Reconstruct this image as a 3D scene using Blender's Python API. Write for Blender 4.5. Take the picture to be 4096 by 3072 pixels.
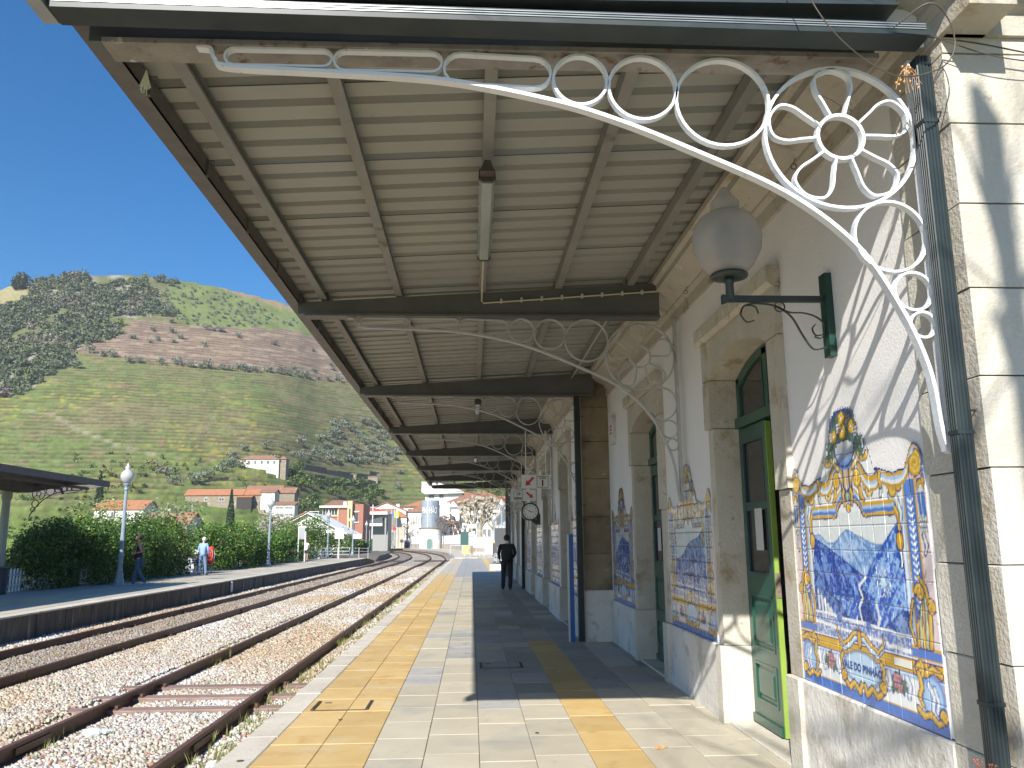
import bpy, bmesh, math, random
import numpy as np
from mathutils import Vector, Matrix
random.seed(7); RNG = np.random.default_rng(7)
R = math.radians; PI = math.pi
for o in list(bpy.data.objects): bpy.data.objects.remove(o)
S = bpy.context.scene
COL = S.collection
# ------------------------------------------------------------------ camera
cd = bpy.data.cameras.new('camera'); cam = bpy.data.objects.new('camera', cd); COL.objects.link(cam); S.camera = cam
yaw, pitch, roll = R(2.821), R(10.778), R(-0.451)
d_ = Vector((math.sin(yaw)*math.cos(pitch), math.cos(yaw)*math.cos(pitch), math.sin(pitch)))
r_ = Vector((math.cos(yaw), -math.sin(yaw), 0)); u_ = r_.cross(d_)
r2 = r_*math.cos(roll)+u_*math.sin(roll); u2 = u_*math.cos(roll)-r_*math.sin(roll)
cam.matrix_world = Matrix(((r2.x, u2.x, -d_.x, 0), (r2.y, u2.y, -d_.y, 0), (r2.z, u2.z, -d_.z, 1.6), (0, 0, 0, 1)))
cd.sensor_width = 36; cd.lens = 822/1024*36; cd.clip_start = 0.05; cd.clip_end = 6000
S.render.resolution_x = 1024; S.render.resolution_y = 768
# ------------------------------------------------------------------ light
SUN = Vector((2.0, 5.65, -4.15)).normalized()
EL = math.asin(-SUN.z); AZ = math.atan2(-SUN.x, -SUN.y)
w = bpy.data.worlds.new("World"); S.world = w; w.use_nodes = True
nt = w.node_tree; nt.nodes.clear()
sky = nt.nodes.new('ShaderNodeTexSky'); sky.sky_type = 'NISHITA'; sky.sun_disc = False
sky.sun_elevation = EL; sky.sun_rotation = AZ % (2*PI); sky.air_density = 1.0; sky.dust_density = 0.5; sky.ozone_density = 5.0
bg = nt.nodes.new('ShaderNodeBackground'); bg.inputs[1].default_value = 0.09
wo = nt.nodes.new('ShaderNodeOutputWorld')
hs = nt.nodes.new('ShaderNodeHueSaturation'); hs.inputs['Saturation'].default_value = 1.34; nt.links.new(sky.outputs[0], hs.inputs['Color']); nt.links.new(hs.outputs[0], bg.inputs[0]); nt.links.new(bg.outputs[0], wo.inputs[0])
sl = bpy.data.lights.new('sun', 'SUN'); sl.energy = 5.0; sl.angle = R(0.53); sl.color = (1, 0.95, 0.87)
so = bpy.data.objects.new('sun', sl); COL.objects.link(so); so.rotation_euler = SUN.to_track_quat('-Z', 'Y').to_euler()
S.view_settings.view_transform = 'Standard'; S.view_settings.look = 'None'; S.view_settings.gamma = 1
S.view_settings.exposure = 0.8; S.view_settings.use_curve_mapping = False
S.render.engine = 'CYCLES'
# ------------------------------------------------------------------ materials
MATS = {}
def mat(name, c1, c2=None, scale=4, rough=.7, metal=0, bump=0, bscale=40, rnd=0, detail=5, stain=None, coat=0, trans=0, stretch=None, spec=.5, tint=None, alpha=1):
    """c1/c2 mixed by noise; stain=(colour, scale, lo, hi) patches of wear; rnd = brightness change from object to object"""
    if name in MATS: return MATS[name]
    m = bpy.data.materials.new(name); m.use_nodes = True; n = m.node_tree.nodes; l = m.node_tree.links
    b = n['Principled BSDF']; b.inputs['Roughness'].default_value = rough; b.inputs['Metallic'].default_value = metal
    b.inputs['Specular IOR Level'].default_value = spec
    if coat: b.inputs['Coat Weight'].default_value = coat
    if trans: b.inputs['Transmission Weight'].default_value = trans
    if alpha < 1: b.inputs['Alpha'].default_value = alpha
    geo = n.new('ShaderNodeNewGeometry'); vec = geo.outputs['Position']
    if stretch:
        mp = n.new('ShaderNodeMapping'); mp.inputs['Scale'].default_value = stretch; l.new(vec, mp.inputs[0]); vec = mp.outputs[0]
    def noise(sc, det=detail):
        t = n.new('ShaderNodeTexNoise'); t.inputs['Scale'].default_value = sc; t.inputs['Detail'].default_value = det; t.inputs['Roughness'].default_value = .6
        l.new(vec, t.inputs['Vector']); return t.outputs[0]
    def ramp(f, lo, hi):
        r = n.new('ShaderNodeMapRange'); r.inputs[1].default_value = lo; r.inputs[2].default_value = hi; l.new(f, r.inputs[0]); return r.outputs[0]
    def mixc(f, a, bb, mode='MIX'):
        x = n.new('ShaderNodeMix'); x.data_type = 'RGBA'; x.blend_type = mode; x.clamp_factor = True
        if hasattr(f, 'links') or hasattr(f, 'is_linked'): l.new(f, x.inputs[0])
        else: x.inputs[0].default_value = f
        for k, v in ((6, a), (7, bb)):
            if isinstance(v, tuple): x.inputs[k].default_value = (*v[:3], 1)
            else: l.new(v, x.inputs[k])
        return x.outputs[2]
    col = tuple(c1)
    if c2: col = mixc(ramp(noise(scale), .36, .64), tuple(c1), tuple(c2))
    if stain:
        for st in (stain if isinstance(stain, list) else [stain]):
            col = mixc(ramp(noise(st[1], 8), st[2], st[3]), col, tuple(st[0]))
    if rnd:
        oi = n.new('ShaderNodeObjectInfo'); r = n.new('ShaderNodeMapRange'); r.inputs[3].default_value = 1-rnd; r.inputs[4].default_value = 1+rnd
        l.new(oi.outputs['Random'], r.inputs[0])
        cb = n.new('ShaderNodeCombineColor'); [l.new(r.outputs[0], cb.inputs[i]) for i in range(3)]
        col = mixc(1.0, col, cb.outputs[0], 'MULTIPLY')
    if isinstance(col, tuple): b.inputs['Base Color'].default_value = (*col, 1)
    else: l.new(col, b.inputs['Base Color'])
    if bump:
        bp = n.new('ShaderNodeBump'); bp.inputs['Strength'].default_value = min(1, bump); bp.inputs['Distance'].default_value = .02*max(1, bump)
        l.new(noise(bscale, 6), bp.inputs['Height']); l.new(bp.outputs[0], b.inputs['Normal'])
    MATS[name] = m; return m
def vmat(name, rough=.6, bump=0, bscale=30, nz=0, nscale=1., coat=0, spec=.5, trl=0):
    """colour carried by the mesh's own colour attribute, broken by noise"""
    if name in MATS: return MATS[name]
    m = bpy.data.materials.new(name); m.use_nodes = True; n = m.node_tree.nodes; l = m.node_tree.links
    b = n['Principled BSDF']; b.inputs['Roughness'].default_value = rough; b.inputs['Specular IOR Level'].default_value = spec
    if coat: b.inputs['Coat Weight'].default_value = coat; b.inputs['Coat Roughness'].default_value = .08
    a = n.new('ShaderNodeVertexColor'); a.layer_name = 'Col'; col = a.outputs[0]
    geo = n.new('ShaderNodeNewGeometry')
    if nz:
        t = n.new('ShaderNodeTexNoise'); t.inputs['Scale'].default_value = nscale; t.inputs['Detail'].default_value = 8; t.inputs['Roughness'].default_value = .75
        l.new(geo.outputs['Position'], t.inputs['Vector'])
        r = n.new('ShaderNodeMapRange'); r.inputs[1].default_value = .3; r.inputs[2].default_value = .7; r.inputs[3].default_value = 1-nz; r.inputs[4].default_value = 1+nz; l.new(t.outputs[0], r.inputs[0])
        cb = n.new('ShaderNodeCombineColor'); [l.new(r.outputs[0], cb.inputs[i]) for i in range(3)]
        x = n.new('ShaderNodeMix'); x.data_type = 'RGBA'; x.blend_type = 'MULTIPLY'; x.inputs[0].default_value = 1; l.new(col, x.inputs[6]); l.new(cb.outputs[0], x.inputs[7]); col = x.outputs[2]
    l.new(col, b.inputs['Base Color'])
    if trl: b.inputs['Subsurface Weight'].default_value = 0
    if bump:
        bp = n.new('ShaderNodeBump'); bp.inputs['Strength'].default_value = bump; bp.inputs['Distance'].default_value = .05
        t2 = n.new('ShaderNodeTexNoise'); t2.inputs['Scale'].default_value = bscale; t2.inputs['Detail'].default_value = 6; l.new(geo.outputs['Position'], t2.inputs['Vector'])
        l.new(t2.outputs[0], bp.inputs['Height']); l.new(bp.outputs[0], b.inputs['Normal'])
    MATS[name] = m; return m
def leafmat(name, c, c2, trl=.35, rough=.45, spec=.5):
    if name in MATS: return MATS[name]
    m = bpy.data.materials.new(name); m.use_nodes = True; n = m.node_tree.nodes; l = m.node_tree.links
    b = n['Principled BSDF']; b.inputs['Roughness'].default_value = rough; b.inputs['Specular IOR Level'].default_value = spec
    geo = n.new('ShaderNodeNewGeometry')
    x = n.new('ShaderNodeMix'); x.data_type = 'RGBA'; x.inputs[6].default_value = (*c, 1); x.inputs[7].default_value = (*c2, 1)
    l.new(geo.outputs['Random Per Island'], x.inputs[0]); l.new(x.outputs[2], b.inputs['Base Color'])
    t = n.new('ShaderNodeBsdfTranslucent'); l.new(x.outputs[2], t.inputs[0]); ms = n.new('ShaderNodeMixShader'); ms.inputs[0].default_value = trl
    l.new(b.outputs[0], ms.inputs[1]); l.new(t.outputs[0], ms.inputs[2]); l.new(ms.outputs[0], n['Material Output'].inputs[0])
    MATS[name] = m; return m
# ------------------------------------------------------------------ mesh helpers
class MB:
    def __init__(s): s.v = []; s.f = []; s.mi = []; s.k = 0
    def add(s, vs, fs):
        b = len(s.v); s.v += [tuple(v) for v in vs]; s.f += [tuple(b+i for i in f) for f in fs]; s.mi += [s.k]*len(fs); return s
    def box(s, x0, x1, y0, y1, z0, z1):
        return s.add([(x0,y0,z0),(x1,y0,z0),(x1,y1,z0),(x0,y1,z0),(x0,y0,z1),(x1,y0,z1),(x1,y1,z1),(x0,y1,z1)], [(0,3,2,1),(4,5,6,7),(0,1,5,4),(1,2,6,5),(2,3,7,6),(3,0,4,7)])
    def bev(s, x0, x1, y0, y1, z0, z1, b=.006):
        """box with its top edges chamfered"""
        return s.add([(x0,y0,z0),(x1,y0,z0),(x1,y1,z0),(x0,y1,z0),(x0,y0,z1-b),(x1,y0,z1-b),(x1,y1,z1-b),(x0,y1,z1-b),(x0+b,y0+b,z1),(x1-b,y0+b,z1),(x1-b,y1-b,z1),(x0+b,y1-b,z1)],
            [(0,1,5,4),(1,2,6,5),(2,3,7,6),(3,0,4,7),(4,5,9,8),(5,6,10,9),(6,7,11,10),(7,4,8,11),(8,9,10,11),(0,3,2,1)])
    def prism(s, poly, axis, a, b):
        """closed 2D polygon pushed along an axis: axis 'x' -> poly is (y,z); 'y' -> (x,z); 'z' -> (x,y)"""
        n = len(poly)
        P = {'x': lambda p, t: (t, p[0], p[1]), 'y': lambda p, t: (p[0], t, p[1]), 'z': lambda p, t: (p[0], p[1], t)}[axis]
        return s.add([P(p, a) for p in poly]+[P(p, b) for p in poly], [tuple(range(n))[::-1], tuple(range(n, 2*n))]+[(i, (i+1) % n, n+(i+1) % n, n+i) for i in range(n)])
    def tube(s, pts, r, n=6, cap=True):
        pts = [Vector(p) for p in pts]; rs = r if isinstance(r, (list, tuple)) else [r]*len(pts)
        rings = []; up = Vector((0, 0, 1))
        for i, p in enumerate(pts):
            t = (pts[min(i+1, len(pts)-1)]-pts[max(i-1, 0)])
            if t.length < 1e-9: t = Vector((0, 0, 1))
            t.normalize(); a = t.cross(up)
            if a.length < .05: a = t.cross(Vector((1, 0, 0)))
            a.normalize(); b = t.cross(a)
            rings.append([tuple(p+rs[i]*(math.cos(2*PI*k/n)*a+math.sin(2*PI*k/n)*b)) for k in range(n)])
        vs = [v for r_ in rings for v in r_]; fs = []
        for i in range(len(pts)-1):
            for k in range(n): fs.append((i*n+k, i*n+(k+1) % n, (i+1)*n+(k+1) % n, (i+1)*n+k))
        if cap: fs += [tuple(range(n))[::-1], tuple((len(pts)-1)*n+k for k in range(n))]
        return s.add(vs, fs)
    def lathe(s, prof, c=(0, 0, 0), n=16, flute=0):
        vs = []; fs = []
        for (r, z) in prof:
            for k in range(n):
                rr = r*(1-flute*(k % 2)); a = 2*PI*k/n; vs.append((c[0]+rr*math.cos(a), c[1]+rr*math.sin(a), c[2]+z))
        for i in range(len(prof)-1):
            for k in range(n): fs.append((i*n+k, i*n+(k+1) % n, (i+1)*n+(k+1) % n, (i+1)*n+k))
        fs += [tuple(range(n))[::-1], tuple((len(prof)-1)*n+k for k in range(n))]
        return s.add(vs, fs)
    def ball(s, c, r, n=8, m=6, sq=(1, 1, 1)):
        prof = [(math.sin(PI*(i+.02)/(m+.04)), -math.cos(PI*(i+.02)/(m+.04))) for i in range(m+1)]
        b = len(s.v); s.lathe([(p[0], p[1]) for p in prof], (0, 0, 0), n)
        for i in range(b, len(s.v)): v = s.v[i]; s.v[i] = (c[0]+v[0]*r*sq[0], c[1]+v[1]*r*sq[1], c[2]+v[2]*r*sq[2])
        return s
    def ribbon(s, pts, w, y0, y1):
        """flat bar following pts (x,z), w thick in its own plane, from y0 to y1 deep"""
        n = len(pts); closed = (abs(pts[0][0]-pts[-1][0])+abs(pts[0][1]-pts[-1][1])) < 1e-6
        L = []; 
        for i in range(n):
            if closed: a, b = pts[(i-1) % (n-1)], pts[(i+1) % (n-1)] if i < n-1 else pts[1]
            else: a, b = pts[max(i-1, 0)], pts[min(i+1, n-1)]
            t = Vector((b[0]-a[0], b[1]-a[1])); t.normalize(); nn = Vector((-t.y, t.x))*w/2
            x, z = pts[i]; L += [(x+nn.x, y0, z+nn.y), (x-nn.x, y0, z-nn.y), (x-nn.x, y1, z-nn.y), (x+nn.x, y1, z+nn.y)]
        fs = []
        for i in range(n-1):
            for k in range(4): fs.append((i*4+k, (i+1)*4+k, (i+1)*4+(k+1) % 4, i*4+(k+1) % 4))
        if not closed: fs += [(0, 1, 2, 3), ((n-1)*4+3, (n-1)*4+2, (n-1)*4+1, (n-1)*4)]
        return s.add(L, fs)
    def xf(s, M, start=0):
        for i in range(start, len(s.v)): s.v[i] = tuple(M @ Vector(s.v[i]))
        return s
    def mesh(s, name, m=None, smooth=False):
        me = bpy.data.meshes.new(name); me.from_pydata(s.v, [], s.f)
        ms = m if isinstance(m, (list, tuple)) else [m]
        for q in ms:
            if q: me.materials.append(q)
        if len(ms) > 1: me.polygons.foreach_set('material_index', s.mi)
        if smooth: me.shade_smooth() if hasattr(me, 'shade_smooth') else None
        me.update(); return me
    def ob(s, name, m, parent=None, loc=None, rz=0, smooth=False, **tags):
        return link(s.mesh(name, m, smooth), name, parent, loc, rz, **tags)
def link(me, name, parent=None, loc=None, rz=0, **tags):
    o = bpy.data.objects.new(name, me); COL.objects.link(o)
    if parent is not None: o.parent = parent
    if loc is not None: o.location = loc
    if rz: o.rotation_euler = (0, 0, rz)
    for k, v in tags.items():
        if v: o[{'cat': 'category'}.get(k, k)] = v
    return o
def thing(name, label, cat, loc=(0, 0, 0), rz=0, group=None): return link(None, name, None, loc, rz, label=label, cat=cat, group=group)
def struct(name, mb, m, **k): return mb.ob(name, m, kind='structure', **k)
def copy_tree(o, parent=None, label=None, loc=None, rz=None):
    c = o.copy(); COL.objects.link(c)
    if parent is not None: c.parent = parent
    if label: c['label'] = label
    if loc is not None: c.location = loc
    if rz is not None: c.rotation_euler = (0, 0, rz)
    for ch in list(o.children): copy_tree(ch, c)
    return c
def npmesh(name, V, F, m=None, colors=None, smooth=False):
    """V (n,3), F (k,3|4) arrays"""
    me = bpy.data.meshes.new(name); V = np.asarray(V, np.float32); F = np.asarray(F, np.int32); k = F.shape[1]
    me.vertices.add(len(V)); me.vertices.foreach_set('co', V.ravel()); me.loops.add(F.size); me.loops.foreach_set('vertex_index', F.ravel())
    me.polygons.add(len(F)); me.polygons.foreach_set('loop_start', np.arange(0, F.size, k, dtype=np.int32))
    me.update(calc_edges=True); me.validate()
    if colors is not None:
        a = me.color_attributes.new('Col', 'FLOAT_COLOR', 'POINT'); c = np.ones((len(V), 4), np.float32); c[:, :3] = colors; a.data.foreach_set('color', c.ravel())
    for q in (m if isinstance(m, (list, tuple)) else [m]):
        if q: me.materials.append(q)
    if smooth: me.polygons.foreach_set('use_smooth', np.ones(len(F), bool))
    return me
def hashn(ix, iy, seed=0):
    h = np.sin(ix*127.1+iy*311.7+seed*74.7)*43758.5453; return h-np.floor(h)
def vn(x, y, seed=0):
    x = np.asarray(x, float); y = np.asarray(y, float); ix = np.floor(x); iy = np.floor(y); fx = x-ix; fy = y-iy; fx = fx*fx*(3-2*fx); fy = fy*fy*(3-2*fy)
    a = hashn(ix, iy, seed); b = hashn(ix+1, iy, seed); c = hashn(ix, iy+1, seed); d = hashn(ix+1, iy+1, seed)
    return (a*(1-fx)+b*fx)*(1-fy)+(c*(1-fx)+d*fx)*fy
def fbm(x, y, seed=0, o=4): return sum(vn(np.asarray(x)*2**i, np.asarray(y)*2**i, seed+i)*.5**(i+1) for i in range(o))/(1-.5**o)
def text_mb(s, size, depth=.002, align='CENTER', bold=0):
    c = bpy.data.curves.new('t', 'FONT'); c.body = s; c.size = size; c.extrude = depth; c.align_x = align; c.align_y = 'CENTER'; c.offset = bold
    o = bpy.data.objects.new('t', c); COL.objects.link(o); dg = bpy.context.evaluated_depsgraph_get(); me = bpy.data.meshes.new_from_object(o.evaluated_get(dg))
    mb = MB(); mb.add([tuple(v.co) for v in me.vertices], [tuple(p.vertices) for p in me.polygons])
    bpy.data.objects.remove(o); bpy.data.curves.remove(c); bpy.data.meshes.remove(me); return mb
def leaf_cloud(n, radii, leaf, seed, shell=.55, lumps=7, flat=0, c0=(0, 0, 0), asp=.55):
    """n leaf-shaped quads spread through a lumpy ellipsoid"""
    g = np.random.default_rng(seed); rx, ry, rz = radii
    L = g.normal(size=(lumps, 3)); L /= np.linalg.norm(L, axis=1)[:, None]; L *= g.uniform(.25, .62, (lumps, 1)); lr = g.uniform(.38, .6, lumps)
    k = g.integers(0, lumps, n); d = g.normal(size=(n, 3)); d /= np.linalg.norm(d, axis=1)[:, None]; rr = g.uniform(shell, 1, (n, 1))**.6
    P = (L[k]+d*rr*lr[k][:, None]); P = P*np.array([rx, ry, rz])+np.array(c0)
    nor = d*.8+g.normal(size=(n, 3))*.6; nor[:, 2] += .25; nor /= np.linalg.norm(nor, axis=1)[:, None]
    t = np.cross(nor, g.normal(size=(n, 3))); t /= np.linalg.norm(t, axis=1)[:, None]; b = np.cross(nor, t)
    s = leaf*g.uniform(.6, 1.4, (n, 1)); 
    V = np.stack([P-t*s, P-b*s*asp, P+t*s, P+b*s*asp], 1).reshape(-1, 3); F = np.arange(4*n).reshape(-1, 4)
    return V, F
# ================================================================== GROUND, TRACKS, PLATFORMS
XC, RC, S0 = -3.70-425.0, 425.0, 83.0
def trk(s, off):
    if s <= S0: return (off, s)
    a = (s-S0)/RC; r = off-XC; return (XC+r*math.cos(a), S0+r*math.sin(a))
def trk_np(s, off):
    s = np.asarray(s, float); off = np.asarray(off, float); a = np.maximum(s-S0, 0)/RC; r = off-XC
    return np.where(s <= S0, off, XC+r*np.cos(a)), np.where(s <= S0, s, S0+r*np.sin(a))
g = MB(); g.add([(-3000, -600, -1.05), (3000, -600, -1.05), (3000, 4000, -1.05), (-3000, 4000, -1.05)], [(0, 1, 2, 3)])
struct('ground', g, mat('soil', (.16, .15, .07), (.10, .13, .045), scale=.05, rough=1, bump=.5, bscale=2))
# ballast bed, sleepers, rails
def patch_col(x, y, n=None, jit=0):
    """the stones' own colour: chalk white, ochre and rust patches, oily grey in the far track"""
    p1 = fbm(x*.55, y*.22, 3, 3); p2 = fbm(x*.9+9, y*.35, 11, 3)
    c = np.array([.48, .44, .375])[None]*np.ones((len(x), 1))
    a = np.clip((p1-.45)*6, 0, 1)[:, None]; c = c*(1-a)+a*np.array([.45, .37, .27])
    a = .8*np.clip((p2-.60)*6, 0, 1)[:, None]; c = c*(1-a)+a*np.array([.58, .575, .565])
    lat = np.abs(x+7.9); a = np.clip((1.0-lat)*3, 0, 1)[:, None]*.75; c = c*(1-a)+a*np.array([.25, .215, .18])
    return c
xs = np.concatenate([np.linspace(-10.1, -1.7, 64)]); ss = np.concatenate([np.arange(-6, 30, .16), np.arange(30, 90, .5), np.arange(90, 262, 2.)])
X, Sg = np.meshgrid(xs, ss); x, y = trk_np(Sg.ravel(), X.ravel())
def bal_z(xo, so):
    z = -.520+.022*fbm(xo*5, so*5, 2, 3)+.03*(fbm(xo*.8, so*.8, 5, 2)-.5)
    for c in (-2.83, -4.57, -7.0, -8.75): z = z-.035*np.exp(-((xo-c)/.16)**2)
    z = np.where(xo > -2.55, z+.0*xo, z); z = np.where((xo < -5.0) & (xo > -6.6), z+.035, z); return z
z = bal_z(X.ravel(), Sg.ravel()); nx = len(xs); ny = len(ss)
ii = (np.arange(ny-1)[:, None]*nx+np.arange(nx-1)[None]).ravel(); F = np.stack([ii, ii+1, ii+1+nx, ii+nx], 1)
ed = np.clip((X.ravel()+2.75)*3, 0, 1)[:, None]; cc = patch_col(X.ravel(), Sg.ravel())*.72; cc = cc*(1-ed*.6)+ed*.6*np.array([.24, .20, .13])
link(npmesh('track_bed', np.stack([x, y, z], 1), F, vmat('ballast_bed', rough=.95, bump=1, bscale=38, nz=.55, nscale=26), cc), 'track_bed', kind='structure')
def stones(n, s_lo, s_hi, size, seed, lat=(-9.9, -1.95)):
    g_ = np.random.default_rng(seed); so = g_.uniform(s_lo, s_hi, n); xo = g_.uniform(lat[0], lat[1], n)
    vis = (xo > -0.66*so-.6); so, xo = so[vis], xo[vis]
    for c in (-2.83, -4.57, -7.0, -8.75):
        k = np.abs(xo-c) > .085; so, xo = so[k], xo[k]
    keep = g_.random(len(so)) > np.where(xo > -2.7, .55, 0); so, xo = so[keep], xo[keep]
    for yc in (11.2, 12.0, 12.85):
        k = ~((np.abs(so-yc) < .14) & (xo > -5.1) & (xo < -2.0) & (g_.random(len(so)) > .06)); so, xo = so[k], xo[k]
    n = len(so); B = np.array([[x_, y_, z_] for z_ in (-1, 1) for y_ in (-1, 1) for x_ in (-1, 1)], float)*.5
    V = B[None]*(1+g_.uniform(-.38, .38, (n, 8, 3)))
    q = g_.normal(size=(n, 4)); q /= np.linalg.norm(q, axis=1)[:, None]; w_, a, b, c = q.T
    M = np.stack([1-2*(b*b+c*c), 2*(a*b-c*w_), 2*(a*c+b*w_), 2*(a*b+c*w_), 1-2*(a*a+c*c), 2*(b*c-a*w_), 2*(a*c-b*w_), 2*(b*c+a*w_), 1-2*(a*a+b*b)], 1).reshape(n, 3, 3)
    sc = (size*g_.uniform(.55, 1.35, n))[:, None, None]; V = np.einsum('nij,nkj->nki', M, V*sc*np.array([1.15, 1, .75]))
    px, py = trk_np(so, xo); V += np.stack([px, py, bal_z(xo, so)+.006+g_.uniform(0, .014, n)], 1)[:, None]
    F = np.array([(0, 2, 3, 1), (4, 5, 7, 6), (0, 1, 5, 4), (1, 3, 7, 5), (3, 2, 6, 7), (2, 0, 4, 6)])[None]+8*np.arange(n)[:, None, None]
    col = patch_col(xo, so)*g_.uniform(.62, 1.18, (n, 1))*(1+g_.normal(size=(n, 3))*.05)
    br = g_.random(n) < .1; col[br] *= np.array([.75, .5, .4])
    return V.reshape(-1, 3), F.reshape(-1, 4), np.repeat(np.clip(col, 0, .85), 8, 0)
Vs, Fs, Cs = [], [], []; off = 0
for a in ((92000, 6, 18, .031, 1), (60000, 18, 36, .041, 2), (32000, 36, 70, .062, 3)):
    V, F, c = stones(*a); Vs.append(V); Fs.append(F+off); Cs.append(c); off += len(V)
link(npmesh('ballast', np.concatenate(Vs), np.concatenate(Fs), vmat('ballast_stone', rough=.85, spec=.25), np.concatenate(Cs)), 'ballast', kind='stuff', label='broken pale and ochre ballast stones lying between and beside the rails')
rust = mat('rail_rust', (.085, .042, .032), (.12, .06, .042), scale=9, rough=.55, bump=.2, bscale=60, stain=((.2, .11, .075), 3, .6, .68))
wood = mat('sleeper_wood', (.30, .21, .18), (.19, .125, .105), scale=6, rough=.9, bump=.6, bscale=14, stretch=(.6, 6, 6), rnd=.2)
RP = [(-.065, -.17), (.065, -.17), (.065, -.155), (.012, -.135), (.012, -.05), (.035, -.038), (.035, -.006), (.029, 0), (-.029, 0), (-.035, -.006), (-.035, -.038), (-.012, -.05), (-.012, -.135), (-.065, -.155)]
def sweep(prof, off, s_list, zt):
    mb = MB(); n = len(prof); vs = []
    for s_ in s_list:
        for (a, b) in prof: vs.append((*trk(s_, off+a), zt+b))
    fs = [(i*n+k, i*n+(k+1) % n, (i+1)*n+(k+1) % n, (i+1)*n+k) for i in range(len(s_list)-1) for k in range(n)]
    fs += [tuple(range(n))[::-1], tuple((len(s_list)-1)*n+k for k in range(n))]
    return mb.add(vs, fs)
sl_ = [-6, 83]+[83+5*i for i in range(1, 37)]
for tc, lab in ((-3.70, 'rusty railway track nearest the yellow edged platform'), (-7.88, 'rusty railway track nearest the far hedge platform')):
    t = thing('railway_track', lab, 'railway track', (tc, 0, 0), group=None)
    for sgn in (-1, 1):
        mb = sweep(RP, tc+sgn*.87, sl_, -.35); mb.xf(Matrix.Translation((-tc, 0, 0))); mb.ob('rail', rust, t)
    # sleepers: proud ones in sight, the rest just breaking the ballast
    base = MB().bev(-1.45, 1.45, -.12, .12, -.14, 0, .012).mesh('sleeper', wood)
    if tc > -5: lst = [(11.2, -.455), (12.0, -.45), (12.85, -.455)]+[(y_, -.496) for y_ in (14.9, 16.4, 19.1, 23.0, 31.4)]
    else: lst = [(y_, -.492) for y_ in (17.4, 20.0, 22.4, 22.9, 30.4)]
    for y_, z_ in lst: link(base, 'sleeper', t, (random.uniform(-.04, .04), y_, z_), random.uniform(-.012, .012))
    # plates and bolts beside each rail
    for y_, z_ in lst[:3]:
        for sgn in (-1, 1): MB().box(-.12, .12, -.09, .09, 0, .012).box(-.11, -.075, -.03, .03, .012, .04).box(.075, .11, -.03, .03, .012, .04).ob('rail_clip', rust, t, (sgn*.87, y_, z_+.001))
    for s_ in (9.3, 26.5, 44):
        for sgn in (-1, 1): MB().box(.014, .04, -.35, .35, -.12, -.05).box(-.04, -.014, -.35, .35, -.12, -.05).ob('fishplate', rust, t, (sgn*.87, s_, -.35))
# timber foot crossing over both tracks at the platform's end
t = thing('foot_crossing', 'dark timber foot crossing over both tracks by the ramp', 'crossing')
dw = mat('dark_timber', (.05, .04, .045), (.08, .06, .055), scale=3, rough=.9)
for a, b in ((-2.66, -1.95), (-4.4, -3.0), (-6.0, -4.75), (-8.55, -7.2), (-9.9, -8.95)):
    for k in range(4): MB().box(a, b, 87+k*.3, 87.27+k*.3, -.5, -.37).ob('plank', dw, t)
# grass tufts
def tufts(pts, seed, h=.13, n=9):
    g_ = np.random.default_rng(seed); V = []; 
    for (x_, y_, z_, k) in pts:
        for i in range(int(n*k)):
            a = g_.uniform(0, 2*PI); r = abs(g_.normal())*.035; bx, by = x_+r*math.cos(a), y_+r*math.sin(a); hh = h*k*g_.uniform(.4, 1.2); ln = g_.uniform(0, .5)*hh; a2 = g_.uniform(0, 2*PI); wv = .005
            c, s_ = math.cos(a2+1.57)*wv, math.sin(a2+1.57)*wv
            V += [(bx-c, by-s_, z_), (bx+c, by+s_, z_), (bx+ln*math.cos(a2)*.5+c*.6, by+ln*math.sin(a2)*.5+s_*.6, z_+hh*.6), (bx+ln*math.cos(a2), by+ln*math.sin(a2), z_+hh)]
    return np.array(V), np.arange(len(V)).reshape(-1, 4)
g_ = np.random.default_rng(5); P = []
for i in range(2300):
    s_ = 6+62*g_.random()**1.5; xo = g_.choice([-2.62, -2.25, -2.1, -2.45, -2.95, -4.42, -4.75, -7.1, -8.55, -7.9], p=[.2, .2, .17, .17, .06, .05, .04, .04, .03, .04])+g_.normal()*.09
    if xo > -1.92 or fbm(np.array([xo*.5]), np.array([s_*.8]), 21, 2)[0] < .36: continue
    P.append((xo, s_, -.515, g_.uniform(.4, 1.3)))
V, F = tufts(P, 6); link(npmesh('grass', V, F, leafmat('grass_blade', (.16, .22, .05), (.38, .36, .14), .3)), 'grass', kind='stuff', label='thin grass tufts sprouting along the kerb and rails')
link(MB().ball((0, 0, 0), .055, 7, 5, (1, .8, 1.3)).mesh('s', mat('white_stone', (.75, .72, .70), rough=.9)), 'stone', None, (-2.42, 8.3, -.46), label='single white upright stone beside the nearest rail', cat='stone')
mb = MB(); mb.ball((0, 0, 0), .09, 9, 6, (1.3, 1, .6)); mb.ball((.1, .04, 0), .06, 7, 5, (1.2, 1, .6))
mb.ob('plastic_bag', mat('bag_plastic', (.75, .78, .76), (.5, .62, .55), scale=20, rough=.3, bump=1, bscale=25), None, (-4.2, 9.9, -.46), label='crumpled pale plastic bag lying between the nearest rails', cat='litter')
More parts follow.
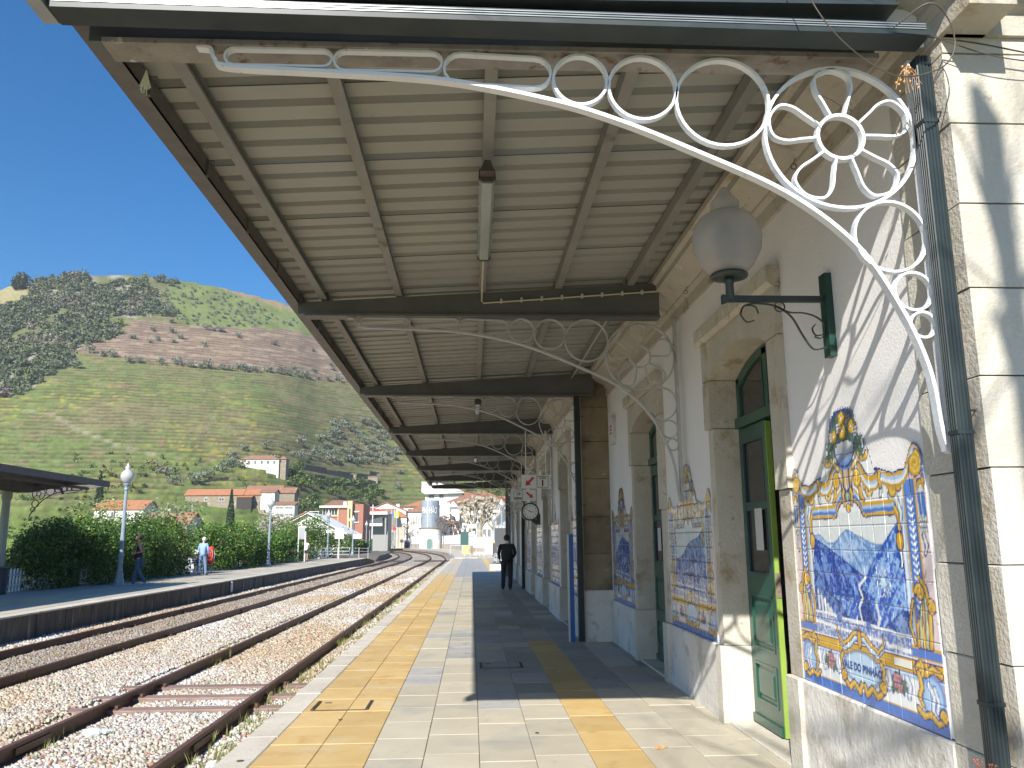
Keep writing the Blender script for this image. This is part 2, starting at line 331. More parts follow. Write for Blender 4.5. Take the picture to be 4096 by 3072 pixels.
# --------------------------------------------------- main platform: slab, kerbstones, tiles
conc = mat('platform_concrete', (.34, .32, .28), (.27, .25, .22), scale=1.5, rough=.9, bump=.3)
mortar = mat('joint_mortar', (.23, .21, .17), (.30, .28, .23), scale=6, rough=1)
YE = 79.0
st = struct('platform', MB().box(-1.6, 3.0, -4, YE, -1.04, -.012), mortar)
kerb = mat('kerb_granite', (.47, .43, .36), (.54, .50, .43), scale=2.2, rough=.85, bump=.35, bscale=70, rnd=.08, stain=[((.33, .28, .20), 3.5, .60, .72), ((.30, .28, .25), 14, .62, .70)])
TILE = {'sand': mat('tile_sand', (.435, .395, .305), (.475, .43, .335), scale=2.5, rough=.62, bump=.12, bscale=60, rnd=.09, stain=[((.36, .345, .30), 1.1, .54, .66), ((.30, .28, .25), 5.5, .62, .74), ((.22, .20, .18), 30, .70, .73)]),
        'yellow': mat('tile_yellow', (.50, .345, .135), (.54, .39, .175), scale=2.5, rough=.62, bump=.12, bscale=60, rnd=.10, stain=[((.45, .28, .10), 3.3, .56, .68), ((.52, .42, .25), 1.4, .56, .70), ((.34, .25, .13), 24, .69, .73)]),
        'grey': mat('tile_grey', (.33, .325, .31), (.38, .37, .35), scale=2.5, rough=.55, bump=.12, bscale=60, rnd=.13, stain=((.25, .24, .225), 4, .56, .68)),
        'dark': mat('tile_shade_toned', (.27, .26, .235), (.33, .315, .28), scale=2.5, rough=.5, bump=.1, bscale=60, rnd=.13, stain=((.17, .17, .165), 4, .58, .7))}
kbase = {}
for i in range(84):
    y0 = -3.6+i*1.0
    if y0 > YE-1: break
    L_ = 1.0; h = MB().bev(-.135, .135, .003, L_-.004, -1.0, 0, .012).mesh('kerbstone', kerb) if not kbase else kbase['k']; kbase['k'] = h
    link(h, 'kerbstone', st, (-1.755+random.uniform(-.004, .004), y0, .001+random.uniform(-.002, .003)))
TW, TL = .42, .645
tb = {k: MB().bev(.0025, TW-.0025, .003, TL-.003, -.04, 0, .004).mesh('tile', m) for k, m in TILE.items()}
far = {k: MB() for k in TILE}; nt_ = 0; rg = random.Random(4)
cells = []
for c in range(11):
    x0 = -1.62+c*TW; offy = rg.uniform(0, TL)
    for j in range(int((YE+4)/TL)):
        y0 = -4+offy+j*TL
        if y0+TL > YE: continue
        if x0+TW > 2.2 and c == 10 and y0 > 13: continue
        k = 'sand'
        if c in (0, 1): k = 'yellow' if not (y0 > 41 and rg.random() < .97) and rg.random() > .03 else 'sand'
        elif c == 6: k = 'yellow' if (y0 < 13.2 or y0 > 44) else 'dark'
        elif y0 > 9.2 and c >= 4 and y0 < 44: k = rg.choice(['dark', 'dark', 'grey', 'dark', 'sand'] if c > 4 else ['dark', 'grey', 'sand'])  # canopy shadow area: grey tiles plus darker ones with shade put into their colour
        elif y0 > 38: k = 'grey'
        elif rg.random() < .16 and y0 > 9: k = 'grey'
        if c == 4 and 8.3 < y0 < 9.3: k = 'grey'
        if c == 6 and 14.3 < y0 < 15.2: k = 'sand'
        cells.append((y0, x0, k))
cells.sort()
vis = [q for q in cells if q[0] > 5.2 and (q[1]+TW) > -.62*q[0]+0]
for q in cells:
    y0, x0, k = q; dz = rg.uniform(-.0018, .0018)
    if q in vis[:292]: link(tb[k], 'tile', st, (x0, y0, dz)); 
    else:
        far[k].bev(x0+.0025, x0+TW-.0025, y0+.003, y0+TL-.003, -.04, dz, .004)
for k, mb in far.items():
    if mb.v: mb.ob('tiles', TILE[k], st, kind='stuff')
iron = mat('dark_iron', (.05, .045, .04), (.09, .07, .05), scale=9, rough=.6)
for (x_, y_) in ((-1.28, 8.7), (.38, 11.22)):
    t = thing('inspection_cover', 'recessed cover with iron handles '+('in the yellow strip by the kerb' if x_ < 0 else 'in the shaded grey tiles'), 'drain cover', (x_, y_, .004))
    MB().box(-.27, .27, -.25, -.238, 0, .004).ob('frame', iron, t)
    for sx in (-1, 1): MB().box(sx*.262-.016, sx*.262+.016, -.24, .22, 0, .005).box(sx*.262-.006, sx*.262+.006, -.2, .18, .005, .009).ob('rim', iron, t)
    MB().box(-.2, -.13, .13, .142, 0, .005).ob('lift_slot', iron, t)
for (x_, y_, r_0) in ((-1.72, 6.62, .028), (-1.2, 8.02, .018), (.55, 7.35, .016)):
    MB().lathe([(r_0, 0), (r_0, .004), (r_0*.5, .006)], (x_, y_, .003), 12).ob('bolt_cap', iron, None, label={-1.72: 'small dark iron cap set in the pale kerbstone', -1.2: 'small dark cap in the yellow strip below the cover', .55: 'tiny dark cap in the sand coloured tiles near the door'}[x_], cat='bolt cap')
mb = MB(); rg = random.Random(3)
for i in range(9):
    a = rg.uniform(0, 6.28); p = (rg.gauss(0, .02), rg.gauss(0, .02), .004); mb.tube([p, (p[0]+.03*math.cos(a), p[1]+.03*math.sin(a), .014), (p[0]+.06*math.cos(a+.5), p[1]+.06*math.sin(a+.5), .006)], .0022, 4)
mb.ball((.02, .01, .01), .012, 6, 4); mb.ball((-.03, .0, .008), .009, 6, 4)
mb.ob('dry_twig', mat('dry_orange', (.55, .3, .12), rough=.8), None, (1.47, 6.75, 0), label='curled dry orange twig lying on the tiles before the open door', cat='twig')
# far, curving continuation of the main platform
def curve_slab(name, off_in, off_out, s0, s1, zt, m, mk=None):
    n = 40; a = [trk(s0+(s1-s0)*i/n, off_in) for i in range(n+1)]; b = [trk(s0+(s1-s0)*i/n, off_out) for i in range(n+1)]
    mb = MB(); L = a+b[::-1]; mb.prism(L, 'z', -1.03, zt); return struct(name, mb, m)
farc = mat('far_concrete', (.43, .39, .33), (.48, .44, .38), scale=1.2, rough=.9, stain=((.25, .23, .2), .6, .55, .65))
curve_slab('platform_end', -1.85, 14, YE+.5, 262, -.07, farc)
MB().box(-1.6, .55, YE, YE+.5, -1, .03).ob('low_wall', mat('white_lime', (.74, .73, .70), (.62, .60, .55), scale=1.5, rough=.9, stain=((.42, .38, .33), 2.5, .56, .66)), None, label='low whitewashed step wall closing the tiled platform end', cat='wall')
fk = MB()
for i in range(60):
    s_ = YE+1+i*2.8
    fk.prism([trk(s_, -1.86), trk(s_+2.7, -1.86), trk(s_+2.7, -2.1), trk(s_, -2.1)], 'z', -1.0, -.055)
fk.ob('edge_stones', mat('far_kerb', (.24, .215, .18), (.36, .33, .29), scale=1.1, rough=.9), None, kind='stuff', label='weathered edge stones along the curving platform end')
# --------------------------------------------------- opposite platform
ZL = .08
oc = mat('far_platform_paving', (.36, .33, .28), (.42, .38, .32), scale=1.4, rough=.85, stain=[((.52, .43, .26), .35, .52, .6), ((.29, .27, .25), 1, .58, .68)])
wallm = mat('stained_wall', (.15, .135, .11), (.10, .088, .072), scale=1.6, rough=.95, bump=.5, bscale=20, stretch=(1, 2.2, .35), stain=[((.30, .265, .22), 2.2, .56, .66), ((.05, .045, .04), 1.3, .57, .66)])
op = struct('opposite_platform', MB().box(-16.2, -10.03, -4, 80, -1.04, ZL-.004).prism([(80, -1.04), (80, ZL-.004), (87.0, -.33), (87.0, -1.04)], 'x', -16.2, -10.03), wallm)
for k, (a, b, m) in enumerate([(-10.35, -9.93, kerb), (-11.6, -10.355, None), (-13.2, -11.605, None), (-16.2, -13.205, None)]):
    m = m or [None, TILE['sand'], oc, TILE['grey']][k]
    y = -4
    while y < 80:
        L_ = 1.6 if k == 0 else 2.0
        MB().bev(a+.004, b-.004, y+.005, min(80, y+L_)-.005, ZL-.045 if k == 0 else ZL-.03, ZL+random.uniform(-.002, .003), .01).ob('kerbstone' if k == 0 else 'paving_slab', m, op) if (y > 16 and k < 3) else MB().box(a, b, y, min(80, y+L_), ZL-.003, ZL).ob('paving_slab', m, op)
        y += L_
MB().prism([(80.01, ZL), (87, -.32), (87, -.34), (80.01, ZL-.02)], 'x', -12.0, -9.95).ob('ramp', TILE['yellow'], op)
MB().prism([(80.01, ZL), (87, -.32), (87, -.34), (80.01, ZL-.02)], 'x', -16.2, -12.01).ob('ramp', oc, op)
# wall blocks on the platform's face
fb = MB()
y = 15.0; rg = random.Random(9); bm = MB().bev(0, 1, 0, 1, 0, 1, .0)
for i in range(92):
    L_ = rg.uniform(.55, .95)
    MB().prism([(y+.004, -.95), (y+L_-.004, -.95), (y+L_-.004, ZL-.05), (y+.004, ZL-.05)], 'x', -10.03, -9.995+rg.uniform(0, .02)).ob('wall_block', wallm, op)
    y += L_
    if y > 79: break
P = [trk(89, -10.0), trk(89, -16.2)]; L = [trk(92+i*4, -10.05) for i in range(12)]; L2 = [trk(92+i*4, -16.2) for i in range(12)][::-1]
struct('opposite_platform_end', MB().prism(L+L2, 'z', -1.04, ZL), wallm)
MB().prism([(88.2, -.33), (92.0, ZL), (92.0, -1), (88.2, -1)], 'x', -16.2, -10.05).ob('ramp', wallm, op)
# ================================================================== STATION BUILDING
stone = mat('limestone', (.44, .40, .325), (.50, .465, .395), scale=2.4, rough=.9, bump=.55, bscale=45, rnd=.07, stain=[((.33, .265, .17), 3.2, .55, .68), ((.56, .54, .49), 5, .60, .7), ((.24, .21, .17), 9, .64, .72)])
stoneL = mat('limestone_pale', (.56, .53, .46), (.49, .45, .37), scale=2.2, rough=.9, bump=.55, bscale=38, rnd=.06, stain=[((.40, .335, .24), 2.6, .58, .70), ((.33, .30, .25), 13, .66, .74)])
stoneD = mat('limestone_weathered', (.20, .155, .095), (.26, .21, .14), scale=3, rough=.95, bump=1.0, bscale=40, rnd=.12, stain=[((.44, .40, .33), 1.9, .62, .66), ((.11, .085, .055), 1.2, .52, .62)])
plinthm = mat('lime_washed_plinth', (.64, .615, .565), (.56, .53, .475), scale=1.6, rough=.9, bump=.7, bscale=14, stain=[((.45, .42, .36), 3.0, .55, .62), ((.36, .36, .35), 1.3, .60, .72)])
plaster = mat('white_plaster', (.76, .74, .73), (.72, .70, .69), scale=1.1, rough=.85, bump=.25, bscale=70, stain=((.62, .60, .57), .8, .62, .8))
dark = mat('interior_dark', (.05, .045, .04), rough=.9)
W1, W2 = 2.28, 1.83
sb = thing('station_building', 'white plastered station building with stone door frames and green doors', 'building', (W1, 3.5, 0))
O = Matrix.Translation((-W1, -3.5, 0))
def part(mb, name, m, parent=None, **k): mb.xf(O); return mb.ob(name, m, parent if parent is not None else sb, **k)
def pbox(name, m, *b, bev=0, parent=None, **k): return part(MB().bev(*b, bev) if bev else MB().box(*b), name, m, parent, **k)
# plaster walls of the recessed middle
pl = MB()
for a, b in ((4.0, 5.78), (7.72, 9.62), (11.62, 13.75)): pl.box(W1, W1+.5, a, b, .66, 4.02)
for a, b in ((5.78, 7.72), (9.62, 11.62)): pl.box(W1+.002, W1+.5, a, b, 3.605, 4.02)
pl.box(W1+.3, 9, 3.56, 4.0, 0, 4.41)                       # core behind the end wall stones
part(pl, 'wall', plaster)
for a, b in ((4.0, 5.79), (7.71, 9.63), (11.61, 13.75)):   # rough plinth, a step proud of the plaster
    n = 2
    for i in range(n): pbox('plinth_block', plinthm, W1-.028, W1+.3, a+(b-a)*i/n+.001, a+(b-a)*(i+1)/n-.003, 0, .655+random.uniform(-.004, .004), bev=.012)
# corner quoins and end wall of ashlar
rg = random.Random(2)
zz = 0; zs = [0, .24, .65, 1.065, 1.48, 1.90, 2.31, 2.72, 3.13, 3.535, 3.90, 3.992]
for i in range(len(zs)-1):
    sx = .34 if i % 2 else .62
    pbox('quoin', stoneL, W1-.012-.004*(i % 2), W1+(.62 if i % 2 else .9), 3.5, 4.0 if i not in (5, 9, 3) else 4.012, zs[i]+.003, zs[i+1]-.003, bev=.006)
    x_ = W1+(.62 if i % 2 else .9)+.004
    while x_ < 8.9:
        L_ = rg.uniform(.8, 1.1); pbox('ashlar', stoneL, x_, min(9, x_+L_-.005), 3.502, 3.9, zs[i]+.003, zs[i+1]-.003, bev=.006); x_ += L_
# cornice wrapping the corner: frieze, bed mould, soffit, fascia
prof = [(W1+.2, 3.985), (W1-.025, 3.985), (W1-.025, 4.10), (W1-.06, 4.135), (W1-.06, 4.16), (W1-.10, 4.19), (W1-.235, 4.26), (W1-.27, 4.27), (W1-.27, 4.335), (W1-.31, 4.36), (W1-.31, 4.42), (W1+.2, 4.42)]
y = 3.24; k = 0
while y < 13.6:
    L_ = min(1.22, 13.62-y); part(MB().prism(prof, 'y', y+.002, y+L_-.003), 'cornice_stone', stone); y += L_; k += 1
profe = [(3.7, 3.985), (3.475, 3.985), (3.475, 4.10), (3.44, 4.135), (3.44, 4.16), (3.40, 4.19), (3.265, 4.26), (3.23, 4.27), (3.23, 4.335), (3.19, 4.36), (3.19, 4.42), (3.7, 4.42)]
x_ = W1-.0; 
while x_ < 9: part(MB().prism(profe, 'x', x_+.002, x_+1.2), 'cornice_stone', stone); x_ += 1.204
# iron hooks under the cornice
for y_ in (5.15, 6.95, 8.05, 11.2, 13.0):
    mb = MB(); mb.ribbon([(.02*math.cos(a), .02*math.sin(a)) for a in np.linspace(0, 2*PI, 13)], .005, -.003, .003); mb.tube([(0, 0, .02), (.015, 0, .06)], .003, 4); mb.xf(Matrix.Translation((W1-.085, y_, 4.10))); part(mb, 'hook', iron)
pbox('parapet', stoneL, W1-.02, 9, 3.5, 13.6, 4.43, 4.75); pbox('parapet', stoneL, W2-.02, 9, 13.62, 39.5, 4.43, 4.75)
tl = mat('roof_tile_red', (.40, .15, .08), (.30, .12, .07), scale=3, rough=.85)
part(MB().prism([(W1-.1, 4.75), (9.3, 4.75), (5.6, 6.6)], 'y', 3.4, 39.6), 'roof', tl)
# doorways
green = mat('green_paint', (.014, .07, .048), (.02, .085, .058), scale=4, rough=.32, bump=.15, bscale=12, coat=.15, rnd=.05)
lime = mat('lime_paint', (.25, .37, .06), (.21, .32, .06), scale=4, rough=.5)
glassd = mat('dark_glass', (.035, .033, .03), rough=.08, spec=.8)
paper = mat('paper', (.50, .50, .47), rough=.8)
sashm = mat('blue_green_paint', (.012, .05, .075), rough=.3)
def jamb(WX, y0, y1, sill=.02):
    """stone frame round an opening y0..y1, WX = wall face"""
    f = WX-.02
    for (a, b, s) in ((y0-.215, y0, -1), (y1, y1+.155, 1)):
        for (z0, z1, e) in ((0, .66, .02), (.66, 1.95 if s < 0 else 2.62, 0), (1.95 if s < 0 else 2.62, 3.08, .0)):
            ea = e+(.02 if z1 == .66 else 0)
            pbox('jamb_stone', stoneL if z0 < .5 else stone, f-ea-(.025 if z1 > 3 else 0), WX+.28, a-(0 if s > 0 else (.03 if z1 > 3 else 0)), b+(0 if s < 0 else (.04 if z1 > 3 else 0)), z0+.002, z1-.002, bev=.008)
    # segmental arch lintel cut from one stone
    yc = (y0+y1)/2; n = 12; hw = (y1-y0)/2
    arc = [(yc-hw+2*hw*i/n, 3.08+.17*(1-((2*i/n)-1)**2)) for i in range(n+1)]
    poly = arc+[(y1+.195, 3.082), (y1+.195, 3.44), (y0-.245, 3.44), (y0-.245, 3.082)]
    part(MB().prism(poly[::-1], 'x', f-.025, WX+.28), 'lintel', stone)
    part(MB().prism([(f-.05, 3.445), (f-.085, 3.475), (f-.085, 3.60), (WX+.2, 3.60), (WX+.2, 3.445)], 'y', y0-.26, y1+.205), 'lintel_cap', stone)
    pbox('door_sill', stoneL, WX-.01, WX+.6, y0, y1, -.02, sill, bev=.008)
def leaf(WX, y0, y1, X, opened=False):
    """panelled and glazed door leaf in the plane X; returns it"""
    L = y1-y0; d = part(MB().box(X, X+.045, y0, y0+.085, .03, 2.6).box(X, X+.045, y1-.085, y1, .03, 2.6).box(X, X+.045, y0+.085, y1-.085, .03, .22).box(X, X+.045, y0+.085, y1-.085, .55, .66).box(X, X+.045, y0+.085, y1-.085, 1.12, 1.30).box(X+.003, X+.042, y0+.085, y1-.085, 1.86, 1.91).box(X, X+.045, y0+.085, y1-.085, 2.47, 2.6).box(X-.02, X-.001, y0+.002, y1-.002, .032, .10), 'door', green)
    pbox('glass', glassd, X+.018, X+.026, y0+.08, y1-.08, 1.29, 2.48, parent=d)
    for z0, z1 in ((.22, .55), (.66, 1.12)):
        mb = MB(); a, b = y0+.085, y1-.085
        mb.box(X+.014, X+.03, a, b, z0, z1); mb.box(X-.006, X+.014, a, a+.022, z0, z1).box(X-.006, X+.014, b-.022, b, z0, z1).box(X-.006, X+.014, a+.022, b-.022, z1-.022, z1).box(X-.006, X+.014, a+.022, b-.022, z0, z0+.022)
        v = [(X+.013, a+.05, z0+.05), (X+.013, b-.05, z0+.05), (X+.013, b-.05, z1-.05), (X+.013, a+.05, z1-.05), (X-.004, a+.085, z0+.085), (X-.004, b-.085, z0+.085), (X-.004, b-.085, z1-.085), (X-.004, a+.085, z1-.085)]
        mb.add(v, [(0, 4, 5, 1), (1, 5, 6, 2), (2, 6, 7, 3), (3, 7, 4, 0), (4, 7, 6, 5)]); part(mb, 'door_panel', green, d)
    mb = MB(); a, b = y0+.085, y1-.085
    for (z0, z1) in ((1.30, 1.86), (1.91, 2.47)): mb.box(X-.004, X+.012, a, a+.014, z0, z1).box(X-.004, X+.012, b-.014, b, z0, z1).box(X-.004, X+.012, a+.014, b-.014, z0, z0+.014).box(X-.004, X+.012, a+.014, b-.014, z1-.014, z1)
    part(mb, 'glazing_bead', sashm, d); return d
def transom(WX, y0, y1, X):
    yc = (y0+y1)/2; hw = (y1-y0)/2; n = 10; arc = lambda e: [(yc-hw+e+2*(hw-e)*i/n, 3.07-e+.17*(1-((2*i/n)-1)**2)) for i in range(n+1)]
    t = part(MB().box(X-.03, X+.08, y0, y1, 2.61, 2.70).box(X, X+.06, yc-.05, yc+.05, 2.70, 3.22), 'transom', green)
    o_, i_ = arc(0), arc(.075)
    mb = MB(); vs = [(X, *p) for p in o_]+[(X, *p) for p in i_]+[(X+.05, *p) for p in o_]+[(X+.05, *p) for p in i_]; m = n+1
    mb.add(vs, [(k, k+1, m+k+1, m+k) for k in range(n)]+[(m+k, m+k+1, 3*m+k+1, 3*m+k) for k in range(n)]); mb.box(X, X+.05, y0, y0+.075, 2.7, 3.08).box(X, X+.05, y1-.075, y1, 2.7, 3.08)
    part(mb, 'transom_frame', green, t)
    part(MB().prism([(y0+.06, 2.70)]+[(y1-.06, 2.70)]+arc(.06)[::-1], 'x', X+.02, X+.028), 'glass', glassd, t)
    for s in (-1, 1): pbox('glazing_bead', sashm, X-.006, X+.012, yc+s*.06-.008, yc+s*.06+.008, 2.71, 3.12, parent=t)
jamb(W1, 6.0, 7.565); transom(W1, 6.0, 7.565, 2.5)
d1 = leaf(W1, 6.87, 7.562, 2.5)
part(MB().box(2.501, 2.545, 6.852, 6.87, .03, 2.59), 'door_edge', lime, d1, label='bright lime painted edge of the near closed leaf')
part(MB().box(2.503, 2.543, 6.844, 6.851, 1.12, 1.32).box(2.512, 2.53, 6.836, 6.844, 1.17, 1.20).box(2.512, 2.53, 6.836, 6.844, 1.25, 1.28), 'lock_plate', mat('worn_brass', (.36, .27, .24), metal=.6, rough=.5), d1)
pbox('notice', paper, 2.494, 2.498, 7.06, 7.24, 1.50, 1.86, parent=d1)
d2 = part(MB().box(2.55, 3.3, 6.0, 6.045, .03, 2.6), 'door', green, label='near leaf of the open door folded inside')
jamb(W1, 9.84, 11.45); transom(W1, 9.84, 11.45, 2.5); leaf(W1, 9.85, 10.64, 2.5); leaf(W1, 10.66, 11.44, 2.5)
pbox('notice', paper, 2.494, 2.498, 10.95, 11.13, 1.45, 1.75)
# dark rooms behind, so the open door looks into shade
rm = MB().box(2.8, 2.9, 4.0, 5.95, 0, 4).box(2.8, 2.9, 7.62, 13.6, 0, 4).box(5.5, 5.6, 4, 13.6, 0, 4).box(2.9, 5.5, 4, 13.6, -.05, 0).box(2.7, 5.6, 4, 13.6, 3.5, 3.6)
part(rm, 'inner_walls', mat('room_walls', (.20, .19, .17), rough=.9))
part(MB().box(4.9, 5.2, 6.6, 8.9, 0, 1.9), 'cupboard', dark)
# projecting wing beyond, with its weathered near face
zs2 = [.80, 1.38, 1.98, 2.60, 3.22, 3.80, 4.35]
for i in range(len(zs2)-1): pbox('pilaster_stone', stoneD, W2, W1+.2, 13.60+.006*(i % 2), 14.12, zs2[i]+.002, zs2[i+1]-.003, bev=.008)
pbox('pilaster_base', plinthm, W2-.03, W1+.02, 13.56, 14.14, 0, .80, bev=.015)
pbox('pilaster_cap', stone, W2-.1, W1-.0, 13.50, 14.2, 4.352, 4.45, bev=.01)
xs_open = [(15.35, 17.0), (19.5, 21.15), (23.75, 25.4), (27.95, 29.6), (32.15, 33.8), (36.2, 37.7)]
pw = MB(); prev = 14.12
edges = []
for a, b in xs_open:
    pw.box(W2, W2+.5, prev, a-.21, .66, 4.0); pw.box(W2+.002, W2+.5, a-.21, b+.155, 3.605, 4.0); edges.append((prev, a-.21)); prev = b+.155
pw.box(W2, W2+.5, prev, 39.5, .66, 4.0); edges.append((prev, 39.5)); part(pw, 'wall', plaster)
for a, b in edges: pbox('plinth_block', plinthm, W2-.055, W2+.3, a, b, 0, .655, bev=.012)
for a, b in xs_open:
    jamb(W2, a, b); 
    transom(W2, a, b, W2+.24); leaf(W2, a+.01, (a+b)/2-.005, W2+.24); leaf(W2, (a+b)/2+.005, b-.01, W2+.24)
prof2 = [(p[0]-(W1-W2), p[1]) for p in prof]; y = 14.22
while y < 39.6: part(MB().prism(prof2, 'y', y+.002, y+1.21), 'cornice_stone', stone); y += 1.22
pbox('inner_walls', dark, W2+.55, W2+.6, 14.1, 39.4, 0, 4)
pbox('wall', plaster, W2+.3, 9, 39.3, 39.5, 0, 4.0)
# ------------------------------------------------------------------ CANOPY
steel = mat('canopy_steel', (.085, .092, .088), (.11, .115, .105), scale=3, rough=.45, spec=.5)
purl = mat('purlin_grey', (.20, .20, .18), (.25, .245, .22), scale=2, rough=.6, stain=((.12, .11, .09), 3, .62, .7))
sheetm = mat('cream_sheet', (.335, .34, .305), (.30, .305, .27), scale=1.2, rough=.55, stain=[((.36, .345, .29), .9, .58, .78), ((.30, .25, .19), 4, .68, .76)])
alu = mat('alu_gutter', (.34, .36, .36), (.28, .30, .30), scale=5, rough=.28, metal=.35, spec=.6)
darkgut = mat('gutter_dark_paint', (.022, .032, .034), (.032, .043, .045), scale=5, rough=.45, spec=.35)
rustw = mat('rusty_flange', (.30, .28, .25), (.22, .20, .18), scale=6, rough=.8, stain=[((.16, .08, .05), 9, .58, .66), ((.55, .56, .55), 5, .62, .68)])
cn = thing('platform_canopy', 'long cantilevered platform canopy of ribbed cream sheets on dark beams', 'canopy', (-1.9, 3.66, 4))
OC = Matrix.Translation((1.9, -3.66, -4))
def cpart(mb, name, m, parent=None, **k): mb.xf(OC); return mb.ob(name, m, parent if parent is not None else cn, **k)
BY = [3.74]+[8.62+4.92*i for i in range(7)]; YEND = 38.25
zr = lambda x: 4.245+(x+1.9)*.055
# ribbed sheets, one object each
prf = []
for i in range(4):
    y0 = i*.2575; prf += [(y0, 0), (y0+.165, 0), (y0+.185, .052), (y0+.2375, .052)]
prf.append((1.03, 0)); 
def sheet(L_=1.0275):
    vs = []; n = len(prf)
    for t in (0, .0015):
        for x_ in (-1.935, 2.24):
            for (a, b) in prf: vs.append((x_, a*L_/1.03, zr(x_)+b+t))
    fs = [(i, i+1, n+i+1, n+i) for i in range(n-1)]+[(2*n+i, 3*n+i, 3*n+i+1, 2*n+i+1) for i in range(n-1)]
    return MB().add(vs, fs)
smesh = sheet(); smesh.xf(Matrix.Translation((1.9, 0, -4))); smesh = smesh.mesh('roof_sheet', sheetm)
y = 3.52
while y < YEND-.5: link(smesh, 'roof_sheet', cn, (0, y-3.66+.0, random.uniform(0, .002))); y += 1.0285
y = 3.52
seam = MB().prism([(-1.90, zr(-1.90)-.003), (2.2, zr(2.2)-.003), (2.2, zr(2.2)-.0005), (-1.90, zr(-1.90)-.0005)], 'y', -.004, .004); seam.xf(Matrix.Translation((1.9, 0, -4))); seam = seam.mesh('sheet_seam', iron)
while y < YEND-.5: link(seam, 'sheet_seam', cn, (0, y-3.66, 0)); y += 1.0285
# beams: tapering I sections with bottom flange
for i, by in enumerate(BY+[YEND-.05][:0]):
    b_ = cpart(MB().prism([(-1.86, 3.995), (2.04, 3.985), (2.04, zr(2.04)-.10), (-1.86, 4.12)], 'y', by-.045, by+.045), 'beam', steel)
    cpart(MB().box(-1.78, 2.04, by-.085, by+.085, 3.966, 3.992), 'flange', rustw if i == 0 else steel, b_)
PX = [-1.60, -.80, .10, .93, 1.72]
for i in range(len(BY)-1):
    for k, px in enumerate(PX):
        z1 = zr(px)-.004; a, b = BY[i]+.048, BY[i+1]-.048
        cpart(MB().box(px-.03, px-.024, a, b, z1-.10, z1).box(px-.03, px+.045, a, b, z1-.106, z1-.10).box(px+.039, px+.045, a, b, z1-.10, z1-.085).box(px-.03, px+.03, a, b, z1-.003, z1), 'purlin', purl)
# edge gutter and its fascia
cpart(MB().box(-1.965, -1.955, 3.4, YEND+.1, 4.10, 4.31).box(-1.955, -1.84, 3.4, YEND+.1, 4.10, 4.108).box(-1.85, -1.84, 3.4, YEND+.1, 4.10, 4.22), 'edge_gutter', mat('gutter_brown', (.10, .09, .08), (.13, .12, .105), scale=8, rough=.5))
for k in range(33): cpart(MB().box(-1.84, -1.825, 4.35+k*1.05, 4.375+k*1.05, 4.09, 4.2).box(-1.84, -1.79, 4.35+k*1.05, 4.375+k*1.05, 4.2, 4.206), 'gutter_hook', steel)
# near end: gutter box, white end sheets, flashing
cpart(MB().prism([(-1.92, 3.985), (2.17, 3.94), (2.17, 4.005), (-1.92, 4.05)], 'y', 3.42, 3.56), 'end_gutter', darkgut, label='dark gutter box running across the near end')
for k in range(3): cpart(MB().prism([(-1.90, 4.013+k*.012), (2.15, 3.968+k*.012), (2.15, 3.973+k*.012), (-1.90, 4.018+k*.012)], 'y', 3.416, 3.4205), 'gutter_rib', alu)
for k in range(3):
    a, b = .45+k*.6, .45+(k+1)*.6-.006
    cpart(MB().box(a, b, 3.60, 3.612, 4.0, 4.2), 'end_sheet', mat('end_sheet_white', (.72, .73, .73), rough=.6, stain=((.5, .5, .48), 2, .6, .75)))
cpart(MB().prism([(-1.99, 4.05), (2.02, 4.088), (2.02, 4.34), (-1.99, 4.27)], 'y', 3.43, 3.45).prism([(-1.99, 4.045), (2.02, 4.082), (2.02, 4.095), (-1.99, 4.058)], 'y', 3.40, 3.60), 'end_flashing', darkgut)  # flashing; its unseen upper part is raised to shade the beam behind
cpart(MB().prism([(-2.0, 4.065), (1.95, 4.30), (1.95, 4.34), (-2.0, 4.105)], 'y', 3.36, 3.428), 'verge_cap', alu)
cpart(MB().box(-2.0, -1.93, 3.36, 3.56, 3.99, 4.24), 'gutter_corner', alu)
# ironwork brackets
def circ(cx, cz, rx, rz_=None, n=36, a0=0, a1=2*PI): rz_ = rz_ or rx; return [(cx+rx*math.cos(a0+(a1-a0)*i/n), cz+rz_*math.sin(a0+(a1-a0)*i/n)) for i in range(n+1)]
def slot(x0, x1, z0, z1, tl=0):
    r = (z1-z0)/2*.93; P = []; zc = (z0+z1)/2
    P += [(x1-r+r*math.cos(a), zc-tl/2+r*math.sin(a)) for a in np.linspace(-PI/2, PI/2, 9)]
    P += [(x0+r+r*math.cos(a), zc+tl/2*0+r*math.sin(a)) for a in np.linspace(PI/2, 3*PI/2, 9)]
    return P+[P[0]]
def smooth(pts, n=60):
    P = [np.array(p, float) for p in pts]; P = [2*P[0]-P[1]]+P+[2*P[-1]-P[-2]]; out = []
    m = len(P)-3
    for i in range(m):
        for t in np.linspace(0, 1, max(2, n//m), endpoint=(i == m-1)):
            a, b, c, d = P[i:i+4]; out.append(tuple(.5*((2*b)+(-a+c)*t+(2*a-5*b+4*c-d)*t*t+(-a+3*b-3*c+d)*t**3)))
    return out
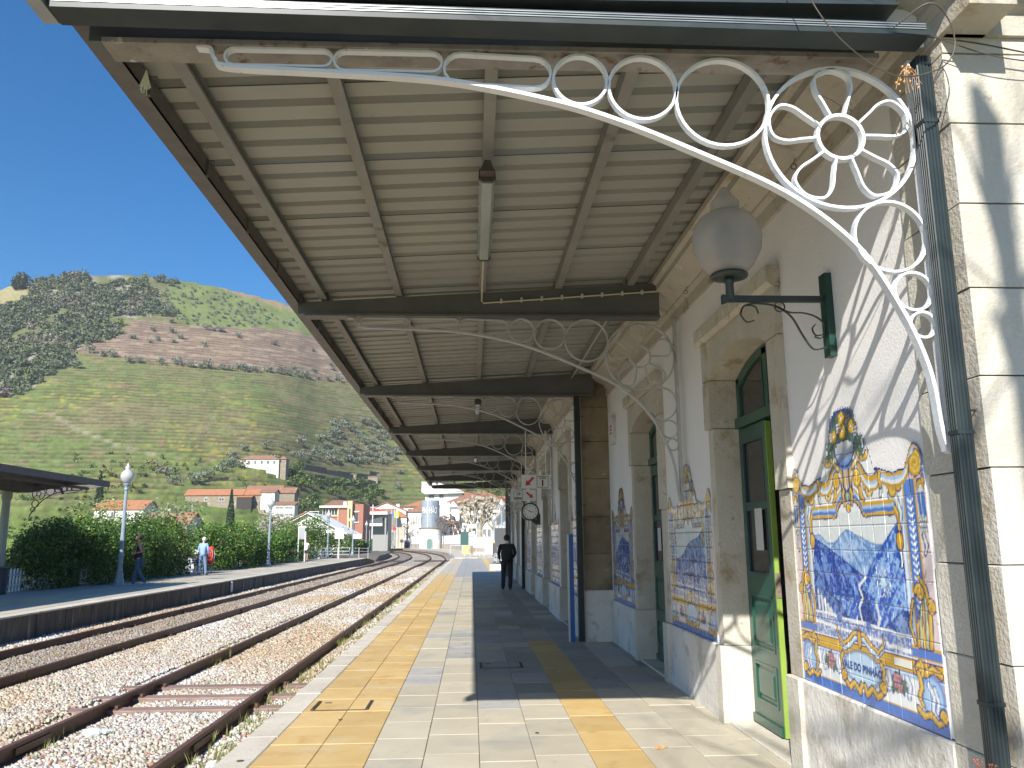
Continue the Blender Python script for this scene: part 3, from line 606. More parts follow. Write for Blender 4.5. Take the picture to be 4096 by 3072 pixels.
def bracket_mb():
    parts_ = {}
    q = MB(); A = smooth([(-1.335, 3.966), (-1.27, 3.955), (-1.245, 3.90), (-1.17, 3.862), (-.67, 3.842), (-.14, 3.812), (.38, 3.715), (.72, 3.61), (1.08, 3.46), (1.52, 3.25), (1.84, 2.99), (2.03, 2.68), (2.14, 2.38), (2.17, 2.1), (2.19, 1.99)], 110)
    q.ribbon(A, .019, -.024, .024); q.box(2.19, 2.225, -.02, .02, 1.98, 3.965); parts_['arch_bar'] = q
    q = MB()
    for s in ((-1.2, -.685, 3.868, 3.964), (-.675, -.15, 3.85, 3.964), (-.14, .385, 3.79, 3.964, .03)): q.ribbon(slot(*s), .012, -.018, .018)
    for c in ((.53, 3.828, .133), (.838, 3.79, .168), (1.235, 3.722, .232)): q.ribbon(circ(*c), .014, -.019, .019)
    for c in ((2.02, 3.03, .178), (2.105, 2.755, .093), (2.135, 2.59, .062)): q.ribbon(circ(*c), .013, -.019, .019)
    parts_['ring_scrolls'] = q
    q = MB(); cx, cz = 1.815, 3.545; q.ribbon(circ(cx, cz, .378, .372, 56), .015, -.02, .02); q.ribbon(circ(cx, cz, .115), .017, -.02, .02)
    for k in range(5):
        a = PI/2+.06+k*2*PI/5; P = smooth([(.118, -.036), (.185, -.062), (.262, -.092), (.33, -.080), (.364, 0), (.33, .080), (.262, .092), (.185, .062), (.118, .036)], 72)
        q.ribbon([(cx+p[0]*math.cos(a)-p[1]*math.sin(a), cz+p[0]*math.sin(a)+p[1]*math.cos(a)) for p in P], .012, -.02, .02)
    parts_['rosette'] = q
    return parts_
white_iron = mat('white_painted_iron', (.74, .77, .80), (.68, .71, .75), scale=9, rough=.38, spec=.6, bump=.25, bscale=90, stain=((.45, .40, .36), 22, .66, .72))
shaded_iron = mat('iron_shade_toned', (.40, .41, .41), (.34, .35, .34), scale=9, rough=.45)  # same bracket iron, coloured darker for the shade under the canopy
bp_ = {k: v for k, v in bracket_mb().items()}
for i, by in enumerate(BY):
    w2 = i >= 2; m = white_iron if i == 0 else shaded_iron
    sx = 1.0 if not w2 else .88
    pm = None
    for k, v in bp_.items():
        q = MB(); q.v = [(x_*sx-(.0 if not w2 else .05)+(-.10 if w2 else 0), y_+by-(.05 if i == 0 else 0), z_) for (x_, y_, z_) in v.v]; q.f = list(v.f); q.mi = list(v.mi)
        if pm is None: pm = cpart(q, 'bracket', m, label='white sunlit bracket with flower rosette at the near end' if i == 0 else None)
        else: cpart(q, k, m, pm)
# conduit and fluorescent lights
cond = mat('conduit_cream', (.55, .50, .36), rough=.5)
cpart(MB().tube([(.1, 7.0, 4.13), (.1, 8.53, 4.14), (.12, 8.56, 4.12), (2.1, 8.555, 4.27)], .009, 6), 'conduit', cond)
for k in range(8): cpart(MB().box(.3+k*.22, .325+k*.22, 8.54, 8.575, 4.12+k*.016, 4.165+k*.016), 'conduit_clip', cond)
cpart(MB().tube([(1.66, 9.0, 4.26), (1.66, 13.4, 4.26)], .009, 6), 'conduit', cond)
lamp_body = mat('lamp_tray', (.20, .21, .19), rough=.5); tubeglass = mat('diffuser', (.26, .30, .27), (.34, .38, .35), scale=6, rough=.25, stretch=(1, .2, 1))
for i, (y0, lab) in enumerate(((5.0, 'long grey fluorescent batten under the nearest canopy bay'), (14.35, 'fluorescent batten in the third canopy bay'), (24.2, 'small batten light in the fifth canopy bay'), (33.9, 'farthest batten light under the canopy'))):
    t = thing('fluorescent_light', lab, 'light', (.1, y0, 4.10), group='batten lights under the canopy')
    L_ = 1.6 if i == 0 else 1.25
    MB().box(-.055, .055, .28, .28+L_, -.03, 0).ob('tray', lamp_body, t)
    MB().prism([(-.05, -.03), (-.055, -.05), (-.035, -.085), (.035, -.085), (.055, -.05), (.05, -.03)], 'y', .29, .27+L_).ob('diffuser', tubeglass, t)
    MB().prism([(-.055, 0), (-.06, -.07), (-.03, -.09), (.03, -.09), (.06, -.07), (.055, 0)], 'y', .255, .288).prism([(-.055, 0), (-.06, -.07), (-.03, -.09), (.03, -.09), (.06, -.07), (.055, 0)], 'y', .27+L_, .30+L_).ob('end_cap', iron, t)
    MB().prism([(-.02, .02), (-.05, -.06), (.05, -.06), (.02, .02)], 'y', .16, .255).ob('cable_gland', iron, t)
    for k in range(5):
        for s in (-1, 1): MB().box(s*.056-.005, s*.056+.005, .4+k*L_*.22, .42+k*L_*.22, -.06, -.015).ob('clip', alu, t)
# down pipes
def pipe(x_, y_, z1, label, w_=.075, x_in=None):
    t = thing('downpipe', label, 'downpipe', (x_, y_, 0))
    prof_ = []; n = 4
    def side(ax, ay, bx, by_): 
        for i in range(n):
            t0 = i/n; nx_, ny_ = (by_-ay), -(bx-ax); L_ = math.hypot(nx_, ny_); nx_ /= L_; ny_ /= L_
            for tt, dd in ((t0+.03, 0), (t0+.07, .005), (t0+.17, .005), (t0+.21, 0)): prof_.append((ax+(bx-ax)*tt+nx_*dd, ay+(by_-ay)*tt+ny_*dd))
    h = w_/2; side(-h, -h, h, -h); side(h, -h, h, h); side(h, h, -h, h); side(-h, h, -h, -h)
    MB().prism(prof_, 'z', .02, z1).ob('pipe', darkgut, t)
    for z_ in (.9, 2.05, 3.55): MB().box(-h-.006, h+.006, -h-.006, h+.006, z_, z_+.018).ob('band', darkgut, t)
    for z_ in (2.16, 3.62): MB().tube([(h, 0, z_), (h+.05, -.01, z_)], .006, 5).box(h+.045, h+.058, -.016, -.004, z_-.014, z_+.02).ob('bracket_bolt', iron, t)
    return t
pipe(2.19, 3.56, 3.9, 'ribbed dark green downpipe on the sunlit stone corner', .066)
pipe(1.745, 13.52, 4.0, 'dark downpipe beside the brown weathered pilaster', .085)
pipe(1.72, 28.2, 4.0, 'dark downpipe on the shaded wall past the clock', .09)
t = thing('blue_post', 'flat bright blue post standing against the weathered pilaster', 'post', (1.63, 13.62, 0))
MB().box(-.05, .02, -.02, .06, 0, 1.70).ob('face', mat('blue_paint', (.012, .10, .33), rough=.4), t); MB().box(-.075, -.052, -.02, .06, 0, 1.69).ob('edge', mat('pale_edge', (.55, .55, .5), rough=.5), t)
# loose cable and dry weed in the gutter end
def cable(name, pts, r, label): MB().tube(smooth(pts, 70), r, 5).ob(name, iron, None, label=label, cat='cable')
def smooth3(pts, n): 
    return [Vector((x_, y_, z_)) for (x_, z_), (y_, _) in zip(smooth([(p[0], p[2]) for p in pts], n), smooth([(p[1], 0) for p in pts], n))]
MB().tube(smooth3([(1.35, 3.2, 4.5), (1.42, 3.22, 4.2), (1.6, 3.25, 3.85), (1.88, 3.3, 3.66), (2.1, 3.3, 3.68), (2.21, 3.32, 3.8), (2.2, 3.32, 3.95), (2.1, 3.3, 4.02), (1.98, 3.4, 3.96)], 60), .0035, 5).ob('cable', iron, None, label='loose looping cable hanging before the canopy corner', cat='cable')
MB().tube(smooth3([(2.15, 3.42, 3.93), (2.4, 3.42, 3.90), (2.9, 3.44, 3.83), (3.6, 3.45, 3.80)], 30), .004, 5).tube(smooth3([(2.18, 3.42, 3.93), (2.5, 3.42, 3.83), (3.0, 3.44, 3.80), (3.6, 3.45, 3.79)], 30), .003, 5).ob('cable', iron, None, label='pair of thin cables stretched across the sunlit end wall', cat='cable')
rg = random.Random(8); mb = MB()
for i in range(14):
    a = rg.uniform(0, 6.28); L_ = rg.uniform(.04, .12); mb.tube([(0, 0, 0), (.4*L_*math.cos(a), .3*L_*math.sin(a), -.4*L_), (L_*.7*math.cos(a)+.01, .4*L_*math.sin(a), -L_)], .0014, 4)
for i in range(14): mb.ball((rg.uniform(-.06, .06), rg.uniform(-.03, .03), rg.uniform(-.14, -.02)), .006, 5, 4)
mb.xf(Matrix.Translation((2.06, 3.45, 3.80))); mb.ob('dry_weed', mat('dry_orange', (.55, .3, .12)), None, label='dry orange weed sprouting beside the gutter end', cat='weed')
mb = MB()
for i in range(16): a = rg.uniform(-.5, .5); mb.tube([(0, 0, 0), (.03*a, .01*a, -.06), (.05*a, .02*a, -rg.uniform(.09, .14))], .0025, 4)
mb.xf(Matrix.Translation((-1.66, 3.9, 3.97))); mb.ob('straw_tuft', mat('straw', (.6, .58, .42)), None, label='tuft of pale straw hanging from the canopy corner', cat='straw')
mb = MB(); rg = random.Random(12)
for i in range(14): a = rg.uniform(-.8, .8); L_ = rg.uniform(.03, .11); mb.tube([(0, 0, 0), (L_*.5*math.sin(a), -.01, L_*.5), (L_*math.sin(a), -.02, L_)], .0016, 4); mb.ball((L_*math.sin(a), -.02, L_), .005, 5, 4)
mb.xf(Matrix.Translation((2.12, 3.52, .60))); mb.ob('red_weed', mat('red_leaf', (.34, .06, .04), (.25, .12, .05), scale=30), None, label='small red leaved weed growing at the foot of the near downpipe', cat='weed')
# ------------------------------------------------------------------ wall lantern
blk = mat('lamp_iron', (.018, .028, .026), (.03, .04, .036), scale=12, rough=.35)
globe = mat('frosted_globe', (.70, .68, .67), (.64, .62, .61), scale=3, rough=.5, trans=.7, spec=.5)
t = thing('wall_lantern', 'big frosted globe lantern on a scrolled black wall arm', 'wall lamp', (W1, 4.95, 3.0))
MB().box(-.045, 0, -.045, .045, -.28, .26).ob('wall_plate', mat('plate_green', (.012, .05, .038), rough=.3), t)
MB().box(-.66, -.045, -.014, .014, .075, .115).prism([(-.66, .075), (-.70, .06), (-.70, .12), (-.66, .115)], 'y', -.02, .02).ob('arm', blk, t)
q = MB(); q.ribbon(smooth([(-.47, .0), (-.49, .045), (-.55, .05), (-.585, .0), (-.55, -.055), (-.50, -.045)], 50)[::-1], .006, -.008, .008)
q.ribbon(smooth([(-.585, 0), (-.56, .05), (-.48, .066), (-.36, .05), (-.26, -.02), (-.19, -.15), (-.13, -.23), (-.05, -.22)], 50), .008, -.008, .008)
q.ribbon(smooth([(-.36, .05), (-.27, .01), (-.18, .005), (-.10, -.02), (-.05, -.07), (-.06, -.13), (-.11, -.14), (-.13, -.10), (-.11, -.07)], 50), .006, -.008, .008)
q.ribbon(circ(-.33, .045, .032, None, 16), .005, -.008, .008); q.ribbon(smooth([(-.05, -.13), (-.08, -.16), (-.12, -.15)], 20), .005, -.008, .008); q.ob('scroll', blk, t)
MB().lathe([(.02, .09), (.028, .12), (.026, .19), (.034, .21), (.03, .24)], (-.645, 0, 0), 12).ob('stem', blk, t, smooth=True)
MB().lathe([(.06, .232), (.115, .236), (.12, .25), (.108, .262), (.06, .262)], (-.645, 0, 0), 28).ob('ring', blk, t, smooth=True)
MB().lathe([(.11, .262), (.165, .32), (.212, .42), (.222, .50), (.205, .575), (.165, .635), (.115, .665), (.085, .675), (.082, .69), (.092, .715), (.088, .745), (.06, .78), (.045, .80), (.03, .83), (.012, .845)], (-.645, 0, 0), 36).ob('globe', globe, t, smooth=True)
MB().lathe([(.03, .26), (.03, .36), (.05, .40), (.055, .5), (.02, .56)], (-.645, 0, 0), 12).ob('bulb', mat('bulb_dark', (.10, .10, .13), rough=.5), t, smooth=True)
# ------------------------------------------------------------------ clock and signs under the canopy
t = thing('station_clock', 'round black rimmed double clock reading about quarter past ten', 'clock', (1.40, 20.0, 2.28))
def ycyl(mb, r, y0, y1, n=28, cx=0, cz=0): return mb.prism([(cx+r*math.cos(2*PI*k/n), cz+r*math.sin(2*PI*k/n)) for k in range(n)], 'y', y0, y1)
ycyl(MB(), .43, 0, .26).ob('case', blk, t)
ycyl(MB(), .36, -.012, 0).ob('dial', mat('dial_white', (.80, .79, .74), rough=.4), t)
q = MB(); q.ribbon(circ(0, 0, .395, None, 32), .07, -.05, 0); q.ob('rim', blk, t)
for h in range(1, 13):
    a = PI/2-h*PI/6; q = text_mb(str(h), .115, .002); q.xf(Matrix.Translation((.285*math.cos(a), -.016, .285*math.sin(a))) @ Matrix.Rotation(PI/2, 4, 'X')); q.ob('numeral', blk, t)
for a, L_, w_ in ((PI/2-R(307), .20, .028), (PI/2-R(95), .30, .02)):
    MB().prism([(-.05*math.cos(a)-w_/2*math.sin(a), -.05*math.sin(a)+w_/2*math.cos(a)), (-.05*math.cos(a)+w_/2*math.sin(a), -.05*math.sin(a)-w_/2*math.cos(a)), (L_*math.cos(a)+w_/3*math.sin(a), L_*math.sin(a)-w_/3*math.cos(a)), (L_*math.cos(a)-w_/3*math.sin(a), L_*math.sin(a)+w_/3*math.cos(a))], 'y', -.026, -.02).ob('hand', blk, t)
MB().box(.15, .44, .08, .2, -.5, -.38).box(.3, .5, .06, .22, -.62, -.1).prism([(.05, -.45), (.3, -.62), (.44, -.40), (.2, -.36)], 'y', .07, .2).ob('wall_bracket', blk, t)
t.scale = (.5, .6, .5)
# line 1 sign
signw = mat('sign_white', (.70, .70, .67), rough=.5); redp = mat('sign_red', (.50, .04, .035), rough=.5); blackp = mat('sign_black', (.02, .02, .02), rough=.5)
def arrow(a, s=1.0):
    P = [(-.15, -.03), (.02, -.03), (.02, -.085), (.14, 0), (.02, .085), (.02, .03), (-.15, .03)]
    return [(s*(x_*math.cos(a)-y_*math.sin(a)), s*(x_*math.sin(a)+y_*math.cos(a))) for x_, y_ in P]
def frame(mb, x0, x1, z0, z1, w_, y0, y1): return mb.box(x0, x1, y0, y1, z0, z0+w_).box(x0, x1, y0, y1, z1-w_, z1).box(x0, x0+w_, y0, y1, z0+w_, z1-w_).box(x1-w_, x1, y0, y1, z0+w_, z1-w_)
YS = 17.6
def sx(px): return (px-472)/822*YS*1.0
t = thing('line_sign', 'white hanging sign with red arrow and boxed Linha 1', 'sign', (1.30, YS, 2.83))
MB().box(-.24, .37, 0, .05, -.145, .145).ob('board', signw, t)
q = MB(); P = arrow(R(225), .85); q.prism([(x_-.08, z_-.0) for x_, z_ in P], 'y', -.006, -.001); q.ob('arrow', redp, t)
q = MB(); frame(q, .08, .33, -.125, .12, .009, -.005, -.001); q.ob('box_outline', blackp, t)
q = text_mb('1', .18, .001, bold=.006); q.xf(Matrix.Translation((.205, -.004, -.035)) @ Matrix.Rotation(PI/2, 4, 'X')); q.ob('digit', blackp, t)
q = text_mb('Linha', .07, .001, bold=.001); q.xf(Matrix.Translation((.205, -.004, .078)) @ Matrix.Rotation(PI/2, 4, 'X')); q.ob('word', blackp, t)
for x_ in (-.15, .28): MB().tube([(x_, .03, .13), (x_, .03, 1.1)], .012, 6).ob('hanger', signw, t)
YS2 = 22.0
t = thing('exit_sign', 'white hanging SAÍDA exit sign with red arrow behind the clock', 'sign', (1.25, YS2, 2.78))
MB().box(-.30, .62, 0, .06, -.21, .20).ob('board', signw, t)
q = MB(); frame(q, -.20, .13, -.175, .165, .011, -.005, -.001); frame(q, -.09, .02, -.0, .10, .013, -.006, -.001); q.prism([(-.04, .042), (.02, .042), (.02, .02), (.07, .05), (.02, .08), (.02, .058), (-.04, .058)], 'y', -.008, -.002); q.ob('icon', blackp, t)
t.scale = (.72, 1, .72); q = text_mb('SAÍDA', .10, .001, bold=.004); q.xf(Matrix.Translation((-.035, -.004, -.11)) @ Matrix.Rotation(PI/2, 4, 'X')); q.ob('word', blackp, t)
q = MB(); q.prism([(x_+.40, z_+.0) for x_, z_ in arrow(R(-40), 1.1)], 'y', -.006, -.001); q.ob('arrow', redp, t)
MB().tube([(.1, .03, .2), (.1, .03, 1.2)], .012, 6).ob('hanger', signw, t)
t = thing('office_sign', 'small pale sign with three lines below the SAÍDA sign', 'sign', (1.25, 22.6, 2.52)); t.scale = (.6, 1, .68)
MB().box(-.22, .25, 0, .03, -.19, .17).ob('board', mat('sign_grey', (.50, .50, .47), rough=.5), t)
q = MB(); frame(q, -.15, .18, -.14, .12, .008, -.005, -.001); q.ob('box_outline', blackp, t)
for i, s_ in enumerate(('Chefe', 'de', 'Estação')): q = text_mb(s_, .062, .001, align='LEFT'); q.xf(Matrix.Translation((-.12, -.004, .07-i*.075)) @ Matrix.Rotation(PI/2, 4, 'X')); q.ob('word', blackp, t)
# small projecting sign by the pilaster
t = thing('wall_sign', 'small oval rimmed projecting sign with red lettering by the pilaster', 'sign', (W1, 13.0, 3.32))
MB().prism([(y_*.17, z_*.23) for y_, z_ in [(math.copysign(abs(math.cos(a))**.5, math.cos(a)), math.copysign(abs(math.sin(a))**.5, math.sin(a))) for a in np.linspace(0, 2*PI, 25)[:-1]]], 'x', -.05, -.0).ob('case', mat('case_grey', (.5, .5, .5)), t)
MB().prism([(y_*.15, z_*.21) for y_, z_ in [(math.copysign(abs(math.cos(a))**.5, math.cos(a)), math.copysign(abs(math.sin(a))**.5, math.sin(a))) for a in np.linspace(0, 2*PI, 25)[:-1]]], 'x', -.056, -.0505).ob('face', signw, t)
q = MB()
for k in range(3): q.box(-.060, -.0565, -.09, .09, .05-k*.055, .075-k*.055)
q.ob('lettering', redp, t)
# posts at the canopy's far end
for x_, y_, lab in ((2.16, 39.6, 'dark slim post standing past the canopy end nearest the wall'), (1.97, 38.6, 'dark slim post at the last canopy beam')):
    t = thing('steel_post', lab, 'post', (x_-.35, y_, 0)); MB().box(-.07, .07, -.07, .07, 0, 4.0).ob('shaft', steel, t); MB().box(-.11, .11, -.11, .11, 0, .03).ob('base_plate', steel, t)
# ================================================================== PAINTED TILE PANELS
PW, PH, RES = 1.74, 1.74, .005
NU, NV = int(PW/RES)+1, int(PH/RES)+1
UU, VV = np.meshgrid(np.arange(NU)*RES, np.arange(NV)*RES)
GOLD = np.array([.60, .36, .03]); GOLD2 = np.array([.72, .52, .14]); NAVY = np.array([.015, .035, .20]); BLUE = np.array([.09, .20, .52]); LBLUE = np.array([.38, .54, .74]); WHT = np.array([.74, .76, .76]); GRN = np.array([.07, .13, .08]); PINK = np.array([.45, .26, .24])
def painter(seed):
    g = np.random.default_rng(seed); U = UU+.004*(fbm(UU*25, VV*25, seed, 2)-.5); V = VV+.004*(fbm(UU*25+7, VV*25, seed+3, 2)-.5)
    C = np.ones((NV, NU, 3))*WHT
    PM = np.zeros((NV, NU), bool); painter.pm = PM
    def put(mask, col, a=1.0):
        m = np.clip(mask, 0, 1)[..., None]*a; PM[:] |= m[..., 0] > .3; C[:] = C*(1-m)+m*col
    def seg(pts, w, col, w1=None, a=1.0):
        D = np.full((NV, NU), 9.); n = len(pts)-1
        for i in range(n):
            (x0, y0), (x1, y1) = pts[i], pts[i+1]; ww = w+(w1-w)*i/n if w1 is not None else w
            a0, a1 = max(0, int((min(x0, x1)-ww*2)/RES)), min(NU, int((max(x0, x1)+ww*2)/RES)+2); b0, b1 = max(0, int((min(y0, y1)-ww*2)/RES)), min(NV, int((max(y0, y1)+ww*2)/RES)+2)
            if a0 >= a1 or b0 >= b1: continue
            u, v = U[b0:b1, a0:a1], V[b0:b1, a0:a1]; dx, dy = x1-x0, y1-y0; L2 = dx*dx+dy*dy+1e-12
            t = np.clip(((u-x0)*dx+(v-y0)*dy)/L2, 0, 1); d = np.hypot(u-x0-t*dx, v-y0-t*dy)/ww; D[b0:b1, a0:a1] = np.minimum(D[b0:b1, a0:a1], d)
        put((1.15-D)*4, col, a)
    def stroke(pts, w, col=GOLD, out=NAVY, hi=True, w1=None):
        seg(pts, w+.007, out, (w1+.006) if w1 is not None else None); seg(pts, w, col, w1)
        if hi: seg([(x+w*.25, y+w*.3) for x, y in pts], w*.35, GOLD2 if col is GOLD else np.minimum(col*1.5+.1, .85), (w1*.35 if w1 is not None else None))
    def spiral(cx, cy, r, turns=1.4, a0=0, s=1, n=30): return [(cx+s*r*(1-.82*t)*math.cos(a0+turns*2*PI*t), cy+r*(1-.82*t)*math.sin(a0+turns*2*PI*t)) for t in np.linspace(0, 1, n)]
    def disc(cx, cy, r, col, out=NAVY, ry=None): 
        d = np.hypot((U-cx)/r, (V-cy)/(ry or r)); put((1.25-d)*6, out); put((1.0-d)*6, col); put((.55-np.hypot((U-cx-.2*r)/r, (V-cy-.25*r)/(ry or r)))*3, np.minimum(col*1.5+.05, .9), .7)
    def leafp(cx, cy, r, k):
        a = np.arctan2(V-cy, U-cx); d = np.hypot(U-cx, V-cy)/(r*(.78+.22*np.cos(5*a+k))); put((1.1-d)*5, NAVY); put((.92-d)*5, GRN*(1+.8*vn(UU*60, VV*60, k)[..., None]))
    def grapes(cx, cy, col, n=12, r=.016):
        for i in range(n): 
            row = int((math.sqrt(8*i+1)-1)/2); j = i-row*(row+1)//2; disc(cx+(j-row/2)*r*1.7, cy+(row-2)*-r*1.5*-1, r, col)
    mir = lambda pts: [(PW-x, y) for x, y in pts]
    def both(f): f(lambda p: p, lambda x: x); f(mir, lambda x: PW-x)
    # ground of the side strips
    crack = np.abs(fbm(UU*16, VV*16, seed+5, 2)-.5) < .018; put(((UU < .2) | (UU > PW-.2))*1., np.array([.70, .60, .60])); put(crack & ((UU < .2) | (UU > PW-.2)), PINK, .8)
    # landscape window
    win = (UU > .27) & (UU < PW-.27) & (VV > .33) & (VV < 1.10)
    skyc = np.array([.66, .69, .70]); put(win*1., skyc); put(win*np.clip((fbm(UU*3, VV*5, seed+1, 3)-.5)*4, 0, 1), np.array([.50, .60, .70]), .6)
    sc = 1.0
    strokes = fbm((UU+VV*.8)*26, (VV-UU*.5)*9, seed+9, 4); strokes2 = fbm((UU-VV*.9)*30, (VV+UU*.7)*9, seed+19, 4); fine = fbm(UU*70, VV*70, seed+29, 3)
    def ridge(h, c1, c2, tex, con=2.2):
        m = win & (VV < h); t = np.clip(((tex*.55+fine*.45)-.5)*con*2.6+.42, 0, 1)[..., None]; c = c1*(1-t)+c2*t; C[m] = c[m]
        put(win & (np.abs(VV-h) < .006), c1*.8, .8)
    if seed % 3 == 1:
        ridge(.93+.05*np.exp(-((UU-.42)/.09)**2)+.03*np.sin(UU*9), np.array([.20, .34, .60]), np.array([.44, .56, .74]), strokes)
        ridge(.88+.09*np.exp(-((UU-.85)/.2)**2)-.02*np.cos(UU*12), np.array([.16, .30, .58]), np.array([.44, .56, .74]), strokes)
        ridge(.955-.34*np.clip((UU-.28)/1.0, 0, 1)**1.1, np.array([.02, .06, .33]), np.array([.20, .34, .66]), strokes)
        ridge(.60+.42*np.clip((UU-.93)/.5, 0, 1)**.75, np.array([.03, .11, .46]), np.array([.34, .50, .76]), strokes2)
        ridge(.74-.42*np.clip((UU-.28)/.75, 0, 1)+.015*np.sin(UU*22), np.array([.015, .045, .24]), np.array([.16, .28, .56]), strokes2)
        ridge(.40+.24*np.exp(-((UU-.98)/.10)**2), np.array([.01, .03, .20]), np.array([.06, .13, .42]), fine)
        ridge(.40+.16*np.clip((UU-1.1)/.3, 0, 1), np.array([.02, .07, .32]), np.array([.25, .38, .64]), strokes)
        seg([(1.02, .72), (.92, .66), (.96, .60), (.90, .54), (.93, .46), (.88, .40)], .009, WHT); seg([(1.12, .58), (1.14, .50), (1.10, .42)], .012, WHT*.9)
        for k in range(7): seg([(.33+k*.045, .60-k*.026), (.335+k*.055, .50-k*.018)], .015, WHT*.9, .012); seg([(.35+k*.055, .61-k*.024), (.352+k*.055, .50-k*.018)], .006, BLUE)
        disc(1.22, .70, .035, LBLUE*1.25, BLUE)
        for k in range(60): disc(g.uniform(1.12, 1.32), g.uniform(.62, .78), .006, WHT, BLUE)
    else:
        h1 = .78+(.30*np.clip((UU-.65)/.8, 0, 1) if seed % 3 == 2 else .22*np.exp(-((UU-1.05)/.4)**2))+.04*np.sin(UU*7+seed)
        ridge(h1, np.array([.03, .08, .33]), np.array([.30, .44, .68]), strokes)
        ridge(.66+.05*np.sin(UU*5+seed), np.array([.04, .11, .40]), np.array([.46, .57, .74]), strokes2)
        ridge(.58+.02*np.sin(UU*30), np.array([.05, .12, .42]), np.array([.5, .6, .74]), fine)
        for k in range(26): disc(.45+g.random()*.9, .47+g.random()*.12, .012+.014*g.random(), np.array([.03, .07, .3]), NAVY)
    low = win & (VV < .47-.02*UU); t = np.clip((fine-.4)*3, 0, 1)[..., None]; cl = np.array([.16, .24, .50])*(1-t)+np.array([.62, .66, .72])*t; C[low] = cl[low]
    seg([(.28, .475), (PW-.28, .435)], .008, WHT); seg([(.28, .41), (PW-.28, .36)], .010, WHT)
    for x0, y0 in ((1.0, .40), (1.24, .37), (.62, .42)):
        for a in np.linspace(.9, 2.3, 5): seg([(x0, y0-.06), (x0, y0), (x0+.07*math.cos(a), y0+.07*math.sin(a))], .003, np.array([.06, .10, .32]))
        disc(x0, y0+.035, .03, np.array([.10, .17, .42]), np.array([.25, .34, .58]))
    # bottom frieze
    put((VV < .065)*1., BLUE*(.85+.4*fbm(UU*9, VV*9, seed, 2)[..., None])); put(((VV > .060) & (VV < .068))*1., GOLD)
    put(((VV > .255) & (VV < .325))*1., GOLD); put(((VV > .245) & (VV < .256))*1., BLUE); put(((VV > .222) & (VV < .245))*1., LBLUE); put(((VV > .322) & (VV < .330))*1., NAVY)
    put(((VV > .28) & (VV < .30))*1., GOLD2, .7)
    # side pillars
    def pillar(P, X):
        a, b = sorted((X(.10), X(.215))); m = (U > a) & (U < b) & (V > .44) & (V < 1.24); sh = ((U-a)/(b-a))[..., None]; cb = BLUE*(1.25-.8*np.abs(sh-.4)); C[m] = cb[m]
        put((np.abs(U-X(.10)) < .008) & (V > .35) & (V < 1.25), GOLD); put((np.abs(U-X(.215)) < .006) & (V > .35) & (V < 1.25), GOLD*.9); put((np.abs(U-X(.235)) < .011) & (V > .35) & (V < 1.15), LBLUE)
        for k in range(16):
            y = .58+k*.036; seg(P([(.135, y+.016), (.158, y), (.181, y+.016)]), .0065, WHT)
        m = (VV > .33) & (VV < .40) & ((UU < .28) if X(0) == 0 else (UU > PW-.28)); put(m*1., BLUE*1.05); put(m & (VV > .388), GOLD); put(m & (VV < .342), GOLD)
        # acanthus at foot
        for k in range(5): stroke(P([(.20-.028*k, .41), (.19-.030*k, .50+.02*k), (.15-.014*k, .57+.03*k), (.10+.012*k, .60+.035*k)]), .017, GOLD if k % 2 == 0 else np.array([.46, .48, .30]), w1=.007)
        stroke(P(spiral(.155, .665, .04)), .011); stroke(P(spiral(.055, .60, .034, a0=1)), .010); stroke(P([(.235, .41), (.27, .5), (.245, .58), (.225, .62)]), .010)
        # grapes and flower in the outer strip
        disc(X(.05), 1.20, .035, GOLD); disc(X(.05), 1.20, .012, WHT); seg(P([(.05, 1.16), (.045, 1.07)]), .032, WHT*.9, .02); seg(P([(.035, 1.16), (.03, 1.06)]), .014, BLUE); seg(P([(.07, 1.16), (.065, 1.06)]), .012, BLUE)
        for k in range(9): disc(X(.03+.021*(k % 3)+.008*(k//3 % 2)), 1.03-.026*(k//3), .014, np.array([.46, .50, .46]))
        stroke(P([(.06, .95), (.04, .90), (.06, .86)]), .012, np.array([.5, .52, .5]), w1=.005)
    both(pillar)
    # inner upper corners: hanging leaves
    def corner(P, X):
        stroke(P([(.36, 1.17), (.30, 1.15), (.265, 1.07), (.285, .98), (.30, .93)]), .022, np.array([.52, .56, .48]), w1=.010)
        stroke(P([(.33, 1.10), (.295, 1.06), (.29, .99), (.30, .94)]), .016, GOLD, w1=.012); disc(X(.30), .925, .035, GOLD, ry=.05); stroke(P([(.30, .86), (.29, .82), (.305, .79)]), .012, np.array([.5, .55, .55]), w1=.005)
        stroke(P(spiral(.335, 1.20, .045, a0=.5)), .013); disc(X(.265), 1.215, .032, GOLD); stroke(P(spiral(.235, 1.27, .036, a0=2)), .011)
        # lintel mouldings to the centre brow
        for y, w_, c in ((1.115, .014, LBLUE), (1.095, .010, BLUE), (1.137, .008, GOLD), (1.075, .009, GOLD), (1.062, .006, NAVY)): seg(P([(.34, y), (.66, y), (.69, y-.0), (.715, y+.045), (.77, y+.085), (.87, y+.10)]), w_, c)
        disc(X(.655), 1.07, .014, GOLD)
        # upper band scroll work
        stroke(P(spiral(.60, 1.215, .052, a0=.3)), .012, np.array([.58, .42, .12])); stroke(P([(.73, 1.27), (.70, 1.22), (.69, 1.18), (.665, 1.16)]), .017, GOLD, w1=.008); stroke(P([(.46, 1.25), (.455, 1.20), (.47, 1.17)]), .015, np.array([.52, .56, .52]), w1=.006)
        # wave cornice
        W = smooth([(.02, 1.30), (.04, 1.385), (.085, 1.40), (.13, 1.37), (.17, 1.30), (.24, 1.265), (.34, 1.265), (.42, 1.285), (.46, 1.285), (.53, 1.255), (.62, 1.27), (.70, 1.35), (.76, 1.36), (.82, 1.30), (.835, 1.2)], 60)
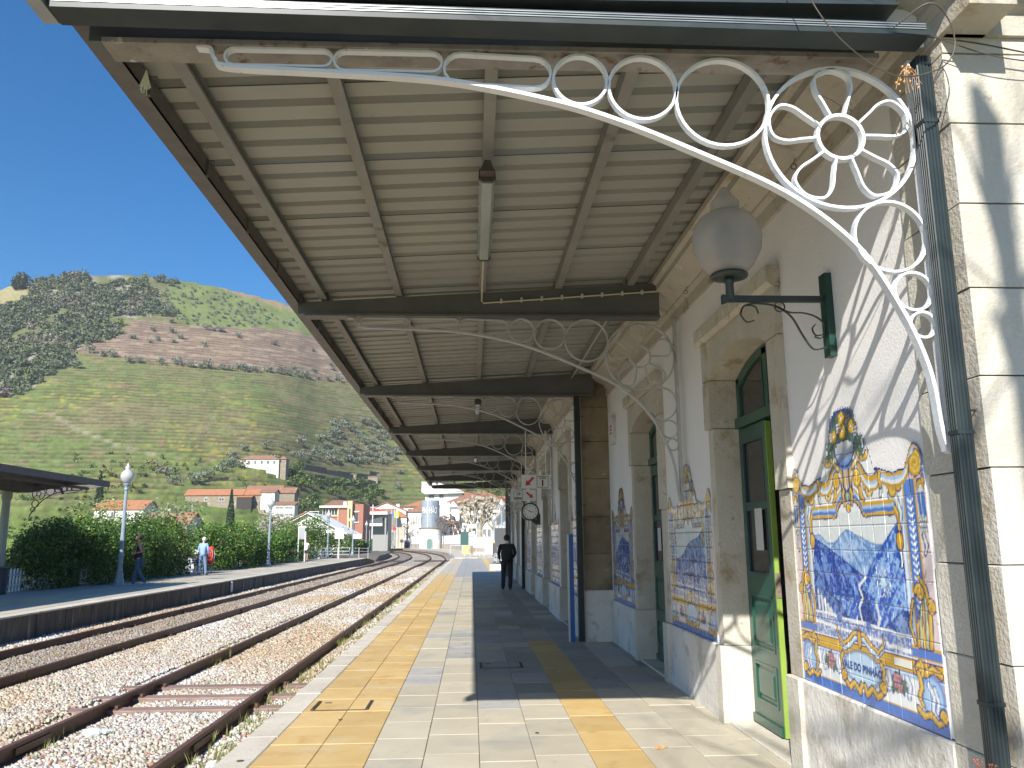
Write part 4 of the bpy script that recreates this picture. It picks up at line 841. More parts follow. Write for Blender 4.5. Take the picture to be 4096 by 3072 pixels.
        if True:
            for dy, w_, c in ((0, .038, NAVY), (-.012, .022, LBLUE), (-.028, .012, WHT*.95), (.018, .013, GOLD), (-.045, .009, np.array([.50, .30, .06]))): seg(P([(x, y+dy) for x, y in W]), w_, c)
        stroke(P([(.02+.0*i, 1.22+.02*i) for i in range(2)]), .012, GOLD)
        stroke(P(spiral(.085, 1.315, .058, 1.6, a0=1.9)), .017); stroke(P(spiral(.735, 1.285, .045, 1.4, a0=1.2)), .015); stroke(P([(.455, 1.31), (.47, 1.26), (.455, 1.225)]), .014, w1=.008)
        seg(P([(.245, 1.185), (.80, 1.185)]), .004, np.array([.3, .42, .66]), a=.0)
        for k in range(4): disc(X(.015), 1.25+k*.03, .012, BLUE)
    both(corner)
    # central shell and urn
    for s in (-1, 1):
        stroke([(.87+s*.02, 1.26), (.87+s*.06, 1.20), (.87+s*.05, 1.14)], .014, GOLD, w1=.008); stroke([(.87+s*.16, 1.44), (.87+s*.22, 1.40), (.87+s*.27, 1.40), (.87+s*.29, 1.44)], .014, GOLD); stroke([(.87+s*.10, 1.36), (.87+s*.16, 1.40), (.87+s*.15, 1.46)], .015, np.array([.55, .40, .18]))
    disc(.87, 1.19, .03, np.array([.25, .32, .2])); disc(.87, 1.12, .028, GOLD)
    seg([(.87, 1.26), (.87, 1.36)], .045, NAVY); seg([(.87, 1.26), (.87, 1.36)], .030, np.array([.5, .42, .38])); seg([(.86, 1.26), (.86, 1.36)], .008, GOLD)
    d = np.hypot((U-.87)/.125, (V-1.475)/.10); m = (d < 1) & (V < 1.52); t = (.5+.5*np.sin((U-.87)/(.03+.35*(np.abs(V-1.37)+.02))*2.6))[..., None]; fade = np.clip((V-1.38)/.14, 0, 1)[..., None]
    cu = (np.array([.12, .26, .60])*(1-fade)+np.array([.70, .68, .64])*fade)*(.7+.35*t); put(((d < 1.1) & (V < 1.53))*1., NAVY); C[m] = cu[m]; seg([(.82, 1.375), (.92, 1.375)], .02, BLUE)
    put((1.1-np.hypot((U-.87)/.205, (V-1.575)/.155))*6, NAVY*1.2); put((1.0-np.hypot((U-.87)/.19, (V-1.58)/.14))*6, GRN*.7)
    d = np.hypot((U-.87)/.125, (V-1.475)/.10); put(((d < 1.1) & (V < 1.53))*1., NAVY); m = (d < 1) & (V < 1.52); C[m] = cu[m]
    for i in range(34):
        a = g.uniform(0, PI); r = g.uniform(.10, .20); cx, cy = .87+r*1.0*math.cos(a), 1.54+r*.88*math.sin(a)-.02; leafp(cx, cy, g.uniform(.030, .045), i)
    for s in (-1, 1):
        leafp(.87+s*.20, 1.50, .05, 3); leafp(.87+s*.22, 1.44, .045, 5); leafp(.87+s*.16, 1.46, .04, 8)
        for k in range(8): disc(.87+s*(.15+.018*(k % 3)), 1.515-.02*(k//3)+.07, .011, np.array([.50, .48, .46]))
    for k in range(9): disc(.80+.018*(k % 3), 1.63-.02*(k//3), .011, np.array([.66, .66, .64]))
    for k in range(9): disc(.93+.018*(k % 3), 1.67-.02*(k//3), .011, np.array([.34, .18, .17]))
    for (cx, cy, r) in ((.87, 1.585, .038), (.745, 1.565, .034), (.99, 1.60, .034), (.865, 1.665, .036)):
        for k in range(5): disc(cx+r*.62*math.cos(k*1.256), cy+r*.62*math.sin(k*1.256), r*.55, GOLD*1.1, np.array([.35, .2, .03]))
        disc(cx, cy, r*.3, WHT, GOLD)
    # bottom cartouche
    put((1.1-np.hypot((U-.87)/.24, (V-.19)/.10))*5, NAVY); put((1.02-np.hypot((U-.87)/.24, (V-.19)/.10))*5, np.array([.48, .62, .76]))
    def bot(P, X):
        stroke(P([(.87, .37), (.80, .36), (.73, .31), (.66, .29), (.60, .33), (.57, .37)]), .017, LBLUE*1.15, w1=.010); stroke(P([(.87, .395), (.80, .385), (.72, .335), (.65, .31), (.59, .35), (.575, .40)]), .012, GOLD, w1=.007)
        stroke(P([(.63, .25), (.60, .22), (.62, .18), (.59, .14), (.63, .10)]), .014, GOLD); stroke(P([(.63, .10), (.70, .065), (.76, .10), (.83, .055), (.85, .10)]), .016, GOLD); stroke(P(spiral(.625, .12, .032)), .010)
        leafp(X(.40), .175, .055, 2); leafp(X(.50), .165, .055, 4); leafp(X(.45), .21, .045, 7)
        for k in range(14): r_0 = k//4; disc(X(.425+.021*(k % 4)+.008*(r_0 % 2)), .215-.024*r_0-.0, .0135, np.array([.48, .22, .22]))
        stroke(P([(.36, .22), (.33, .18), (.35, .13)]), .016, WHT*.85, BLUE); stroke(P([(.55, .22), (.54, .17), (.56, .14)]), .016, WHT*.85, BLUE)
        put((1.1-np.hypot((U-X(.12))/.115, (V-.16)/.12))*4, BLUE); put((1-np.hypot((U-X(.12))/.105, (V-.16)/.11))*4, LBLUE); stroke(P([(.15, .22), (.11, .17), (.13, .10), (.09, .06)]), .014, WHT*.9, BLUE, w1=.006); stroke(P([(.10, .21), (.075, .15), (.09, .10)]), .010, WHT*.9, BLUE)
        stroke(P([(.03, .28), (.10, .30), (.17, .27), (.24, .30), (.27, .27)]), .016, GOLD); stroke(P(spiral(.225, .285, .04, a0=2)), .012); stroke(P([(.235, .26), (.215, .20), (.25, .15), (.22, .11)]), .017, GOLD, w1=.008); stroke(P([(.03, .07), (.09, .045), (.15, .08), (.22, .06), (.27, .09)]), .014, GOLD); stroke(P(spiral(.035, .085, .03)), .010)
    both(bot); disc(.87, .40, .022, GOLD); stroke([(.87, .33), (.87, .385)], .02, GOLD, w1=.01)
    C *= (.93+.14*fbm(UU*40, VV*40, seed+2, 2))[..., None]
    C[RIM] = NAVY*1.3
    C = np.clip(C, 0, .85)/.8; return np.clip(C**1.12, 0, 1)*.8
RIM = np.zeros((NV, NU), bool)
def outline():
    s = np.abs(UU-.87); top = np.interp(s, [0, .10, .16, .20, .215, .26, .27, .31, .36, .44, .56, .68, .735, .765, .80, .84, .862, .87], [1.735, 1.725, 1.69, 1.60, 1.545, 1.545, 1.46, 1.455, 1.335, 1.325, 1.295, 1.31, 1.385, 1.425, 1.43, 1.405, 1.36, 1.34])
    top = top+.010*np.sin(UU*190)*(s < .3); return VV < top
OUT = outline(); painter(1); pm = painter.pm
for _ in range(1): pm = pm | np.roll(pm, 1, 0) | np.roll(pm, -1, 0) | np.roll(pm, 1, 1) | np.roll(pm, -1, 1)
pm = np.pad(pm, 0)
for _ in range(5): pm = pm | np.roll(pm, 1, 0) | np.roll(pm, -1, 0) | np.roll(pm, 1, 1) | np.roll(pm, -1, 1)
for _ in range(5): pm = pm & np.roll(pm, 1, 0) & np.roll(pm, -1, 0) & np.roll(pm, 1, 1) & np.roll(pm, -1, 1)
fill = np.flipud(np.maximum.accumulate(np.flipud(pm), 0)); OUT &= fill | (VV < 1.2); er = OUT.copy()
for sh_, ax in ((1, 0), (-1, 0), (2, 1), (-2, 1), (2, 0), (1, 1), (-1, 1), (-3, 0)): er &= np.roll(OUT, sh_, ax)
RIM = OUT & ~er & (VV > 1.22) & (UU > .012) & (UU < PW-.012)
azul = vmat('glazed_tile', rough=.16, coat=.25, spec=.45, bump=.05, bscale=60); edge_m = mat('tile_bisque', (.70, .68, .64), rough=.6)
def tile_panel(WX, y_left, seed, label, k, w=PW, z0=.655, single=True, text=None):
    """tiles of painted earthenware; WX = wall face, y_left = end seen at the left (larger Y)"""
    t = thing('tile_panel', label, 'tile panel', (WX, y_left, z0)); C = painter(seed); n = 12; TS = PW/n; sy = w/PW
    rgp = random.Random(seed)
    for i in range(n):
        for j in range(n):
            m = k; us = (i+np.linspace(.009, .991, m+1))*TS; vs = (j+np.linspace(.009, .991, m+1))*TS
            iu = np.clip((us/RES).astype(int), 0, NU-1); iv = np.clip((vs/RES).astype(int), 0, NV-1)
            A, B = np.meshgrid(iu, iv); col = C[B, A].reshape(-1, 3); ok = OUT[B, A].ravel()
            if not ok.any(): continue
            a, b = np.meshgrid(us, vs); dp = -.009-rgp.uniform(0, .0016); tx = rgp.uniform(-.0006, .0006); tz = rgp.uniform(-.0006, .0006)
            wob = .0005*np.sin(a*30+seed)*np.sin(b*27)
            V0 = np.stack([dp+tx*np.linspace(-1, 1, m+1)[None, :]+tz*np.linspace(-1, 1, m+1)[:, None]+wob*0, -a*sy, b], -1).reshape(-1, 3)
            ii = (np.arange(m)[:, None]*(m+1)+np.arange(m)[None]).ravel(); F = np.stack([ii, ii+m+1, ii+m+2, ii+1], 1); F = F[ok[F].all(1)]
            if len(F) == 0: continue
            nb = len(V0); ring = [q for q in range(m)]+[m+q*(m+1) for q in range(m)]+[(m+1)*(m+1)-1-q for q in range(m)]+[(m+1)*m-q*(m+1) for q in range(m)]
            V1 = V0[ring].copy(); V1[:, 0] = -.0005
            Fx = []
            if ok.all():
                L = len(ring)
                for q in range(L): Fx.append((ring[q], ring[(q+1) % L], nb+(q+1) % L, nb+q))
                F = np.concatenate([F, np.array(Fx)]); V0 = np.concatenate([V0, V1]); col = np.concatenate([col, np.ones((L, 3))*np.array([.66, .64, .60])])
            me = npmesh('tile', V0, F, azul, col); link(me, 'tile', t)
    # mortar bed behind, following the outline
    s = np.linspace(0, PW, 88); top = [float(np.max(VV[:, int(min(x_, PW-.006)/RES)][OUT[:, int(min(x_, PW-.006)/RES)]]))-.004 for x_ in s]; top = [min(top[max(0, q-1):q+2])-.010 for q in range(len(top))]
    poly = [(0, 0.001)]+[(-x_*sy, z_) for x_, z_ in zip(s, top)]+[(-PW*sy, 0.001)]
    MB().prism(poly, 'x', -.0075, -.001).ob('grout_bed', mat('grout', (.68, .67, .63), (.52, .50, .46), scale=20, rough=.9), t)
    if text:
        for s_, u_, v_, sz in ((text, .87, .195, .062), ('----', 1.37, .292, .03)):
            if s_ == '----': MB().box(-.0125, -.0115, -1.45, -1.27, .275, .315).ob('small_plate', mat('plate_cream', (.72, .72, .66), rough=.3), t); continue
            q = text_mb(s_, sz, .0006, bold=.0005); q.xf(Matrix.Translation((-.0128, -u_, v_)) @ Matrix.Rotation(-PI/2, 4, 'Z') @ Matrix.Rotation(PI/2, 4, 'X')); q.ob('lettering', mat('letter_blue', (.03, .06, .22), rough=.3), t)
    return t
tile_panel(W1, 5.785, 1, 'sunlit tile panel of blue valley hills, lettered VALE DO PINHÃO', 20, text='VALE DO PINHÃO')
tile_panel(W1, 9.55, 2, 'tile panel with pale river scene between the two green doors', 11)
tile_panel(W1, 13.44, 3, 'shaded tile panel with dark hillside beside the brown pilaster', 9)
for i, (yl, lab) in enumerate(((15.1, 'shiny tile panel just behind the blue post'), (19.25, 'shaded glossy tile panel on the wing, second past the pilaster'), (23.4, 'glossy tile panel on the wing right of the clock'), (27.6, 'farthest glossy tile panel in sight along the wing'))):
    tile_panel(W2, yl, 4+i, lab, 5, w=(1.0 if i == 0 else 1.74))
# ================================================================== OPPOSITE PLATFORM
brn = mat('shelter_brown', (.085, .078, .078), (.12, .11, .108), scale=3, rough=.6); palegreen = mat('shelter_column', (.30, .36, .31), (.36, .40, .35), scale=4, rough=.5)
sc = thing('platform_shelter', 'brown roofed platform shelter with scrolled brackets at the left edge', 'shelter', (-13.75, 25.6, ZL))
XE, XF, YEs, ZE = -12.6, -17.9, 29.2, 3.58
y = 12.0; shs = MB().add([(XF, 0, ZE+.12), (-14.4, 0, ZE-.06), (XE, 0, ZE), (XE, 1.18, ZE), (-14.4, 1.18, ZE-.06), (XF, 1.18, ZE+.12), (XF, 0, ZE+.15), (-14.4, 0, ZE-.03), (XE, 0, ZE+.03), (XE, 1.18, ZE+.03), (-14.4, 1.18, ZE-.03), (XF, 1.18, ZE+.15)], [(0, 1, 4, 5), (1, 2, 3, 4), (6, 7, 10, 11), (7, 8, 9, 10), (2, 8, 9, 3), (0, 6, 7, 1)])
shs.xf(Matrix.Translation((13.75, -25.6, -ZL))); shm = shs.mesh('roof_sheet', brn)
while y < YEs-1: link(shm, 'roof_sheet', sc, (0, y, 0)); y += 1.19
OL = Matrix.Translation((13.75, -25.6, -ZL))
def lp(mb, name, m, **k): mb.xf(OL); return mb.ob(name, m, sc, **k)
lp(MB().box(XE-.01, XE+.06, 11.5, YEs+.08, ZE-.06, ZE+.14), 'edge_gutter', brn)
for yb in (YEs-.05, 27.5, 22.6, 17.6): lp(MB().prism([(XF, ZE+.10), (XE-.03, ZE-.03), (XE-.6, ZE-.14), (-14.3, ZE-.34), (-14.7, ZE-.34)], 'y', yb-.05, yb+.05), 'beam', brn)
for px in (-13.2, -14.1, -16.2): lp(MB().box(px-.03, px+.03, 11.5, YEs-.1, ZE-.16, ZE-.07), 'purlin', brn)
for yb in (27.5, 22.6, 17.6):
    lp(MB().lathe([(.20, 0), (.20, .5), (.16, .56), (.13, .7), (.12, 2.9), (.16, 3.0), (.16, 3.2)], (-15.0, yb, ZL), 12), 'column', palegreen)
q = MB(); cx = -14.28
for c in ((.30, -.34, .20), (.66, -.26, .13), (.90, -.22, .095), (1.09, -.20, .078), (.22, -.66, .11), (.16, -.84, .07), (1.25, -.19, .065)): q.ribbon(circ(cx+c[0], ZE-.02+c[1]-.02, c[2], None, 20), .018, -.015, .015)
q.ribbon(slot(cx+1.33, cx+1.62, ZE-.27, ZE-.17), .018, -.015, .015); q.ribbon(circ(cx+.30, ZE-.38, .07, None, 14), .016, -.015, .015)
for k in range(5): a = k*1.256; q.ribbon([(cx+.30+.07*math.cos(a), ZE-.38+.07*math.sin(a)), (cx+.30+.19*math.cos(a), ZE-.38+.19*math.sin(a))], .014, -.012, .012)
q.ribbon(smooth([(cx+.06, ZE-1.1), (cx+.22, ZE-.83), (cx+.48, ZE-.56), (cx+.8, ZE-.38), (cx+1.2, ZE-.29), (cx+1.62, ZE-.26), (cx+1.72, ZE-.15)], 40), .022, -.02, .02); q.xf(Matrix.Translation((0, 27.45, 0))); lp(q, 'bracket', brn)
t = thing('litter_bin', 'dark litter bin beside the shelter column', 'bin', (-14.6, 26.9, ZL)); MB().lathe([(.17, 0), (.19, .05), (.21, .75), (.23, .80)], (0, 0, 0), 14).ob('body', mat('bin_dark', (.03, .045, .06), rough=.5), t); MB().box(-.24, .24, -.24, .24, .80, .84).ob('lid', mat('bin_dark', (.03, .045, .06)), t)
# white concrete picket fence behind the shrubs
wc = mat('white_fence', (.76, .76, .78), (.68, .68, .68), scale=5, rough=.8, stain=((.45, .44, .42), 4, .62, .72))
fe = thing('picket_fence', 'white concrete picket fence standing behind the orange shrubs', 'fence', (-15.05, 24.6, ZL))
pk = MB().prism([(-.03, 0), (.03, 0), (.03, .66), (0, .74), (-.03, .66)], 'x', -.02, .02).mesh('picket', wc); fp = MB()
for i in range(325):
    y_ = 2.5+i*.20
    if i < 60: link(pk, 'picket', fe, (0, y_, 0))
    else: fp.prism([(y_-.03, 0), (y_+.03, 0), (y_+.03, .66), (y_, .74), (y_-.03, .66)], 'x', -.02, .02)
fp.ob('pickets', wc, fe, kind='stuff'); MB().box(-.05, -.031, 2, 68, .14, .22).box(-.05, -.031, 2, 68, .50, .58).ob('rail', wc, fe)
for k in range(14): MB().box(-.09, .09, 2+k*5, 2.2+k*5, 0, 1.02).prism([(1.98+k*5, 1.02), (2.22+k*5, 1.02), (2.1+k*5, 1.16)], 'x', -.11, .11).ob('post', wc, fe)
# ------------------------------------------------------------------ street lamps on the platforms
lampm = mat('lamp_post_paint', (.27, .33, .38), (.23, .29, .34), scale=5, rough=.4); lglobe = mat('lamp_globe', (.66, .66, .66), (.58, .58, .58), scale=4, rough=.3, trans=.35)
def make_lamp():
    t = thing('platform_lamp', '', 'street lamp', (0, 0, 0))
    MB().lathe([(.20, 0), (.20, .06), (.17, .10), (.165, .20), (.13, .30), (.115, .42), (.10, .50), (.105, .56), (.085, .62)], (0, 0, 0), 16).ob('base', lampm, t)
    MB().lathe([(.085, .62), (.082, 1.0), (.092, 1.02), (.092, 1.06), (.078, 1.10), (.066, 2.4), (.054, 3.46), (.06, 3.48)], (0, 0, 0), 24, flute=.09).ob('shaft', lampm, t)
    MB().lathe([(.06, 3.48), (.085, 3.52), (.07, 3.56), (.075, 3.62), (.11, 3.68), (.125, 3.72), (.10, 3.74)], (0, 0, 0), 16).ob('collar', lampm, t)
    MB().lathe([(.09, 3.74), (.17, 3.82), (.235, 3.94), (.245, 4.02), (.22, 4.12), (.16, 4.20), (.10, 4.25), (.085, 4.28), (.095, 4.33), (.085, 4.38), (.04, 4.42), (.045, 4.46), (.01, 4.52)], (0, 0, 0), 20).ob('globe', lglobe, t, smooth=True); return t
lamp0 = make_lamp()
LAMPS = [(-13.0, 31.8, ZL, 'platform lamp rising behind the woman in the black top'), (-13.1, 54.8, ZL, 'platform lamp between the red backpack bench and the girl in white'), (-13.5, 79.2, ZL, 'platform lamp with a round speaker beside the ramp railing'),
    (-13.7, 97.0, ZL, 'platform lamp rising from the shrubs past the ramp'), (-15.3, 122, ZL, 'last lamp on the opposite platform before the curve'),
    (2.05, 57.5, 0, 'lamp with a dark notice board near the walking man'), (2.4, 90, -.07, 'lamp behind the closed parasol by the white gate'),
    (.75, 112, -.07, 'pale lamp right of the green notice board'), (-.9, 128, -.07, 'pale lamp just left of the green notice board'), (-14.8, 203, -.07, 'pale lamp by the white fence left of the water tower'), (-19.8, 209, -.07, 'farthest pale lamp by the white fence on the curve')]
for i, (x_, y_, z_, lab) in enumerate(LAMPS):
    o = lamp0 if i == 0 else copy_tree(lamp0); o.location = (x_, y_, z_); o['label'] = lab; o['group'] = 'globe lamps along the platforms'
for (x_, y_, z_, lab) in ((-13.5, 79.1, 2.55, 'round white speaker clamped to the lamp by the ramp'), (2.05, 57.4, 2.42, 'round white speaker clamped to the lamp above the dark board')):
    t = thing('speaker', lab, 'loudspeaker', (x_, y_, z_)); q = MB(); q.ribbon(circ(0, 0, .13, None, 18), .07, -.06, .0); q.ob('ring', signw, t); ycyl(MB(), .09, -.03, -.01, 16).ob('grille', mat('speaker_grey', (.3, .3, .3)), t)
t = thing('notice_board', 'dark notice board fixed on the lamp behind the walking man', 'board', (2.05, 57.3, 1.15)); MB().box(-.50, .62, -.03, .03, -.0, 1.30).ob('board', mat('board_dark', (.07, .075, .08), rough=.5), t)
# ------------------------------------------------------------------ shrubs: orange trees in a row
orl = leafmat('orange_leaf', (.018, .06, .012), (.13, .23, .035), .2, .45, .35); orl2 = leafmat('orange_leaf_light', (.035, .09, .016), (.17, .24, .045), .2, .4, .5); trunkm = mat('bark', (.14, .10, .07), (.20, .15, .11), scale=8, rough=.95, bump=.6)
fruit = mat('orange_fruit', (.80, .32, .02), rough=.45)
def shrub(name, label, cat, x_, y_, z_, rx, ry, h, n, leaf, seed, lm, fr=0, group=None, lumps=12):
    t = thing(name, label, cat, (x_, y_, z_), group=group); g = np.random.default_rng(seed)
    V, F = leaf_cloud(n, (rx*1.25, ry*1.25, h*.56), leaf, seed, .35, lumps, c0=(0, 0, h*.52)); k_ = V[:, 2] < .05; V[k_, 2] = g.uniform(.05, h*.4, int(k_.sum())); nl = n//4; aa = g.uniform(0, 2*PI, nl); ra = g.uniform(.35, 1, nl)**.5; tgt = np.stack([rx*.98*ra*np.cos(aa), ry*.98*ra*np.sin(aa), g.uniform(.08, h*.42, nl)], 1); ctr = V.reshape(-1, 4, 3)[:nl].mean(1); V.reshape(-1, 4, 3)[:nl] += (tgt-ctr)[:, None]; link(npmesh('foliage', V, F, lm), 'foliage', t)
    q = MB(); q.tube([(0, 0, 0), (.03, .02, h*.3), (0, 0, h*.5)], [.09, .07, .05], 7)
    for k in range(5): a = k*1.3+seed; q.tube([(0, 0, h*.2), (.4*rx*math.cos(a), .4*ry*math.sin(a), h*.45), (.75*rx*math.cos(a), .75*ry*math.sin(a), h*.72)], [.05, .035, .012], 5)
    q.ob('trunk', trunkm, t)
    if fr:
        q = MB(); idx = g.integers(0, n, fr)
        for k in idx: q.ball(tuple(V[4*k]), .045, 6, 4)
        q.ob('oranges', fruit, t, kind='stuff')
    return t
SH = [(-15.2, 30.4, 1.2, 1.6, 2.5), (-15.0, 32.8, 1.4, 1.8, 2.75), (-14.9, 35.6, 1.45, 2.0, 2.9), (-14.9, 38.8, 1.45, 2.1, 2.95), (-14.9, 41.6, 1.2, 1.4, 2.9), (-14.8, 48.2, 1.45, 2.2, 2.6), (-14.8, 52.2, 1.5, 2.4, 2.75), (-14.9, 57.4, 1.45, 2.4, 2.75), (-14.9, 62.6, 1.4, 2.5, 2.35), (-14.9, 68.5, 1.4, 2.8, 2.35), (-15.9, 76.5, 2.1, 4.0, 3.6), (-15.7, 84.5, 2.0, 3.4, 4.3)]
SHL = ['leafy orange shrub half hidden by the shelter column', 'dense orange shrub right of the shelter column', 'big dark shaded orange shrub left of the near lamp', 'tall orange shrub rising behind the near lamp post', 'bright yellow-green orange shrub behind the woman', 'sunny orange shrub with ripe fruit left of the old man', 'round orange shrub behind the red backpack', 'orange shrub with fruit left of the second lamp', 'lower orange shrub right of the second lamp', 'orange shrub behind the far bench', 'broad pale green shrub behind the girl in white', 'tall bright orange tree behind the third lamp']
for i, (x_, y_, rx, ry, h) in enumerate(SH):
    n = int(13000 if i < 5 else (9000 if i < 8 else 5200)); lf = .055 if i < 5 else (.07 if i < 8 else .095)
    shrub('orange_shrub', SHL[i], 'shrub', x_, y_, ZL-.05, rx, ry, h, n, lf, 100+i, orl2 if i in (4, 10) else orl, fr=(16 if i in (5, 7, 6) else 5), group='orange shrubs along the opposite platform')
shrub('orange_shrub', 'yellowing orange shrub past the ramp railing', 'shrub', -16.4, 101, 0, 2.6, 3.4, 3.3, 3800, .10, 131, orl2, group='orange shrubs along the opposite platform')
shrub('orange_shrub', 'dark orange shrub in front of the last platform lamp', 'shrub', -16.7, 112, 0, 2.4, 4.0, 3.6, 3800, .11, 132, orl, group='orange shrubs along the opposite platform')
shrub('orange_shrub', 'small dark shrub at the very end of the hedge', 'shrub', -16.2, 121, 0, 1.8, 2.5, 2.2, 2200, .11, 133, orl, group='orange shrubs along the opposite platform')
paleleaf = leafmat('pale_spring_leaf', (.16, .20, .08), (.38, .40, .26), .3, .5); 
shrub('blossoming_tree', 'pale blossoming tree with thin twigs behind the fruiting shrubs', 'tree', -20.5, 55.5, -.9, 2.6, 3.2, 5.6, 5600, .11, 140, paleleaf, lumps=16)
shrub('blossoming_tree', 'greenish leafing tree left of the pale blossoming tree', 'tree', -23.5, 54, -.9, 2.2, 2.8, 5.6, 3400, .10, 141, leafmat('fresh_leaf', (.16, .24, .06), (.34, .40, .14), .4), lumps=16)
shrub('blossoming_tree', 'white blossoming bush before the whitewashed gable', 'tree', -21.6, 92, -.9, 2.2, 2.6, 6.0, 5000, .15, 142, leafmat('blossom', (.45, .40, .38), (.30, .36, .16), .4), lumps=14)
# ------------------------------------------------------------------ benches
ci = mat('cast_iron_silver', (.46, .47, .47), (.36, .37, .37), scale=12, rough=.5); slat = mat('bench_slat', (.13, .075, .055), (.18, .11, .08), scale=6, rough=.5)
def bench(x_, y_, z_, rz, label):
    t = thing('bench', label, 'bench', (x_, y_, z_), rz, group='cast iron platform benches')
    for e in (-.75, .75):
        q = MB(); y0, y1 = e-.02, e+.02
        q.ribbon(smooth([(.02, 0), (.06, .10), (.02, .22), (.06, .36), (.10, .44)], 30), .045, y0, y1); q.ribbon(smooth([(.46, 0), (.42, .08), (.46, .18), (.42, .30), (.44, .43), (.50, .60), (.54, .80), (.58, .92), (.64, .90), (.62, .84)], 50), .045, y0, y1)
        q.ribbon(smooth([(.02, .42), (.2, .40), (.44, .42)], 14), .04, y0, y1); q.ribbon(smooth([(.04, .64), (.10, .68), (.3, .64), (.5, .66)], 20), .04, y0, y1); q.ribbon(smooth([(.05, .42), (.0, .52), (.03, .64)], 14), .04, y0, y1)
        for c in ((.13, .30, .075), (.27, .29, .07), (.35, .19, .07), (.22, .16, .07), (.14, .52, .06), (.28, .53, .06), (.40, .53, .05)): q.ribbon(circ(*c, None, 12), .022, y0+.005, y1-.005)
        q.ob('end_frame', ci, t)
    for k in range(5): MB().box(.04+k*.085, .11+k*.085, -.9, .9, .435, .465).ob('slat', slat, t)
    for k in range(4): MB().prism([(.47+k*.028, .54+k*.10), (.50+k*.028, .535+k*.10), (.515+k*.028, .61+k*.10), (.485+k*.028, .615+k*.10)], 'y', -.9, .9).ob('slat', slat, t)
    return t
bench(-13.35, 43.3, ZL, PI, 'cast iron bench with the red backpack behind the old man')
bench(-13.9, 65.2, ZL, PI, 'cast iron bench with a red bag behind the girl in white')
bench(1.65, 60.5, 0, PI*.02, 'white cast iron bench left of the walking man'); bench(.55, 88, -.07, PI*.5, 'pale bench on the curve before the white gate')
bp = thing('backpack', 'big red hiking backpack standing on the bench', 'backpack', (-13.45, 44.0, ZL+.465))
rp = mat('backpack_red', (.55, .035, .025), (.48, .03, .02), scale=10, rough=.6, bump=.4, bscale=15)
MB().lathe([(.12, 0), (.17, .04), (.19, .25), (.18, .5), (.15, .68), (.155, .74), (.13, .84), (.05, .88)], (0, 0, 0), 14).ob('bag', rp, bp, smooth=True)
q = MB(); q.tube([(.0, .17, .05), (.05, .20, .3), (0, .17, .6)], .02, 6).tube([(.17, -.05, .1), (.20, -.02, .45), (.14, 0, .72)], .015, 6).tube([(.1, -.16, .1), (.13, -.16, .45), (.08, -.13, .72)], .015, 6); q.ob('strap', mat('strap_pale', (.5, .42, .38)), bp)
t = thing('bag', 'dark red bag lying on the far bench', 'bag', (-13.75, 65.0, ZL+.465)); MB().ball((0, 0, .17), .3, 10, 7, (.7, 1.3, .62)).ob('body', mat('bag_maroon', (.25, .03, .03), rough=.7), t, smooth=True); q = MB(); q.ribbon(circ(0, .36, .12, None, 14), .02, -.1, -.08); q.ob('handle', iron, t)
t = thing('bag', 'blue and pink bag lying on the near bench end', 'bag', (-13.6, 42.7, ZL+.465)); MB().ball((0, 0, .15), .22, 10, 7, (.8, 1.1, .7)).ob('body', mat('bag_blue', (.12, .18, .42), rough=.8), t, smooth=True); MB().ball((.06, .16, .1), .12, 8, 6).ob('pocket', mat('bag_pink', (.5, .06, .25)), t, smooth=True)
# timetable frame, posts, ramp railing
alf = mat('alu_frame', (.62, .62, .64), rough=.4)
t = thing('timetable_stand', 'tall pale metal timetable stand beside the girl in white', 'stand', (-13.75, 67.3, ZL)); MB().box(-.07, .0, -.06, .06, 0, 2.75).ob('post', alf, t); MB().box(.45, .55, -.06, .06, 0, 2.35).ob('post', alf, t)
MB().box(0, .45, -.03, .03, 1.75, 2.62).ob('panel', mat('panel_grey', (.33, .34, .34), rough=.3), t); MB().box(.0, .55, -.05, .05, 2.62, 2.78).ob('head', alf, t)
def sign_post(x_, y_, z_, h, w_, hh, label, m=signw, off=0, post=alf):
    t = thing('post_sign', label, 'sign', (x_, y_, z_)); MB().tube([(0, 0, 0), (0, 0, h)], .045, 8).ob('post', post, t); MB().box(off-w_/2, off+w_/2, -.06, -.035, h-hh, h+.02).ob('board', m, t); return t
sign_post(-12.2, 77.6, ZL, 2.75, .82, .95, 'cream rectangular sign board on a post beside the ramp railing', mat('sign_cream', (.62, .55, .48), rough=.6))
t = thing('lamp_sign', 'small white direction sign attached to the lamp past the ramp', 'sign', (-13.7, 96.9, 1.95)); MB().box(.08, 1.0, -.05, -.02, 0, .50).ob('board', signw, t)
q = text_mb('1  2', .2, .001); q.xf(Matrix.Translation((.55, -.055, .24)) @ Matrix.Rotation(PI/2, 4, 'X')); q.ob('lettering', mat('letter_grey', (.25, .27, .3)), t)
t = thing('ramp_railing', 'galvanised tube railing around the ramp on the opposite platform', 'railing', (-12.9, 80, ZL))
for (pts) in ([(-1.3, 0, 1.0), (2.1, 0, 1.0)],): pass
for k in range(3): MB().tube([(-2.6, -.5, .15+.3*k-.05), (-.9, 0, .35+.3*k), (1.3, .3, .35+.3*k), (2.7, 3.0, .25+.3*k)], .022, 6).ob('rail', alf, t)
for p in ((-2.6, -.5), (-.9, 0), (.2, .15), (1.3, .3), (2.0, 1.6), (2.7, 3.0)): MB().tube([(p[0], p[1], -.15), (p[0], p[1], .97)], .026, 6).ob('post', alf, t)
